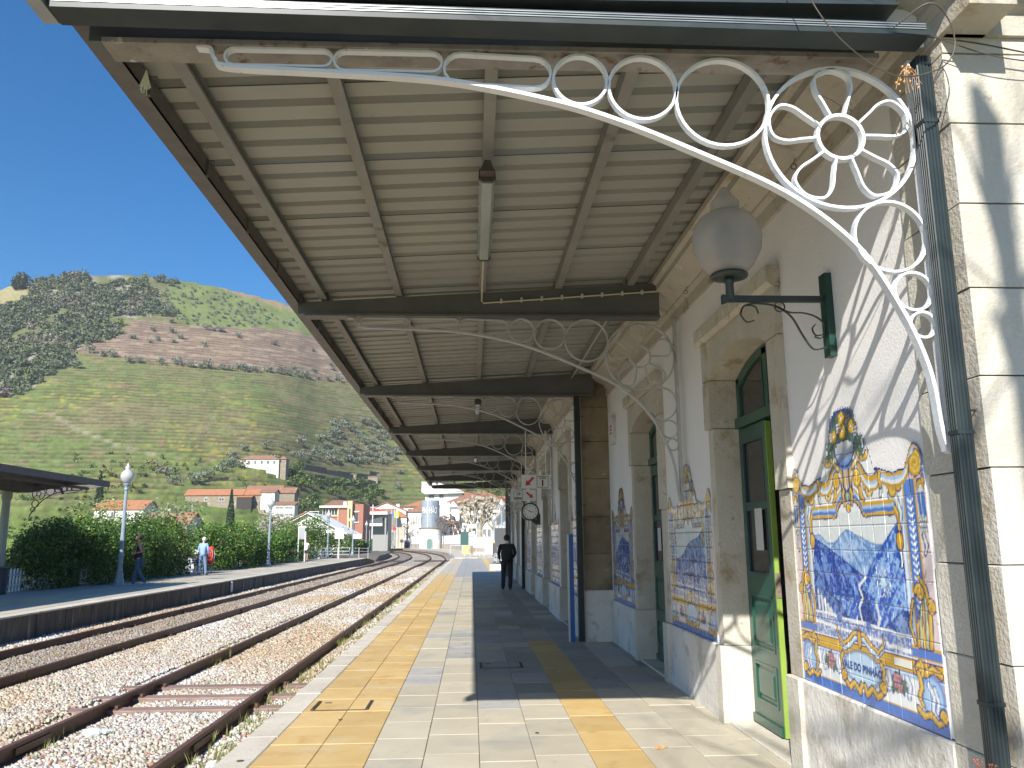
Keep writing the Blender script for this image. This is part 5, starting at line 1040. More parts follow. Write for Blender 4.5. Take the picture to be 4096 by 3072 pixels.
t = thing('marker_post', 'small white marker fixed low on the opposite platform face', 'marker', (-9.93, 35.4, -.38)); MB().prism([(-.09, 0), (.09, 0), (.09, .34), (.05, .40), (-.05, .40), (-.09, .34)], 'x', 0, .05).ob('plate', signw, t); MB().box(0, .04, -.10, .10, -.12, -.005).ob('foot', mat('grey_foot', (.2, .2, .2)), t)
# ------------------------------------------------------------------ things past the canopy on this side
t = thing('planter', 'low white flower planter with carved sides by the walking man', 'planter', (1.35, 46.9, 0)); MB().bev(-.35, .45, -.3, .3, 0, .30, .03).ob('box', wc, t)
V, F = leaf_cloud(260, (.38, .3, .2), .05, 3, .2, 5, c0=(.05, 0, .42)); link(npmesh('plant', V, F, leafmat('grey_leaf', (.22, .26, .2), (.5, .52, .48), .3)), 'plant', t)
t = thing('planter', 'grey stone planter box beside the dark post', 'planter', (2.35, 46.0, 0)); MB().bev(-.45, .45, -.4, .4, 0, .42, .03).ob('box', mat('grey_stone', (.36, .34, .31), rough=.9), t)
t = thing('parasol', 'closed cream parasol on a pole near the white gate', 'parasol', (2.35, 77.5, 0)); MB().tube([(0, 0, 0), (0, 0, 2.9)], .03, 8).ob('pole', lampm, t)
q = MB(); q.lathe([(.22, 1.15), (.20, 1.3), (.24, 1.5), (.16, 2.3), (.05, 3.0)], (0, 0, 0), 16, flute=.3); q.ob('canopy', mat('parasol_cloth', (.62, .56, .50), (.45, .40, .36), scale=12), t)
t = thing('warning_sign', 'square yellow warning board on a barrier at the platform end', 'sign', (-.6, 92.5, -.07)); MB().box(-.40, .38, -.03, .0, .28, 1.12).ob('board', mat('sign_yellow', (.70, .50, .08), (.66, .52, .22), scale=4), t); q = MB(); q.prism([(-.2, .5), (.2, .5), (0, .85)], 'y', -.036, -.031); q.ob('symbol', mat('sign_pale', (.72, .62, .30)), t)
q = MB()
for p in (-1.8, -.2, 1.4): q.tube([(p, .05, 0), (p, .05, 1.2)], .025, 6)
q.tube([(-1.8, .05, 1.18), (1.4, .05, 1.18)], .025, 6); q.ob('barrier', alf, t)
sign_post(-1.35, 117, -.07, 2.9, 1.15, 1.85, 'dark green notice board on a post right of the water tower', mat('board_green', (.03, .09, .08), rough=.5), off=.3)
sign_post(.0, 121, -.07, 4.0, 1.3, .55, 'blank white name board on a post among the pollarded trees', signw)
t = thing('vending_machine', 'tall white cabinet standing beside the dark post', 'cabinet', (3.05, 52, 0)); MB().bev(-.55, .55, -.4, .4, 0, 1.9, .02).ob('body', signw, t); MB().box(-.42, -.05, -.41, -.402, .9, 1.7).ob('panel', mat('grey_panel', (.4, .4, .42)), t)
t = thing('kiosk', 'small dark kiosk counter with a yellow strip behind the walking man', 'kiosk', (3.3, 86, 0)); MB().box(-1.2, 1.2, -.5, .5, 0, 1.35).ob('counter', mat('kiosk_dark', (.06, .06, .06)), t); MB().box(-1.22, 1.22, -.52, .52, 1.35, 1.5).ob('strip', mat('yellow_strip', (.6, .42, .05)), t); MB().box(-1.25, 1.25, -.55, .55, 1.5, 1.62).ob('top', signw, t)
# ------------------------------------------------------------------ PEOPLE
def skin(name, pts, edges, m, parent, lvl=2, root=0, fl=None):
    me = bpy.data.meshes.new(name); me.from_pydata([p[:3] for p in pts], edges, []); o = link(me, name, parent); me.materials.append(m)
    md = o.modifiers.new('skin', 'SKIN'); md.use_smooth_shade = True; md.branch_smoothing = .3; sv = me.skin_vertices[0].data
    for i, p in enumerate(pts): sv[i].radius = (p[3], p[4] if len(p) > 4 else p[3]); sv[i].use_root = (i == root)
    o.modifiers.new('sub', 'SUBSURF').levels = lvl; o.modifiers['sub'].render_levels = lvl; return o
skinm = mat('skin', (.48, .27, .18), (.42, .23, .15), scale=8, rough=.55)
def person(label, x_, y_, z_, rz, H, J, cols, hair_m, extra=None, long_sleeve=True, shorts=False, slim=1.0):
    """J: joint positions for a 1.75 m body; front is -Y"""
    s = H/1.75; t = thing('person', label, 'person', (x_, y_, z_), rz); t.scale = (s*slim, s*slim, s)
    D = dict(pel=(0, .0, .95), wst=(0, 0, 1.10), chs=(0, 0, 1.32), nck=(0, .01, 1.50), hd0=(0, -.01, 1.60), hd1=(0, -.015, 1.67),
        hl=(-.10, 0, .90), kl=(-.10, 0, .50), al=(-.10, .02, .10), tl=(-.11, -.13, .04), hr=(.10, 0, .90), kr=(.10, 0, .50), ar=(.10, .02, .10), tr=(.11, -.13, .04),
        sl=(-.18, 0, 1.43), el=(-.25, .02, 1.15), wl=(-.25, -.06, .90), sr=(.18, 0, 1.43), er=(.25, .02, 1.15), wr=(.25, -.06, .90)); D.update(J)
    g = lambda k, r, r2_=None: (*D[k], r, r2_ or r)
    b = [g('pel', .09, .085), g('wst', .085, .08), g('chs', .10, .09), g('nck', .05), g('hd0', .065), g('hd1', .06), g('hl', .075), g('kl', .05), g('al', .034), g('hr', .075), g('kr', .05), g('ar', .034), g('sl', .05), g('el', .037), g('wl', .024), g('sr', .05), g('er', .037), g('wr', .024)]
    body = skin('body', b, [(0, 1), (1, 2), (2, 3), (3, 4), (4, 5), (0, 6), (6, 7), (7, 8), (0, 9), (9, 10), (10, 11), (2, 12), (12, 13), (13, 14), (2, 15), (15, 16), (16, 17)], skinm, t)
    q = MB(); hx, hy, hz = D['hd0']; q.ball((hx, hy, hz+.035), .1, 14, 12, (.78, .92, 1.18)); q.prism([(hy-.088, hz+.05), (hy-.118, hz+.005), (hy-.085, hz-.005)], 'x', hx-.013, hx+.013)
    for e in (-1, 1): q.ball((hx+e*.08, hy+.01, hz+.03), .026, 6, 5, (.5, .8, 1.2)); 
    q.ob('head', skinm, t, smooth=True)
    q = MB(); [q.ball((hx+e*.03, hy-.082, hz+.05), .012, 6, 4) for e in (-1, 1)]; q.ob('eyes', mat('eye_dark', (.03, .02, .02)), t); q = MB(); q.box(hx-.025, hx+.025, hy-.088, hy-.082, hz-.035, hz-.027); q.ob('mouth', mat('lip', (.35, .12, .10)), t)
    for w_, e_, sg in (('wl', 'el', -1), ('wr', 'er', 1)):
        W_ = Vector(D[w_]); d = (W_-Vector(D[e_])).normalized(); sd = Vector((sg, 0, 0)); sd = (sd-d*sd.dot(d)).normalized(); n_ = d.cross(sd)
        P = [(*W_, .024, .02), (*(W_+d*.05), .034, .018), (*(W_+d*.085), .034, .016)]; E_ = [(0, 1), (1, 2)]
        for k in range(4): o_ = (k-1.5)*.019; L_ = (.065, .078, .074, .058)[k]; i0 = len(P); P += [(*(W_+d*.10+n_*o_), .0085), (*(W_+d*(.10+L_*.5)+n_*o_-sd*.008), .008), (*(W_+d*(.10+L_)+n_*o_*.9-sd*.03), .007)]; E_ += [(2, i0), (i0, i0+1), (i0+1, i0+2)]
        i0 = len(P); P += [(*(W_+d*.055-n_*.035), .010), (*(W_+d*.095-n_*.045-sd*.01), .009)]; E_ += [(1, i0), (i0, i0+1)]
        skin('hand', P, E_, skinm, body, 1)
    up, lo, sh = cols
    tp = [(D['pel'][0], D['pel'][1], .84, .15, .14), g('wst', .145, .135), g('chs', .165, .15), (*(Vector(D['nck'])-Vector((0, 0, .05))), .075), g('sl', .068), g('sr', .068)]; E_ = [(0, 1), (1, 2), (2, 3), (2, 4), (2, 5)]
    if long_sleeve:
        wl, wr = Vector(D['wl']), Vector(D['wr']); tp += [g('el', .052), (*(wl+(Vector(D['el'])-wl)*.08), .036), g('er', .052), (*(wr+(Vector(D['er'])-wr)*.08), .036)]; E_ += [(4, 6), (6, 7), (5, 8), (8, 9)]
    elif long_sleeve is None: tp[4] = g('sl', .05); tp[5] = g('sr', .05)
    else:
        for a_, b_ in (('sl', 'el'), ('sr', 'er')): m_ = (Vector(D[a_])+Vector(D[b_]))/2; tp.append((*m_, .055))
        E_ += [(4, 6), (5, 7)]
    skin('shirt', tp, E_, up, t, 2)
    tr = [(D['pel'][0], D['pel'][1], 1.02, .14, .13), (D['hl'][0]*.95, D['hl'][1], .86, .095), g('kl', .07), (D['al'][0], D['al'][1], D['al'][2]-.05, .06), (D['hr'][0]*.95, D['hr'][1], .86, .095), g('kr', .07), (D['ar'][0], D['ar'][1], D['ar'][2]-.05, .06)]
    if shorts:
        for i, (h_, k_) in ((2, ('hl', 'kl')), (5, ('hr', 'kr'))): m_ = Vector(D[h_])*.35+Vector(D[k_])*.65; tr[i] = (*m_, .09)
        tr = [tr[0], tr[1], tr[2], tr[4], tr[5]]; skin('shorts', tr, [(0, 1), (1, 2), (0, 3), (3, 4)], lo, t, 2)
    else: skin('trousers', tr, [(0, 1), (1, 2), (2, 3), (0, 4), (4, 5), (5, 6)], lo, t, 2)
    for a_, t_ in (('al', 'tl'), ('ar', 'tr')): A_ = Vector(D[a_]); T_ = Vector(D[t_]); d = (T_-A_); skin('shoe', [(A_.x, A_.y+.03, A_.z-.045, .045, .04), (*(A_*.5+T_*.5-Vector((0, 0, .02))), .042, .035), (*T_, .038, .028)], [(0, 1), (1, 2)], sh, t, 2)
    q = MB(); q.ball((hx, hy+.018, hz+.062), .105, 12, 9, (.86, .95, 1.0)); hr = q.ob('hair', hair_m, t, smooth=True)
    return t, D, s
blacksuit = mat('black_suit', (.012, .011, .014), (.018, .017, .02), scale=5, rough=.8); shoe_b = mat('black_shoe', (.01, .01, .01), rough=.3); hair_d = mat('dark_hair', (.02, .015, .012), rough=.6)
t, D, s = person('man in a black suit walking away in the canopy shade', 1.15, 27.7, 0, PI, 1.78, dict(kl=(-.10, -.02, .5), al=(-.09, .02, .10), kr=(.10, -.01, .5), ar=(.115, .03, .10), el=(-.235, .05, 1.16), wl=(-.17, -.10, 1.0), er=(.235, .04, 1.15), wr=(.20, -.05, .95)), (blacksuit, blacksuit, shoe_b), hair_d, slim=1.14)
q = MB(); q.lathe([(.058, 1.50), (.062, 1.52), (.058, 1.545)], (0, .01, 0), 14); q.ob('collar', mat('white_collar', (.7, .7, .72)), t); skin('jacket', [(0, 0, .84, .185, .13), (0, 0, 1.1, .18, .13), (0, 0, 1.34, .20, .125)], [(0, 1), (1, 2)], blacksuit, t)
jean = mat('blue_jeans', (.045, .085, .15), (.06, .11, .19), scale=14, rough=.85); jean2 = mat('faded_jeans', (.10, .18, .28), (.13, .22, .34), scale=14, rough=.85)
t, D, s = person('woman in black tank top, jeans and sunglasses walking by the lamp', -12.1, 31.2, ZL, PI*-.42, 1.82, dict(kl=(-.09, -.10, .5), al=(-.09, -.17, .11), tl=(-.10, -.30, .07), kr=(.09, .04, .5), ar=(.09, .27, .16), tr=(.10, .16, .06), el=(-.27, .10, 1.17), wl=(-.16, -.08, 1.12), er=(.27, .10, 1.17), wr=(.17, -.08, 1.14), nck=(0, -.03, 1.5), hd0=(0, -.06, 1.6), hd1=(0, -.07, 1.67)), (mat('black_top', (.015, .013, .02), rough=.8), jean, mat('pale_shoe', (.4, .38, .38))), mat('brown_hair', (.022, .014, .011), rough=.8), long_sleeve=None)
MB().box(-.07, .07, -.155, -.135, 1.64, 1.675).ob('sunglasses', shoe_b, t); MB().ball((.0, -.16, 1.02), .12, 10, 7, (1.1, .5, .8)).ob('waist_bag', mat('maroon_cloth', (.10, .02, .03)), t, smooth=True); MB().ball((0, .0, 1.70), .115, 10, 7, (.95, .85, .7)).ob('curls', mat('brown_hair', (.022, .014, .011)), t); skin('jacket_at_waist', [(0.12, .08, 1.0, .07), (.16, .14, .8, .10, .04), (.16, .16, .62, .08, .03)], [(0, 1), (1, 2)], mat('teal_cloth', (.02, .07, .09)), t)
bluesh = mat('blue_shirt', (.27, .40, .66), (.22, .34, .60), scale=9, rough=.85, bump=.4, bscale=25); grey_h = mat('white_hair', (.62, .60, .58), rough=.8)
person('white haired man in light blue shirt and jeans, back turned, at the bench', -12.75, 40.5, ZL, PI*.92, 1.80, dict(kl=(-.15, 0, .5), al=(-.20, .02, .10), tl=(-.22, -.12, .05), kr=(.14, -.02, .5), ar=(.19, .0, .10), tr=(.22, -.14, .05), hl=(-.10, 0, .9), el=(-.24, -.02, 1.16), wl=(-.19, -.14, .95), er=(.24, -.02, 1.16), wr=(.19, -.14, .95), hd0=(0, -.05, 1.59), hd1=(0, -.06, 1.65)), (bluesh, jean2, mat('brown_shoe', (.10, .05, .03))), grey_h)
person('girl in white shirt and navy shorts facing the timetable stand', -12.95, 66.4, ZL, PI*.85, 1.70, dict(el=(-.20, -.12, 1.18), wl=(-.10, -.28, 1.12), er=(.22, -.12, 1.20), wr=(.14, -.30, 1.22), hd0=(0, -.04, 1.59)), (mat('white_shirt', (.74, .72, .78), (.68, .66, .72), scale=10), mat('navy_shorts', (.03, .03, .09)), mat('dark_shoe', (.08, .05, .06))), mat('auburn_hair', (.08, .035, .025)), long_sleeve=False, shorts=True)
# ================================================================== HILL (heights as a function of bearing and distance)
D0, DR = 150.0, 650.0
def foot(ph):
    q = np.clip((np.degrees(ph)+15)/10, 0, 1); return 150+112*q*q*(3-2*q)
RPH = np.radians([-60, -45, -36, -30.15, -29.47, -26.53, -22.82, -20.83, -18.2, -15.17, -12.05, -10.76, -6.2, -2, 3, 8, 20, 40, 60])
RTE = np.array([.16, .20, .24, .266, .274, .293, .304, .302, .301, .293, .280, .268, .245, .215, .180, .155, .12, .10, .09])
def ridge_z(ph): return 1.6+np.interp(ph, RPH, RTE)*DR
def hill_raw(ph, d):
    t = (d-foot(ph))/(DR-foot(ph)); zr_ = ridge_z(ph); tc = np.clip(t, 0, 1)
    z = zr_*(.04*tc+.96*tc*tc)
    return z
def hill_smooth(ph, d):
    """open slope without terraces"""
    x, y = d*np.sin(ph), d*np.cos(ph); t = np.clip((d-foot(ph))/(DR-foot(ph)), 0, 1)
    z = hill_raw(ph, d)+t*(1-t)*4*(9*(fbm(x/120, y/120, 31, 3)-.5))+np.clip((t-.93)/.07, 0, 1)*2.5*(fbm(x/9, y/9, 5, 2)-.5)
    b = np.maximum(d-DR, 0); return z-b*.45-.55
# positions on the hill, in metres
OLROW= [(-214.5,446.7),(-220.0,472.3),(-212.2,469.8),(-205.8,468.8),(-194.0,464.1),(-189.1,466.6),(-179.0,471.2),(-170.7,475.3),(-163.3,476.3),(-158.3,476.4),(-154.9,479.6),(-148.3,483.3),(-143.7,485.7),(-139.5,491.1),(-135.3,491.2),(-131.2,494.9),(-124.7,501.2),(-119.4,506.1),(-115.3,511.7),(-111.1,517.2),(-107.1,524.7),(-101.2,535.5),(-95.5,542.7),(-90.5,550.6),(-85.0,558.6)]
OLSC= [(-200.6,541.0),(-204.6,522.4),(-196.7,508.8),(-197.8,501.4),(-209.0,502.8),(-194.1,526.3),(-186.0,519.7),(-187.3,510.7),(-169.2,515.4),(-135.0,554.8),(-157.3,545.8),(-169.7,546.2),(-173.7,544.5),(-177.2,543.3),(-113.6,579.0),(-108.2,593.7),(-105.1,545.0),(-99.5,570.9),(-96.5,565.3),(-114.8,525.1)]
GROVE= [(-62.7,437.5),(-77.8,447.8),(-49.0,503.1),(-52.8,488.2),(-72.5,425.4),(-55.1,505.5),(-37.8,490.0),(-67.9,484.8),(-71.0,492.9),(-58.6,460.8),(-57.9,450.3),(-74.7,489.8),(-65.1,491.7),(-64.8,450.4),(-78.0,395.9),(-55.0,465.3),(-77.2,404.7),(-44.0,474.5),(-45.2,502.0),(-49.3,511.6),(-78.7,419.7),(-46.4,463.7),(-67.6,507.5),(-54.5,455.8),(-61.2,500.3),(-50.7,518.0),(-76.1,462.8),(-71.2,436.7),(-59.9,486.3),(-44.7,490.5),(-75.5,417.2),(-59.8,511.0),(-71.9,468.0),(-75.8,437.5),(-48.8,476.5),(-57.1,485.2),(-68.0,424.1),(-73.7,451.5),(-48.8,486.1),(-65.6,479.5),(-65.3,461.9),(-52.7,479.1),(-69.4,445.1),(-65.7,436.1),(-76.5,483.0),(-40.8,494.8),(-59.5,471.8),(-81.0,378.4),(-64.2,511.0),(-77.5,432.1),(-56.5,514.4),(-68.0,463.5),(-72.8,409.6),(-67.6,454.0),(-67.6,498.9),(-60.9,443.8),(-56.1,495.3),(-79.5,475.4),(-42.7,485.1),(-62.5,475.9),(-78.2,467.0),(-79.1,385.0),(-52.0,503.3),(-51.8,466.6),(-45.1,515.5),(-60.6,454.0),(-78.0,457.4),(-76.2,471.9),(-45.9,481.3),(-56.7,473.1),(-70.5,417.6),(-54.2,521.7),(-72.1,483.7),(-50.0,459.3)]
NEAR= [(-97.3,355.4),(-91.9,369.2),(-87.1,383.2),(-84.1,406.9),(-80.0,438.8),(-97.3,339.3),(-93.8,326.3),(-90.3,327.3),(-94.5,317.8),(-89.6,336.8),(-84.8,351.9),(-96.1,305.2),(-97.5,295.8),(-101.3,287.2),(-109.9,299.5),(-37.5,426.3),(-67.6,276.9),(-71.0,269.3),(-39.6,453.3)]
ORCH= [(-74.9,358.8),(-72.1,343.0),(-70.3,331.1),(-67.5,342.4),(-65.2,356.1),(-64.1,368.5),(-58.4,357.3),(-58.7,382.5),(-54.1,376.1),(-54.1,400.4),(-49.5,386.8),(-49.0,411.6),(-45.1,402.5),(-60.8,379.2),(-51.3,368.4),(-46.6,378.1),(-61.7,322.2),(-60.8,297.3)]
SCRUB= [(-198.1,580.6),(-190.1,603.3),(-222.1,607.1),(-150.8,596.7),(-139.6,595.4),(-174.9,578.1),(-187.2,552.1),(-180.9,547.9),(-191.3,595.0),(-210.2,604.0),(-131.8,607.4),(-208.8,587.0),(-174.1,571.6),(-192.8,560.3),(-168.7,570.6),(-164.2,569.3),(-184.0,598.4),(-188.0,598.7),(-153.5,597.6),(-219.5,584.7),(-179.7,611.7),(-149.6,586.2),(-216.3,573.6),(-167.1,604.3),(-208.4,597.2),(-165.4,600.1),(-177.3,578.4),(-160.7,568.2),(-199.7,549.3),(-154.3,574.1),(-208.3,565.9),(-164.4,591.6),(-171.0,583.5),(-203.9,587.1),(-177.1,556.0),(-159.9,577.3),(-174.5,600.2),(-166.8,595.6),(-155.6,590.8),(-159.3,605.4),(-166.8,583.6),(-171.8,588.4),(-194.1,550.8),(-200.4,598.9),(-230.0,603.2),(-199.1,604.0),(-193.4,595.9),(-181.9,572.8),(-193.6,606.9),(-176.2,564.1),(-183.8,610.4),(-206.4,557.0),(-189.3,596.2),(-162.6,593.6),(-150.6,592.1),(-135.5,610.6),(-201.3,589.0),(-199.3,576.5),(-160.9,584.8),(-217.4,587.6),(-183.8,591.6),(-214.2,580.7),(-169.9,606.7),(-164.9,565.4),(-206.3,577.3),(-157.6,601.2),(-211.2,568.5),(-163.6,577.8),(-216.7,604.8),(-172.3,597.1),(-197.7,555.9),(-191.0,564.6),(-205.7,607.6),(-223.1,588.6),(-171.9,601.4),(-135.8,599.8),(-175.7,570.5),(-188.8,611.0),(-196.8,549.8),(-186.4,580.8),(-196.3,583.4),(-177.1,590.0),(-208.0,574.5),(-156.9,582.8),(-218.9,598.7),(-212.8,567.4),(-140.1,599.9),(-163.1,610.6),(-192.0,546.2),(-192.6,586.7),(-178.9,594.1),(-188.4,581.2),(-181.5,576.6),(-157.2,575.9),(-206.3,593.7),(-185.7,570.5),(-173.5,606.2),(-211.7,591.2),(-157.2,606.4),(-171.7,573.9),(-169.5,577.1),(-206.2,585.8),(-225.5,600.0),(-215.9,579.6),(-146.1,601.0),(-161.3,597.1),(-153.5,580.6),(-180.4,582.2),(-190.5,586.9),(-175.7,583.6),(-163.6,602.7),(-168.5,559.7),(-203.2,570.4),(-184.1,562.1),(-196.7,574.8),(-211.4,587.1),(-184.8,546.1),(-150.3,604.1),(-184.7,607.6),(-189.8,560.2),(-210.9,579.3),(-187.1,603.7),(-182.8,568.3),(-189.5,551.9),(-206.8,599.9),(-186.3,610.7),(-162.7,572.3),(-177.0,611.4),(-203.6,560.1),(-195.1,592.2),(-184.9,550.8),(-179.0,575.3),(-218.0,601.2),(-181.4,589.7),(-187.5,570.5),(-159.9,571.0),(-144.3,588.1),(-191.1,575.6),(-182.7,615.4),(-216.8,592.6),(-146.8,610.1),(-169.1,586.6),(-166.9,566.4),(-161.7,577.3),(-196.4,599.1),(-192.5,582.5),(-190.3,608.9),(-146.1,584.5),(-177.0,606.7),(-202.4,575.4),(-191.0,567.7),(-211.3,598.3),(-202.1,594.1),(-153.9,602.7),(-204.0,602.4),(-213.0,607.2),(-178.9,586.8),(-199.0,552.2),(-219.9,609.5),(-209.9,572.2),(-140.1,611.1),(-126.2,613.2),(-185.3,574.9),(-198.5,562.5),(-195.3,603.2),(-218.8,580.1),(-192.8,552.9),(-182.2,560.6),(-169.7,557.8),(-187.7,544.6)]
BROWNP= [(-230.0,491.3),(-217.2,508.0),(-221.7,533.8),(-187.5,543.6),(-156.5,569.4),(-111.7,619.0),(-53.9,633.7),(-23.0,617.6),(-68.9,575.4),(-96.9,542.9),(-134.5,494.5),(-173.5,475.3),(-204.4,470.5),(-226.8,471.8)]
PATHP= [(-208.4,383.0),(-189.7,377.0),(-180.5,369.2),(-166.7,356.4),(-154.1,346.8),(-140.2,336.5),(-128.6,330.4),(-120.0,325.6)]
WOODP = [(-245, 660), (-226, 596.6), (-209, 567), (-205, 553), (-216, 544), (-225, 528), (-219, 507), (-223, 496), (-231, 494), (-227, 472), (-216, 446), (-221, 431), (-217, 419), (-217, 407), (-221, 395), (-232, 395), (-262, 400), (-460, 560), (-460, 700), (-300, 700)]
GRASSP = [(-340, 580), (-311, 566), (-293, 550), (-319, 540), (-360, 560)]
def inside(x, y, P):
    c = np.zeros(len(x), bool)
    for i in range(len(P)):
        x1, y1 = P[i]; x2, y2 = P[i-1]
        if y1 == y2: continue
        c ^= ((y1 > y) != (y2 > y)) & (x < (x2-x1)*(y-y1)/(y2-y1)+x1)
    return c
def wob(x, y, P, a=9): return inside(x+a*(fbm(x/14, y/14, 41, 3)-.5)*2, y+a*(fbm(x/14+5, y/14, 43, 3)-.5)*2, P)
# the slope is cut into terraces: each level has an earth bank and a tread
def hillmesh():
    ph = np.radians(np.arange(-56, 42, .17)); STEP = 2.3; levels = np.arange(1.2, 236, STEP); dd = np.arange(D0, DR+.01, .75)
    NP = len(ph); PH, DD = np.meshgrid(ph, dd, indexing='ij'); Z = hill_smooth(PH, DD)
    rows_d = [np.full(NP, D0-.0)]; rows_z = [np.full(NP, -.9)]; rk = [0]
    top = Z[:, -1]
    for L in levels:
        lv = L+.0*ph+1.1*(fbm(ph*60, ph*0+L*.13, 7, 2)-.5)
        idx = np.argmax(Z >= lv[:, None], axis=1); ok = (Z >= lv[:, None]).any(1); d = np.where(ok, dd[idx], DR)
        d = np.where(ok, d, DR); x, y = d*np.sin(ph), d*np.cos(ph)
        wd = wob(x, y, WOODP); h = STEP*np.where(wd, .12, .5*(.6+.8*fbm(ph*150, ph*0+L, 17, 2)))
        z0 = np.where(ok, lv, top); rows_d += [d, np.minimum(d+.35, DR+.3)]; rows_z += [z0-.3*h*0, np.where(ok, z0+h, top+.02)]; rk += [1, 2]
    for b in (6, 25, 80, 200): rows_d.append(np.full(NP, DR+b)); rows_z.append(top-b*.45); rk.append(0)
    Dm = np.maximum.accumulate(np.array(rows_d), 0); Dm += np.arange(len(rows_d))[:, None]*.002; Zm = np.maximum.accumulate(np.array(rows_z)[:-4], 0); Zm = np.concatenate([Zm, np.array(rows_z)[-4:]]); Dm[-4:] += .5
    X = Dm*np.sin(ph); Y = Dm*np.cos(ph); n, m = X.shape; V = np.stack([X, Y, Zm], -1).reshape(-1, 3)
    ii = (np.arange(n-1)[:, None]*m+np.arange(m-1)[None]).ravel(); F = np.stack([ii, ii+1, ii+m+1, ii+m], 1)
    x, y, z = V.T; kind = np.repeat(np.array(rk), m); g = lambda a: np.array(a)[None]
    c = g([.125, .165, .055])*np.ones((len(x), 1))
    r, th = np.hypot(x, y), np.arctan2(x, y)
    big = fbm(x/55, y/55, 3, 4); mid = fbm(th*90, z*.35, 13, 3); strip = fbm(th*46, z*1.6, 23, 3)
    a = np.clip((big-.44)*5, 0, 1)[:, None]*.75; c = c*(1-a)+a*g([.18, .165, .085])
    a = np.clip((mid-.56)*7, 0, 1)[:, None]*.75; c = c*(1-a)+a*g([.20, .155, .09])
    a = np.clip((strip-.58)*9, 0, 1)[:, None]*.65; c = c*(1-a)+a*g([.095, .135, .04])
    up = np.clip((z-88)/25, 0, 1)*np.clip((r-395)/40, 0, 1)*.5; c = c*(1-up[:, None])+up[:, None]*g([.165, .16, .07])
    # yellow flowers strung along the lower terraces
    yl = np.clip((fbm(th*120, z*3.1, 51, 3)-.60)*14, 0, 1)*np.clip((95-z)/25, 0, 1)*np.clip((fbm(x/40, y/40, 53, 2)-.42)*5, 0, 1)*(z > 14); c = c*(1-yl[:, None]*.6)+(yl*.6)[:, None]*g([.33, .29, .05])
    bank = kind == 1; bk = bank[:, None]*.75*np.clip((fbm(th*70, z*.5, 15, 2)-.3)*4, .25, 1)[:, None]; c = c*(1-bk)+bk*g([.07, .055, .032])
    br = wob(x, y, BROWNP, 5); cb = g([.195, .150, .110])*(.8+.5*fbm(x/9, y/9, 61, 3))[:, None]; cb = np.where(bank[:, None], g([.12, .08, .06]), cb); a2 = np.clip((strip-.56)*8, 0, 1)[:, None]; cb = cb*(1-a2)+a2*g([.25, .20, .14]); c = np.where(br[:, None], cb, c)
    scrub = wob(x, y, [(-232, 640), (-228, 596), (-209, 567), (-205, 553), (-187.5, 543), (-156, 569), (-111, 615), (-100, 640)], 6); c = np.where(scrub[:, None], g([.125, .155, .055])*(.75+.6*fbm(x/12, y/12, 71, 3))[:, None], c)
    rb = inside(x, y, [(-215, 660), (-217, 630), (-190, 618), (-160, 622), (-120, 628), (-110, 660)]); c = np.where(rb[:, None], g([.21, .16, .10]), c)
    wd = wob(x, y, WOODP) & ~wob(x, y, GRASSP, 5); cw = g([.115, .125, .055])*(.7+.6*fbm(x/8, y/8, 81, 3))[:, None]; ro = np.clip((fbm(x/16, y/16, 83, 3)-.60)*9, 0, 1)[:, None]; cw = cw*(1-ro)+ro*g([.26, .24, .20]); c = np.where(wd[:, None], cw, c)
    gp = wob(x, y, GRASSP, 4); c = np.where(gp[:, None], g([.26, .23, .12]), c)
    # worn track across the vines
    dm = np.full(len(x), 99.)
    for (x0, y0), (x1, y1) in zip(PATHP[:-1], PATHP[1:]):
        t = np.clip(((x-x0)*(x1-x0)+(y-y0)*(y1-y0))/((x1-x0)**2+(y1-y0)**2), 0, 1); dm = np.minimum(dm, np.hypot(x-x0-t*(x1-x0), y-y0-t*(y1-y0)))
    pa = np.clip(1.4-dm/1.1, 0, 1)[:, None]*.45; c = c*(1-pa)+pa*g([.30, .27, .20])
    lowg = np.clip((300-r)/60, 0, 1)*.8; c = c*(1-lowg[:, None])+lowg[:, None]*g([.10, .16, .035])*(.6+.8*fbm(x/7, y/7, 91, 3))[:, None]
    return npmesh('hill', V, F, vmat('hill_soil', rough=.95, bump=1, bscale=1.1, nz=.32, nscale=.6, spec=.1), np.clip(c, .01, .6))
link(hillmesh(), 'hill', kind='structure')
def gz(x, y): return float(hill_smooth(np.array(math.atan2(x, y)), np.array(math.hypot(x, y)))) if math.hypot(x, y) > D0 else -1.0
# ------------------------------------------------------------------ trees on the hill
olm = leafmat('olive_leaf', (.15, .175, .12), (.27, .30, .225), .25, .6, .3); okm = leafmat('oak_leaf', (.035, .06, .02), (.09, .115, .045), .15, .6, .3); brm = leafmat('bare_twig', (.17, .14, .11), (.28, .24, .19), .2, .8, .2); citm = leafmat('citrus_leaf', (.05, .10, .02), (.14, .19, .04), .25, .5)
def crown_mesh(seed, n=170, lf=.42, h=4.4, r=2.5, m=None, m2=None):
    V, F = leaf_cloud(n, (r*1.25, r*1.25, h*.50), lf, seed, .25, 8, c0=(0, 0, h*.60)); q = MB().tube([(0, 0, -.3), (.1, 0, h*.3), (0, .1, h*.55)], [.28, .2, .1], 5)
    q.add([], []); b = len(q.v); q.k = 1; q.v += [tuple(v) for v in V]; q.f += [tuple(f+b) for f in F]; q.mi += [1]*len(F); return q.mesh('olive_tree', [trunkm, m or olm])
olives = [crown_mesh(s, 190, .40) for s in (1, 2, 3, 4, 5)]; cits = [crown_mesh(s, 260, .42, 4.6, 2.7, citm) for s in (11, 12, 13)]; darks = [crown_mesh(s, 200, .5, 5.2, 2.9, okm) for s in (21, 22, 23)]
rg = random.Random(31)
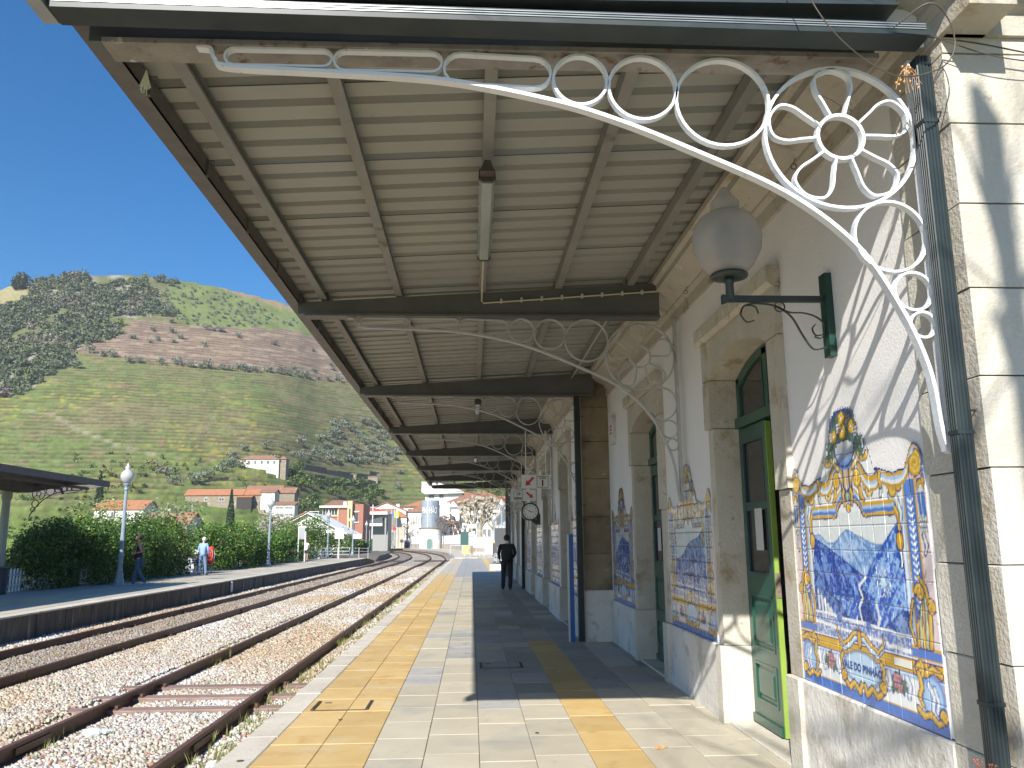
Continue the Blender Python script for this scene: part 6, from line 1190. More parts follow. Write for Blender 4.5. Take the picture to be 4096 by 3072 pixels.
ORD = 'first second third fourth fifth sixth seventh eighth ninth tenth eleventh twelfth thirteenth fourteenth fifteenth sixteenth seventeenth eighteenth nineteenth twentieth twenty-first twenty-second twenty-third twenty-fourth twenty-fifth'.split()
def plant(lst, meshes, name, label, group, s0=.8, s1=1.25, cat='tree', count=False):
    base_label = label; lst = sorted(lst, key=lambda p: math.atan2(p[0], p[1])) if count else lst
    for i, (x, y) in enumerate(lst):
        label = base_label+', '+ORD[i]+' from the left' if count else base_label
        o = link(rg.choice(meshes), name, None, (x, y, gz(x, y)-.1), rg.uniform(0, 6.28), label=label, cat=cat, group=group); s = rg.uniform(s0, s1); o.scale = (s*rg.uniform(.9, 1.2), s, s*rg.uniform(.85, 1.1))
plant(OLROW, olives, 'olive_tree', 'olive tree in the row below the brown terraces', 'olive trees in a row across the hillside', .95, 1.4, count=True)
plant(OLSC, olives, 'olive_tree', 'small olive tree on the bare brown terraces', 'olive trees on the brown terraces', .7, 1.15, count=True)
plant(GROVE, olives, 'olive_tree', 'grey green olive tree in the grove above the town', 'olive trees in the grove above the town', .75, 1.3)
plant(NEAR, olives, 'olive_tree', 'olive tree standing around the white farmhouse', 'olive trees around the farmhouse', .8, 1.3, count=True)
plant(ORCH, cits, 'citrus_tree', 'dark green citrus tree in the orchard below old walls', 'citrus trees in the walled orchard', 1.0, 1.5, count=True)
scr = SCRUB[:125]; plant(scr, olives, 'olive_tree', 'tiny olive tree on the bright green upper slope', 'olive trees on the upper slope', .38, .75)
# dense wood on the left shoulder: nobody could count it
def wood(n, seed):
    g = np.random.default_rng(seed); x = g.uniform(-400, -200, n*6); y = g.uniform(380, 668, n*6); k = wob(x, y, WOODP) & ~wob(x, y, GRASSP, 5) & (np.hypot(x, y) < 657) & (fbm(x/22, y/22, 77, 3) > .36); x, y = x[k][:n], y[k][:n]
    z = hill_smooth(np.arctan2(x, y), np.hypot(x, y)); Vs = []; C = []; 
    for i in range(len(x)):
        s = g.uniform(1.2, 3.0)*(1 if g.random() > .12 else 1.5); V, F = leaf_cloud(46 if s < 3 else 80, (s*1.3, s*1.3, s*1.0), .62+.06*s, int(g.integers(1e6)), .2, 5, c0=(0, 0, s*.8)); Vs.append(V+np.array([x[i], y[i], z[i]]))
        t = g.random(); base = np.array([.085, .11, .055])*(1-t)+np.array([.155, .175, .10])*t; q = fbm(np.array([x[i]/18]), np.array([y[i]/18]), 99, 2)[0]
        if q > .68 and g.random() < .5: base = np.array([.20, .18, .145])
        elif g.random() < .04: base = np.array([.12, .17, .03])
        C.append(np.repeat(base[None]*g.uniform(.75, 1.3, (len(V)//4, 1)), 4, 0))
    V = np.concatenate(Vs); return npmesh('woodland', V, np.arange(len(V)).reshape(-1, 4), vmat('wood_leaf', rough=.7, spec=.2), np.concatenate(C))
link(wood(2600, 3), 'woodland', kind='stuff', label='dense scrubby wood covering the hill shoulder on the left')
g = np.random.default_rng(44); n = 900; x = g.uniform(-150, 40, n); y = g.uniform(170, 330, n); z = hill_smooth(np.arctan2(x, y), np.hypot(x, y)); k = (z > .5) & (x < -28) & ~((x > -105) & (x < -50) & (y > 225) & (y < 300)) & (fbm(x/18, y/18, 5, 2) > .47); Vs = []
for x_, y_, z_ in zip(x[k], y[k], z[k]): s = g.uniform(.7, 2.0); V, F = leaf_cloud(34, (s*1.3, s*1.3, s), .42, int(g.integers(1e6)), .2, 4, c0=(0, 0, s*.7)); Vs.append(V+np.array([x_, y_, z_]))
V = np.concatenate(Vs); link(npmesh('bushes', V, np.arange(len(V)).reshape(-1, 4), leafmat('bush_leaf', (.06, .10, .02), (.18, .22, .06), .2)), 'bushes', kind='stuff', label='low green bushes covering the foot of the hill')
shrub('ridge_tree', 'lone dark tree on the skyline at the far left', 'tree', -312, 560, gz(-312, 560)+1, 5, 5, 11, 900, 1.0, 170, okm)
def cypress(x, y, h, label):
    t = thing('cypress_tree', label, 'tree', (x, y, gz(x, y)-.3)); g = np.random.default_rng(int(h*10)); n = 1500; u = g.random(n)**.8; a = g.uniform(0, 2*PI, n); r = .115*h*(1-u)**.7*np.minimum(1, u*8+.4)*g.uniform(.6, 1, n)
    P = np.stack([r*np.cos(a), r*np.sin(a), h*(.04+.96*u)], 1); V = []
    s = .22; d = g.normal(size=(n, 3))*.5+np.array([0, 0, 1]); d /= np.linalg.norm(d, axis=1)[:, None]; b = np.cross(d, g.normal(size=(n, 3))); b /= np.linalg.norm(b, axis=1)[:, None]
    V = np.stack([P-d*s*1.4, P-b*s*.6, P+d*s*1.4, P+b*s*.6], 1).reshape(-1, 3); link(npmesh('crown', V, np.arange(4*n).reshape(-1, 4), leafmat('cypress_leaf', (.02, .045, .018), (.05, .08, .03), .1)), 'crown', t); MB().tube([(0, 0, 0), (0, 0, h*.7)], [.2, .06], 6).ob('trunk', trunkm, t)
cypress(-87.9, 200, 15.0, 'tall dark cypress at the left behind the shelter roof'); cypress(-61.4, 215, 11.0, 'dark cypress in front of the long red roofed farm')
# ------------------------------------------------------------------ BUILDINGS
wht = mat('render_white', (.78, .77, .74), (.72, .71, .68), scale=.5, rough=.85, stain=((.60, .58, .53), .6, .6, .75)); wht2 = mat('render_old_white', (.70, .68, .62), (.58, .55, .48), scale=.8, rough=.9, stain=((.40, .36, .29), 1.5, .55, .68))
ora = mat('roof_orange', (.42, .18, .085), (.33, .145, .075), scale=1.2, rough=.85, bump=1, bscale=6); brr = mat('roof_brown', (.30, .15, .09), (.22, .12, .08), scale=1.0, rough=.9, bump=1, bscale=6, stain=((.38, .26, .16), 1.5, .58, .7)); brick = mat('brick_red', (.36, .17, .12), (.31, .14, .10), scale=3, rough=.9); rubble = mat('rubble_wall', (.30, .25, .19), (.22, .18, .13), scale=2, rough=.95, bump=1, bscale=5, stain=((.48, .45, .38), 1, .58, .66)); yel = mat('render_yellow', (.58, .48, .27), rough=.8); winm = mat('window_pane', (.04, .055, .07), rough=.12, spec=.7); gsh = mat('shutter_grey', (.20, .22, .22), rough=.6); redr = mat('roof_red', (.45, .06, .05), rough=.8); greyw = mat('wall_grey', (.30, .30, .29), rough=.9)
def house(name, label, x0, x1, y0, y1, zb, ze, zr_, roof, wall=None, kind='gable', wins=(), axis='x', eave=.35, chim=(), rz=0, frame=None):
    """a walled and roofed block; wins: (x0,x1,z0,z1) openings on the face towards the line"""
    wall = wall or wht; cx, cy = (x0+x1)/2, (y0+y1)/2; t = thing(name, label, 'building', (cx, cy, zb), rz); T = Matrix.Translation((-cx, -cy, -zb))
    def p(mb, nm, m, par=None): mb.xf(T); return mb.ob(nm, m, par if par is not None else t)
    if kind == 'gablefront': p(MB().prism([(x0, zb-6), (x1, zb-6), (x1, ze), ((x0+x1)/2, zr_-.12), (x0, ze)], 'y', y0, y1), 'wall', wall)
    elif kind == 'gable': p(MB().prism([(y0, zb-6), (y1, zb-6), (y1, ze), ((y0+y1)/2, zr_-.12), (y0, ze)], 'x', x0, x1), 'wall', wall)
    else: p(MB().box(x0, x1, y0, y1, zb-6, ze), 'wall', wall)
    e = eave; q = MB()
    if kind == 'gable': xm = (y0+y1)/2; q.prism([(y0-e, ze-.12), (xm, zr_), (y1+e, ze-.12), (y1+e, ze+.03), (xm, zr_+.16), (y0-e, ze+.03)], 'x', x0-e, x1+e)
    elif kind == 'gablefront': xm = (x0+x1)/2; q.prism([(x0-e, ze-.12), (xm, zr_), (x1+e, ze-.12), (x1+e, ze+.06), (xm, zr_+.18), (x0-e, ze+.06)], 'y', y0-e, y1+e)
    elif kind == 'hip':
        ri = min((x1-x0), (y1-y0))/2; 
        if x1-x0 >= y1-y0: A, B = (x0+ri, (y0+y1)/2, zr_), (x1-ri, (y0+y1)/2, zr_)
        else: A, B = ((x0+x1)/2, y0+ri, zr_), ((x0+x1)/2, y1-ri, zr_)
        v = [(x0-e, y0-e, ze), (x1+e, y0-e, ze), (x1+e, y1+e, ze), (x0-e, y1+e, ze), A, B]
        q.add(v, [(0, 1, 5, 4), (1, 2, 5), (2, 3, 4, 5), (3, 0, 4), (3, 2, 1, 0)] if x1-x0 >= y1-y0 else [(0, 1, 4), (1, 2, 5, 4), (2, 3, 5), (3, 0, 4, 5), (3, 2, 1, 0)])
    elif kind == 'shed': q.prism([(y0-e, ze), (y1+e, zr_), (y1+e, zr_+.15), (y0-e, ze+.15)], 'x', x0-e, x1+e)
    else: q.box(x0-e, x1+e, y0-e, y1+e, ze, ze+.3)
    rf = p(q, 'roof', roof)
    for (a, b, h) in chim: p(MB().box(a-.4, a+.4, b-.35, b+.35, ze, h).box(a-.5, a+.5, b-.45, b+.45, h, h+.15), 'chimney', wht, rf)
    for wv in wins:
        a, b, c, d = wv[:4]; f = MB(); fw = .09; f.box(a-fw, b+fw, y0-.05, y0-.002, c-fw, c).box(a-fw, b+fw, y0-.05, y0-.002, d, d+fw).box(a-fw, a, y0-.05, y0-.002, c, d).box(b, b+fw, y0-.05, y0-.002, c, d).box((a+b)/2-.03, (a+b)/2+.03, y0-.035, y0-.004, c, d)
        w_ = p(f, 'window', frame or wht); p(MB().box(a, b, y0-.02, y0-.003, c, d), 'pane', wv[4] if len(wv) > 4 else winm, w_)
    return t
def row(x0, x1, n, w, z0, z1, m=None): return [(x0+(x1-x0)*i/max(1, n-1)-w/2, x0+(x1-x0)*i/max(1, n-1)+w/2, z0, z1)+((m,) if m else ()) for i in range(n)]
# farms on the slope
t = house('farmhouse', 'long white farmhouse with brown roof high on the slope', -92.8, -77.2, 333, 340, 31.3, 34.2, 36.2, brr, wht2, 'hip', wins=row(-91.5, -79, 6, .8, 32.4, 33.7), rz=.0)
house('red_farm', 'low brown roofed ruin beside the farmhouse', -77.0, -74.6, 334, 339, 31, 34.4, 35.8, brr, rubble, 'hip')
zb = 12.5
house('long_barn', 'long low barn with bright red tiled roof', -90, -72.4, 265, 272, zb, 16.4, 18.3, ora, rubble, 'gable', wins=[(-79.5, -78, 14.6, 15.4), (-84, -83, 14.6, 15.4)])
house('long_barn', 'short red roofed barn with an open porch', -72.2, -66.9, 265.5, 272, zb, 16.5, 18.2, ora, rubble, 'gable', wins=[(-71.3, -69.5, 13.2, 15, dark)])
house('porch', 'small red roofed porch on posts before the barn', -73.4, -68.8, 262.6, 265.3, zb, 15.5, 16.1, ora, dark, 'shed', eave=.2)
house('white_barn', 'white walled barn with brown roof beside the red barns', -66.8, -62.4, 265.5, 272, zb, 17.2, 18.2, brr, wht2, 'gable')
house('ruined_barn', 'brown roofed half ruined barn behind the long barn', -75.5, -64, 281, 287, 15, 18.6, 20.4, brr, rubble, 'gable'); house('ruined_barn', 'dark brown roofed shed at the right end of the farm', -64.0, -58.4, 276, 282, 14, 17.6, 19.4, brr, rubble, 'gable')
house('white_outhouse', 'small white two storey outhouse with four long windows', -55.3, -49.6, 235, 240, 7.5, 11.9, 12.9, brr, wht2, 'shed', wins=[(-54.8, -52.7, 10.8, 11.4, gsh), (-52.2, -50.1, 10.8, 11.4, gsh), (-54.8, -52.7, 8.9, 9.5, gsh), (-52.2, -50.1, 8.9, 9.5, gsh)])
for i, (a, b, zt, lab) in enumerate((((-76, 368), (-49.5, 444), 3.0, 'long dark dry stone terrace wall below the olive grove'), ((-68, 389), (-50, 436), 2.8, 'middle dark dry stone terrace wall with pale ruins'), ((-68, 361), (-49, 423), 3.4, 'lowest dark dry stone terrace wall above the orchard'), ((-97.5, 294), (-90, 311), 1.6, 'slanting stone wall left of the ruined sheds'), ((-71, 303), (-64.5, 318), 2.4, 'pale ruined stone wall right of the farm'), ((-76, 271), (-63.4, 263), 1.6, 'pale stone terrace wall below the farm'))):
    (x0, y0), (x1, y1) = a, b; n = 7; t = thing('terrace_wall', lab, 'wall', (x0, y0, 0)); q = MB()
    for k in range(n):
        xa, ya, xb, yb = x0+(x1-x0)*k/n, y0+(y1-y0)*k/n, x0+(x1-x0)*(k+1)/n, y0+(y1-y0)*(k+1)/n; z0 = min(gz(xa, ya), gz(xb, yb)); hh = zt*(1+.12*math.sin(k*2.1+i))
        q.add([(xa-x0, ya-y0, z0-1), (xb-x0, yb-y0, z0-1), (xb-x0, yb-y0, z0+hh), (xa-x0, ya-y0, z0+hh), (xa-x0, ya-y0+1.2, z0-1), (xb-x0, yb-y0+1.2, z0-1), (xb-x0, yb-y0+1.2, z0+hh), (xa-x0, ya-y0+1.2, z0+hh)], [(0, 1, 2, 3), (3, 2, 6, 7), (5, 4, 7, 6), (0, 3, 7, 4), (1, 5, 6, 2)])
    q.ob('stonework', mat('dry_stone_dark', (.12, .10, .08), (.19, .16, .12), scale=1.2, rough=.95, bump=1, bscale=3) if i < 4 else rubble, t)
house('roadside_ruin', 'pale broken wall of a hillside ruin among the terraces', -62, -57.4, 413, 415, gz(-60, 413)+1, gz(-60, 413)+2.4, gz(-60, 413)+2.5, rubble, rubble, 'flat'); house('roadside_ruin', 'long pale broken wall right of the hillside ruin', -55.5, -48.5, 427, 429, gz(-52, 427)+1, gz(-52, 427)+2.3, gz(-52, 427)+2.4, rubble, rubble, 'flat')
house('stone_shed', 'small roofless white shed on the path below the farmhouse', -89.5, -87.2, 318, 321, 21, 25.6, 25.8, rubble, wht2, 'flat')
# town
house('yard_house', 'low white house with orange roof edge behind the shelter hedge', -75.5, -65.8, 170, 178, 3, 8.4, 10.2, ora, wht, 'gable', wins=row(-74, -67, 4, .8, 6.6, 7.8)); house('yard_house', 'orange roofed white house hidden behind the blossoming trees', -58.2, -50.2, 150, 158, 0, 5.0, 6.9, ora, wht2, 'gable', wins=row(-57, -51.5, 5, .8, 3.6, 5.0))
house('gable_house', 'white low pitched gable house rising behind the hedge', -25.0, -15.9, 105, 118, -1, 2.5, 5.1, wht, wht, 'gablefront', eave=.5, chim=[(-23.9, 105.6, 4.0)])
MB().prism([(-25.6, 2.70), (-20.45, 5.30), (-20.45, 5.42), (-25.6, 2.86)], 'y', 104.35, 105.4).ob('roof_tiles', ora, None, label='strip of orange verge tiles along the white gable roof', cat='roof tiles')
t = thing('brick_building', 'modern brick and yellow building with slit windows and flat roof', 'building', (-22, 150, -1)); TB = Matrix.Translation((22, -150, 1))
def bpx(nm, m, *b, par=None): q = MB().box(*b); q.xf(TB); return q.ob(nm, m, par or t)
bpx('wall', brick, -23.8, -22.2, 150, 160, -1, 7.6); bpx('wall', brick, -26.8, -23.81, 150.3, 160, -1, 6.3); bpx('tower', yel, -22.19, -21.35, 149.4, 160, -1, 8.75); bpx('wall', brick, -21.34, -19.5, 150.4, 160, -1, 8.25)
bpx('roof_slab', wht, -27.2, -22.2, 149.5, 160.5, 7.62, 7.95); bpx('band', yel, -23.9, -22.2, 149.9, 150, 7.35, 7.6); bpx('band', yel, -23.95, -23.8, 149.85, 150.3, 4.8, 7.6); bpx('band', yel, -26.9, -23.96, 150.1, 150.3, 6.05, 6.35)
q = MB().prism([(149.8, 7.96), (160, 7.96), (160, 9.4)], 'x', -26.6, -22.4); q.xf(TB); q.ob('roof', brr, t)
for a in np.arange(-26.7, -24, .52): w_ = bpx('window', wht, a, a+.07, 150.22, 150.29, 6.4, 7.5); 
w_ = bpx('window', winm, -26.75, -23.95, 150.5, 150.6, 6.35, 7.55)
for z0, z1 in ((3.9, 5.2), (5.7, 7.4)): bpx('window', winm, -21.9, -21.65, 149.37, 149.41, z0, z1)
w_ = bpx('window', wht, -21.25, -20.2, 150.25, 150.39, 4.9, 5.1); bpx('sill', wht, -21.25, -20.2, 150.25, 150.39, 6.8, 7.0, par=w_); bpx('pane', winm, -20.95, -20.5, 150.3, 150.39, 5.1, 6.8, par=w_); bpx('chimney', wht, -23.2, -22.6, 151, 151.6, 7.9, 8.7)
t = house('service_station', 'low grey building under a white and red roof canopy', -23.6, -18.4, 184, 192, -1, 7.6, 8.5, redr, greyw, 'hip', wins=[(-19.6, -18.9, 6.0, 6.7)]); 
t = thing('canopy_roof', 'white fascia canopy with red top before the grey building', 'canopy', (-21, 180, 0)); MB().box(-2.9, 2.9, -1, 3, 7.3, 7.9).ob('fascia', wht, t); MB().prism([(-2.9, 7.91), (2.9, 7.91), (1.0, 8.5), (-2.4, 8.6)], 'y', -1, 3).ob('top', redr, t); MB().box(-2.6, -2.3, 0, .3, -1, 7.3).box(2.3, 2.6, 0, .3, -1, 7.3).ob('post', greyw, t); MB().prism([(-2.0, 5.9), (1.2, 6.8), (1.6, 6.8), (1.6, 4.9), (-2.0, 4.9)], 'y', 1.5, 1.7).ob('sign_panel', wht, t)
house('white_gable_house', 'white gable ended house with orange roof behind the canopy', -28.2, -17.8, 225, 238, 0, 9.7, 11.9, ora, wht, 'gablefront', wins=[(-22.0, -20.5, 6, 8, gsh)], chim=[(-20.0, 226, 11.4)]); house('white_gable_house', 'small white gable peeking behind the chimney', -21.2, -16.2, 262, 272, 0, 12.0, 13.0, wht, wht, 'gablefront')
house('flag_building', 'white building with many tall windows behind the flags', -21.3, -16.7, 214, 224, 0, 7.6, 9.4, ora, wht, 'hip', wins=row(-20.8, -17.2, 9, .2, 5.4, 7.2)+row(-20.8, -17.2, 9, .2, 2.6, 3.9)); house('brown_stone_house', 'small tan gable house with brown roof behind the flags', -22.6, -19.6, 210, 213, 0, 8.2, 9.6, brr, rubble, 'gable')
house('hip_house', 'orange hip roofed house left of the water tower', -19.2, -9.5, 235, 245, 3, 11.2, 13.2, ora, wht, 'hip', eave=.6, wins=row(-17.5, -11, 4, .9, 9.4, 10.6))
house('brown_hip_house', 'brown hip roofed white house just left of the water tower', -16.4, -8.6, 215, 226, 0, 9.0, 11.4, brr, wht, 'hip', eave=.5, wins=row(-15.6, -13, 5, .28, 5.8, 7.8)+row(-15.7, -13, 8, .12, 2.7, 3.9))
t = house('tall_house', 'tall plain white apartment house above the water tower', -14.3, -3.0, 255, 268, 4, 16.4, 18.5, wht, wht, 'gablefront', wins=[(-13.2, -11.6, 14.4, 15.6, gsh), (-10.0, -8.7, 14.4, 15.6, gsh)]); MB().prism([(-15.4, 16.3), (-15.4, 19.5), (-9.7, 19.0), (-2.6, 16.5), (-2.6, 16.0), (-14.3, 15.7)], 'y', 253.6, 255).ob('upper_wall', wht, None, label='white parapet wall and terrace crowning the tall apartment house', cat='parapet')
q = MB()
for k in range(9): q.box(-15.3+k*.55, -15.26+k*.55, 253.4, 253.55, 17.9, 19.3)
q.ob('balcony_rail', gsh, None, label='thin balcony rail on the tall white house', cat='railing')
house('long_house', 'long white two storey house with broad brown tiled roof', -7.7, 11.5, 200, 214, 0, 10.0, 13.4, brr, wht, 'hip', eave=.5, wins=row(-3.0, 10, 14, .55, 5.9, 7.7)+row(-7.0, -5.6, 2, .5, 6.3, 7.6)+row(-5.2, 10, 14, .6, 2.5, 4.3)); 
t = thing('house_pediment', 'small white pediment and porch on the long house front', 'pediment', (-4.5, 199.6, 0)); MB().prism([(-1.2, 9.6), (1.2, 9.6), (0, 11.0)], 'y', -.4, .2).ob('gable', wht, t); MB().box(-1.0, 1.5, -1.8, 0, 8.0, 8.3).ob('porch_roof', wht, t); MB().prism([(-1.0, 8.0), (1.5, 8.0), (1.5, 5.8), (.8, 5.8), (.5, 7.2)], 'y', -1.5, -1.3).ob('porch_side', wht, t); MB().box(.3, 1.1, -.05, .05, 5.6, 7.7).ob('door', mat('door_brown', (.12, .08, .06)), t)
t = thing('roof_dormer', 'white dormer with red cap on the long brown roof', 'dormer', (1.5, 202.5, 10.4)); MB().box(-1.6, 1.2, 0, 2.4, 0, 1.5).ob('wall', wht, t); MB().box(-1.9, 1.5, -.3, 2.6, 1.5, 1.7).ob('roof', redr, t); MB().box(-1.5, -.7, -.03, 0, .2, 1.4).ob('pane', winm, t)
t = thing('lean_to', 'white parapet wall joined to the left end of the long house', 'wall', (-6.3, 199, 0)); MB().box(-1.4, 1.0, 0, 1, 0, 10.6).ob('wall', wht, t)
house('end_house', 'white house with orange roof end above the exit sign', 3.6, 14, 141, 152, 0, 7.9, 9.2, ora, wht, 'gable', wins=row(5, 12, 5, .6, 5.6, 7.0)); house('far_house', 'green walled house with orange roof high behind the long house', -2.6, 4.0, 262, 272, 10, 16.0, 17.0, ora, mat('wall_teal', (.10, .20, .18)), 'gable')
house('market_hall', 'white hall with tall arches at the right of the platform end', 3.1, 14, 108, 112, 0, 5.2, 5.6, wht, wht, 'flat', wins=row(4.2, 12, 5, 1.1, .9, 3.6, wht2))
house('side_wall', 'bright white side wall seen past the end of the canopy', 2.9, 3.4, 62, 100, 0, 4.0, 4.05, wht, wht, 'flat')
# ------------------------------------------------------------------ water tower
t = thing('water_tower', 'white and blue water tower lettered PINHÃO with a green door', 'water tower', (-9.6, 192, -.6)); tow = mat('tower_blue', (.25, .30, .35), (.28, .33, .38), scale=.8, rough=.6)
MB().lathe([(2.42, 0), (2.42, 4.9), (2.30, 5.0)], (0, 0, 0), 40).ob('base', wht, t, smooth=False); MB().lathe([(2.3, 4.9), (2.62, 5.0), (2.62, 5.25), (2.2, 5.3)], (0, 0, 0), 40).ob('ledge', rubble, t); MB().lathe([(2.05, 5.25), (2.05, 11.35), (1.95, 11.4)], (0, 0, 0), 48).ob('tank', tow, t)
for k in (2.0, 4.0): MB().lathe([(2.06, 5.25+k), (2.08, 5.27+k), (2.06, 5.29+k)], (0, 0, 0), 40).ob('seam', tow, t)
q = MB().prism([(-.55, 0), (.55, 0), (.55, 2.1)]+[(.55*math.cos(a), 2.1+.6*math.sin(a)) for a in np.linspace(.15, PI-.15, 9)]+[(-.55, 2.1)], 'y', -2.50, -2.30); q.ob('door', mat('door_green_faded', (.10, .22, .20), rough=.6), t)
A_ = [(.62*math.cos(a), 2.1+.68*math.sin(a)) for a in np.linspace(0, PI, 13)]; q = MB(); q.ribbon([(.62, 0)]+A_+[(-.62, 0)], .16, -2.54, -2.3); q.ob('door_arch', mat('arch_stone', (.55, .38, .32)), t)
MB().box(-.52, -.40, -2.16, -2.04, 5.3, 11.6).ob('overflow_pipe', wht, t)
q = MB(); [q.box(x_, x_+.03, -2.62, -2.58, .9, 11.6) for x_ in (.42, .86)]; [q.box(.42, .89, -2.62, -2.59, 1+.36*k, 1.03+.36*k) for k in range(30)]; q.ob('ladder', mat('ladder_grey', (.22, .23, .25)), t)
for s_, xc in (('PIN', -1.36), ('HÃO', .80)):
    for dx, m_, dy in ((.04, blackp, .0), (0, mat('letter_white', (.80, .80, .78)), -.03)):
        q = text_mb(s_, 1.7, .01, bold=.10 if dx else .045); q.xf(Matrix.Translation((xc+dx, 0, 9.0-dx)) @ Matrix.Rotation(PI/2, 4, 'X') @ Matrix.Diagonal((.52, 1.15, 1, 1)));
        q.v = [(2.075*math.sin(v[0]/2.075)*(1-dy/2), -(2.09-dy)*math.cos(v[0]/2.075)+v[1]*.2, v[2]) for v in q.v]; q.ob('lettering', m_, t)
# ------------------------------------------------------------------ white balustrade fence of the station, gate
FP = [(.3, 101.0), (.15, 112), (-1.2, 140), (-3.0, 165), (-6.0, 186), (-7.0, 194)]; FP2 = [(-12.2, 199), (-16, 214), (-22, 232), (-30, 252)]
for P_, lab in ((FP, 'white fence of pointed pickets right of the water tower'), (FP2, 'white fence of pointed pickets left of the water tower')):
    t = thing('station_fence', lab, 'fence', (P_[0][0], P_[0][1], -.07)); ox, oy = P_[0]; q = MB(); w_ = MB(); r_ = MB()
    for (x0, y0), (x1, y1) in zip(P_[:-1], P_[1:]):
        L_ = math.hypot(x1-x0, y1-y0); ux, uy = (x1-x0)/L_, (y1-y0)/L_; nx_, ny_ = -uy, ux; n = int(L_/.42)
        def bx_(mb, s0, s1, z0, z1, w): mb.prism([(x0-ox+ux*s0-nx_*w, y0-oy+uy*s0-ny_*w), (x0-ox+ux*s1-nx_*w, y0-oy+uy*s1-ny_*w), (x0-ox+ux*s1+nx_*w, y0-oy+uy*s1+ny_*w), (x0-ox+ux*s0+nx_*w, y0-oy+uy*s0+ny_*w)], 'z', z0, z1)
        bx_(w_, 0, L_, -.5, 1.05, .18); bx_(r_, 0, L_, 1.05, 1.16, .14); bx_(r_, 0, L_, 2.2, 2.3, .05)
        for k in range(n): s0 = k*.42; bx_(q, s0+.07, s0+.3, 1.16, 2.55 if k % 6 else 2.85, .05); bx_(q, s0+.13, s0+.24, 2.55, 2.72, .04)
    w_.ob('base_wall', mat('fence_base', (.40, .36, .31), (.50, .46, .40), scale=1, rough=.9, stain=((.28, .25, .20), .8, .55, .66)), t); r_.ob('rail', wht, t); q.ob('pickets', wht, t, kind='stuff')
t = thing('station_gate', 'white panelled double gate with round arched patterns', 'gate', (.45, 100.2, -.07)); wg = wht
for k in range(3): MB().box(-.06+k*.98, .10+k*.98, -.1, .1, 0, 2.25).lathe([(.11, 2.25), (.02, 2.42)], (.02+k*.98, 0, 0), 8).ob('gate_post', wg, t)
for k in range(2):
    x0 = .1+k*.98; MB().box(x0, x0+.82, -.04, .04, .08, 2.05).ob('leaf', wg, t); q = MB(); q.ribbon(circ(x0+.41, 1.55, .30, None, 20, 0, PI), .05, -.07, -.04)
    for z_ in (.55, .85, 1.0, 1.9): q.box(x0, x0+.82, -.07, -.04, z_, z_+.05)
    q.ob('moulding', mat('gate_trim', (.62, .60, .58)), t); q = MB(); [q.box(x0+.06+.12*j, x0+.11+.12*j, -.05, -.041, .12, .5) for j in range(7)]; q.ob('slot', gsh, t)
# ------------------------------------------------------------------ pollarded plane trees, dark and pale
bark_d = mat('plane_bark_dark', (.13, .09, .075), (.20, .15, .12), scale=2, rough=.9); bark_p = mat('plane_bark_pale', (.38, .34, .26), (.25, .21, .15), scale=2.5, rough=.85, stain=((.50, .46, .37), 3, .52, .62))
def pollard(x, y, z, h, spread, m, seed, label, thick=.32, knob=.16, n1=5):
    t = thing('plane_tree', label, 'tree', (x, y, z)); rr = random.Random(seed); q = MB(); c = MB()
    q.tube([(0, 0, 0), (.05, 0, h*.25), (0, .05, h*.42)], [thick*1.2, thick*.9, thick], 8)
    def limb(p, d, L_, r, lv):
        pts = [p]; k = 4
        for i in range(k): d = (d+Vector((rr.gauss(0, .22), rr.gauss(0, .22), .16))).normalized(); pts.append(pts[-1]+d*L_/k)
        c.tube(pts, [r*(1-.5*i/k) for i in range(k+1)], 6); e = pts[-1]
        if lv == 0:
            for _ in range(3): c.ball(tuple(e+Vector((rr.gauss(0, .08), rr.gauss(0, .08), rr.gauss(0, .08)))), knob*rr.uniform(.6, 1.1), 6, 4)
            for _ in range(4): dd_ = Vector((rr.gauss(0, 1), rr.gauss(0, 1), rr.uniform(.3, 1.6))).normalized(); c.tube([e, e+dd_*rr.uniform(.15, .5)], [.03, .012], 4)
        else:
            for _ in range(rr.choice([2, 3])): limb(e, (d+Vector((rr.gauss(0, .7), rr.gauss(0, .7), rr.uniform(0, .5)))).normalized(), L_*.62, r*.5, lv-1)
            limb(pts[2], (d+Vector((rr.gauss(0, .9), rr.gauss(0, .9), .2))).normalized(), L_*.5, r*.4, 0)
    for i in range(n1): a = i*2*PI/n1+rr.uniform(-.3, .3); limb(Vector((0, 0, h*.40)), Vector((math.cos(a)*spread, math.sin(a)*spread, 1.0)).normalized(), h*.30, thick*.55, 2)
    q.ob('trunk', m, t); c.ob('crown', m, t)
pollard(-6.2, 200-12, -.3, 7.6, 1.0, bark_d, 3, 'dark pollarded plane tree right of the water tower'); pollard(-4.2, 185, -.3, 6.4, .9, bark_d, 4, 'slimmer dark pollarded plane tree before the long house'); pollard(-2.6, 178, -.3, 6.6, 1.1, bark_d, 8, 'dark twisted plane tree before the porch')
pollard(1.2, 128, -.3, 9.0, .75, bark_p, 5, 'big pale knobbly pollarded plane tree by the lamps', .42, .24, 7); pollard(.1, 132, -.3, 8.2, .8, bark_p, 6, 'pale knobbly plane tree left of the biggest one', .34, .22, 6); pollard(3.3, 112, -.3, 7.6, 1.1, bark_p, 7, 'pale pollarded plane tree behind the dark notice board', .36, .2, 6)
pollard(-15.8, 212, -.3, 7.0, 1.0, bark_p, 9, 'thin bare plane tree left of the water tower', .18, .1); pollard(-23.6, 206, -.3, 6.2, .9, bark_p, 10, 'small bare tree behind the signal by the fence', .16, .1, 4); pollard(-26.5, 190, -.3, 5.6, .8, bark_d, 12, 'spindly bare tree beside the service canopy', .14, .09, 4)
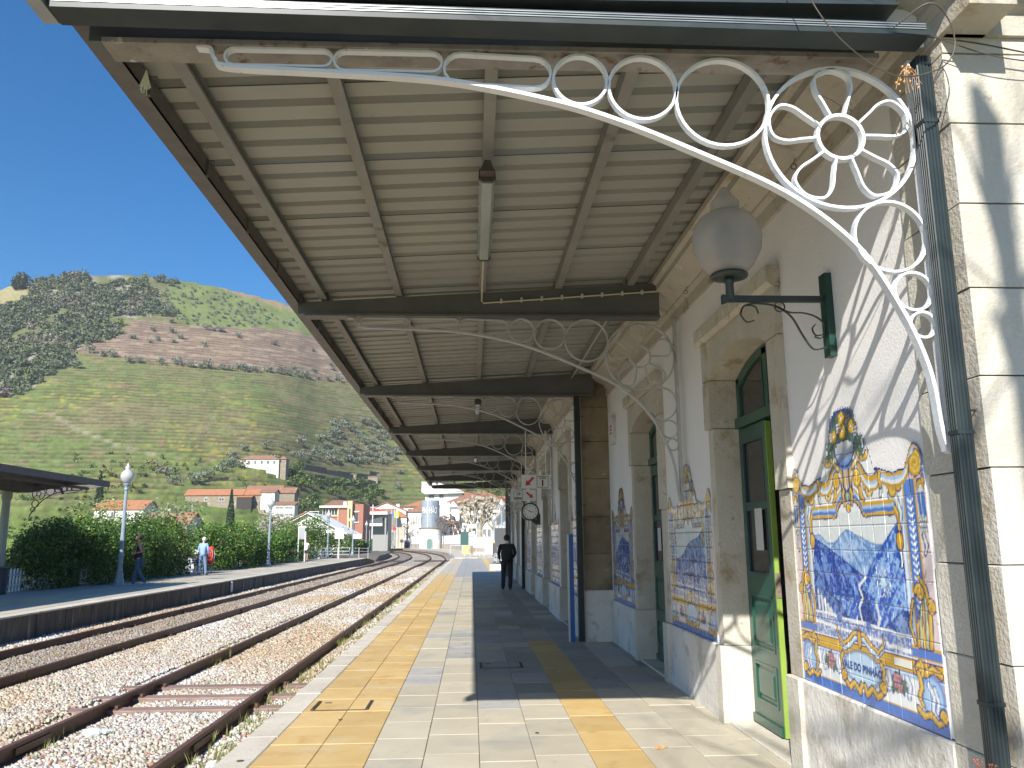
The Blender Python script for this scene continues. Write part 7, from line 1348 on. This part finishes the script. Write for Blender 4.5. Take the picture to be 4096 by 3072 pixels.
shrub('green_tree', 'bright green leafy tree behind the roofs above the exit sign', 'tree', 5.2, 235, 8, 4.0, 4.0, 9, 2600, .3, 160, citm); shrub('green_tree', 'grey green tree behind the far teal house', 'tree', -1, 285, 12, 3.4, 3.4, 8, 1800, .3, 161, okm)
for i, (x, y, c_) in enumerate(((-19.7, 205, (.10, .25, .62)), (-19.0, 205, (.62, .46, .05)), (-18.4, 205, (.70, .55, .04)), (-18.9, 208, (.7, .7, .72)))):
    t = thing('flag_pole', ('blue and white flag on a pole before the windows', 'dull yellow flag on a pole', 'bright yellow flag, rightmost of the flags', 'pale furled flag behind the coloured ones')[i], 'flag', (x, y, -.1)); MB().tube([(0, 0, 0), (0, 0, 9.4)], .045, 6).ob('pole', wht, t)
    q = MB(); P = [(.04+.09*k, .05*math.sin(k*1.6)) for k in range(6)]; q.prism([(a, b) for a, b in P]+[(a, b+.02) for a, b in P[::-1]], 'z', 7.4, 8.9); q.ob('cloth', mat('flag_%d' % i, c_), t)
for x, y, z, h, lab in ((-20.2, 170, -1, 10.0, 'pale concrete utility pole before the red roof'), (-21.9, 163, -1, 8.2, 'old wooden pole leaning beside the brick building')):
    t = thing('utility_pole', lab, 'pole', (x, y, z)); MB().tube([(0, 0, 0), (.1, 0, h)], [.16, .10], 8).ob('shaft', alf if 'pale' in lab else trunkm, t); MB().box(-.5, .7, -.05, .05, h-.6, h-.5).ob('crossbar', alf, t)
t = thing('pergola', 'white posted pergola in the garden left of the brick building', 'pergola', (-56, 295, gz(-56, 295)+1.2)); [MB().box(-2.4+2.2*k, -2.25+2.2*k, 0, .15, -1, 2.3).ob('post', wht, t) for k in range(3)]; MB().box(-2.6, 2.4, -.1, .3, 2.3, 2.5).ob('beam', wht, t)
for i, (x, y, c_, lab) in enumerate(((-21.5, 216, (.03, .05, .18), 'dark blue car roof showing above the white fence'), (-16.9, 212, (.05, .07, .22), 'blue car parked behind the white fence near the tower'), (-27, 214, (.03, .12, .12), 'dark teal car parked at the left behind the fence'))):
    t = thing('parked_car', lab, 'car', (x, y, .35)); MB().prism([(-2.1, .35), (2.1, .35), (2.1, .85), (1.3, 1.0), (.8, 1.5), (-1.1, 1.52), (-1.7, 1.0), (-2.1, .9)], 'y', 0, 1.7).ob('body', mat('car_%d' % i, c_, rough=.25), t); MB().prism([(-1.5, 1.03), (1.1, 1.03), (.72, 1.42), (-1.05, 1.44)], 'y', -.01, 1.71).ob('window', winm, t)
    for s in (-1.35, 1.35): q = MB(); ycyl(q, .33, -.03, .2, 16, s, .33); q.ob('wheel', blackp, t)
for x, y, z, lab in ((-18.6, 202, 4.6, 'red round traffic sign beyond the fence'), (-23.2, 200, 4.4, 'dark red box sign beyond the fence')): t = thing('traffic_sign', lab, 'sign', (x, y, 0)); ycyl(MB(), .42, -.03, .0, 18, 0, z).ob('disc', redp, t); MB().tube([(0, .03, 0), (0, .03, z)], .05, 6).ob('post', alf, t)
MB().box(-1.2, .8, 0, 1, -.9, 5.0).ob('kiosk', mat('wall_tan', (.48, .42, .33), (.4, .35, .28), scale=1), None, loc=(-17.4, 206, 0), label='tan square kiosk beside the red traffic sign', cat='kiosk')
# ------------------------------------------------------------------ bare tree behind the viewer; its shade falls on the wall
t = thing('bare_tree', 'leafless platform tree standing behind the viewpoint', 'tree', (.2, -3.4, 0)); rr = random.Random(21); q = MB(); q.tube([(0, 0, 0), (.05, 0, 3.6), (.1, .1, 5.6)], [.18, .14, .11], 8); q.ob('trunk', trunkm, t); q = MB()
def twig(p, d, L_, r, lv):
    pts = [p]
    for i in range(4): d = (d+Vector((rr.gauss(0, .16), rr.gauss(0, .16), .06))).normalized(); pts.append(pts[-1]+d*L_/4)
    q.tube(pts, [r*(1-.6*i/4) for i in range(5)], 5)
    if lv:
        for k in (2, 3, 4): twig(pts[k], (d+Vector((rr.gauss(0, .6), rr.gauss(0, .6), rr.gauss(.1, .4)))).normalized(), L_*.66, r*.45, lv-1)
for i in range(6): a = i*1.05; twig(Vector((.1, .1, 5.0)), Vector((math.cos(a), math.sin(a), .8)).normalized(), 2.1, .05, 3)
q.ob('crown', trunkm, t)
t = thing('shadow_post', 'boxy unseen post added behind the viewpoint to cast a shadow', 'shadow caster', (.34, -2.3, 0)); MB().box(.03, .12, -.04, .04, 0, 7.3).ob('post', steel, t); MB().box(.03, .085, -.14, .14, 7.3, 7.9).ob('head', steel, t)  # unseen post, added to throw the narrow upright shadow on the end wall

# ------------------------------------------------------------------ the air
hz = bpy.data.materials.new('air'); hz.use_nodes = True; n_ = hz.node_tree.nodes; n_.clear(); pv = n_.new('ShaderNodeVolumePrincipled'); pv.inputs['Color'].default_value = (.86, .92, 1, 1); pv.inputs['Density'].default_value = .00022; pv.inputs['Anisotropy'].default_value = .2
ho = n_.new('ShaderNodeOutputMaterial'); hz.node_tree.links.new(pv.outputs[0], ho.inputs['Volume'])
MB().box(-900, 700, -80, 1150, -2.2, 262).ob('haze', hz, None, kind='stuff', label='thin pale morning haze over the valley')
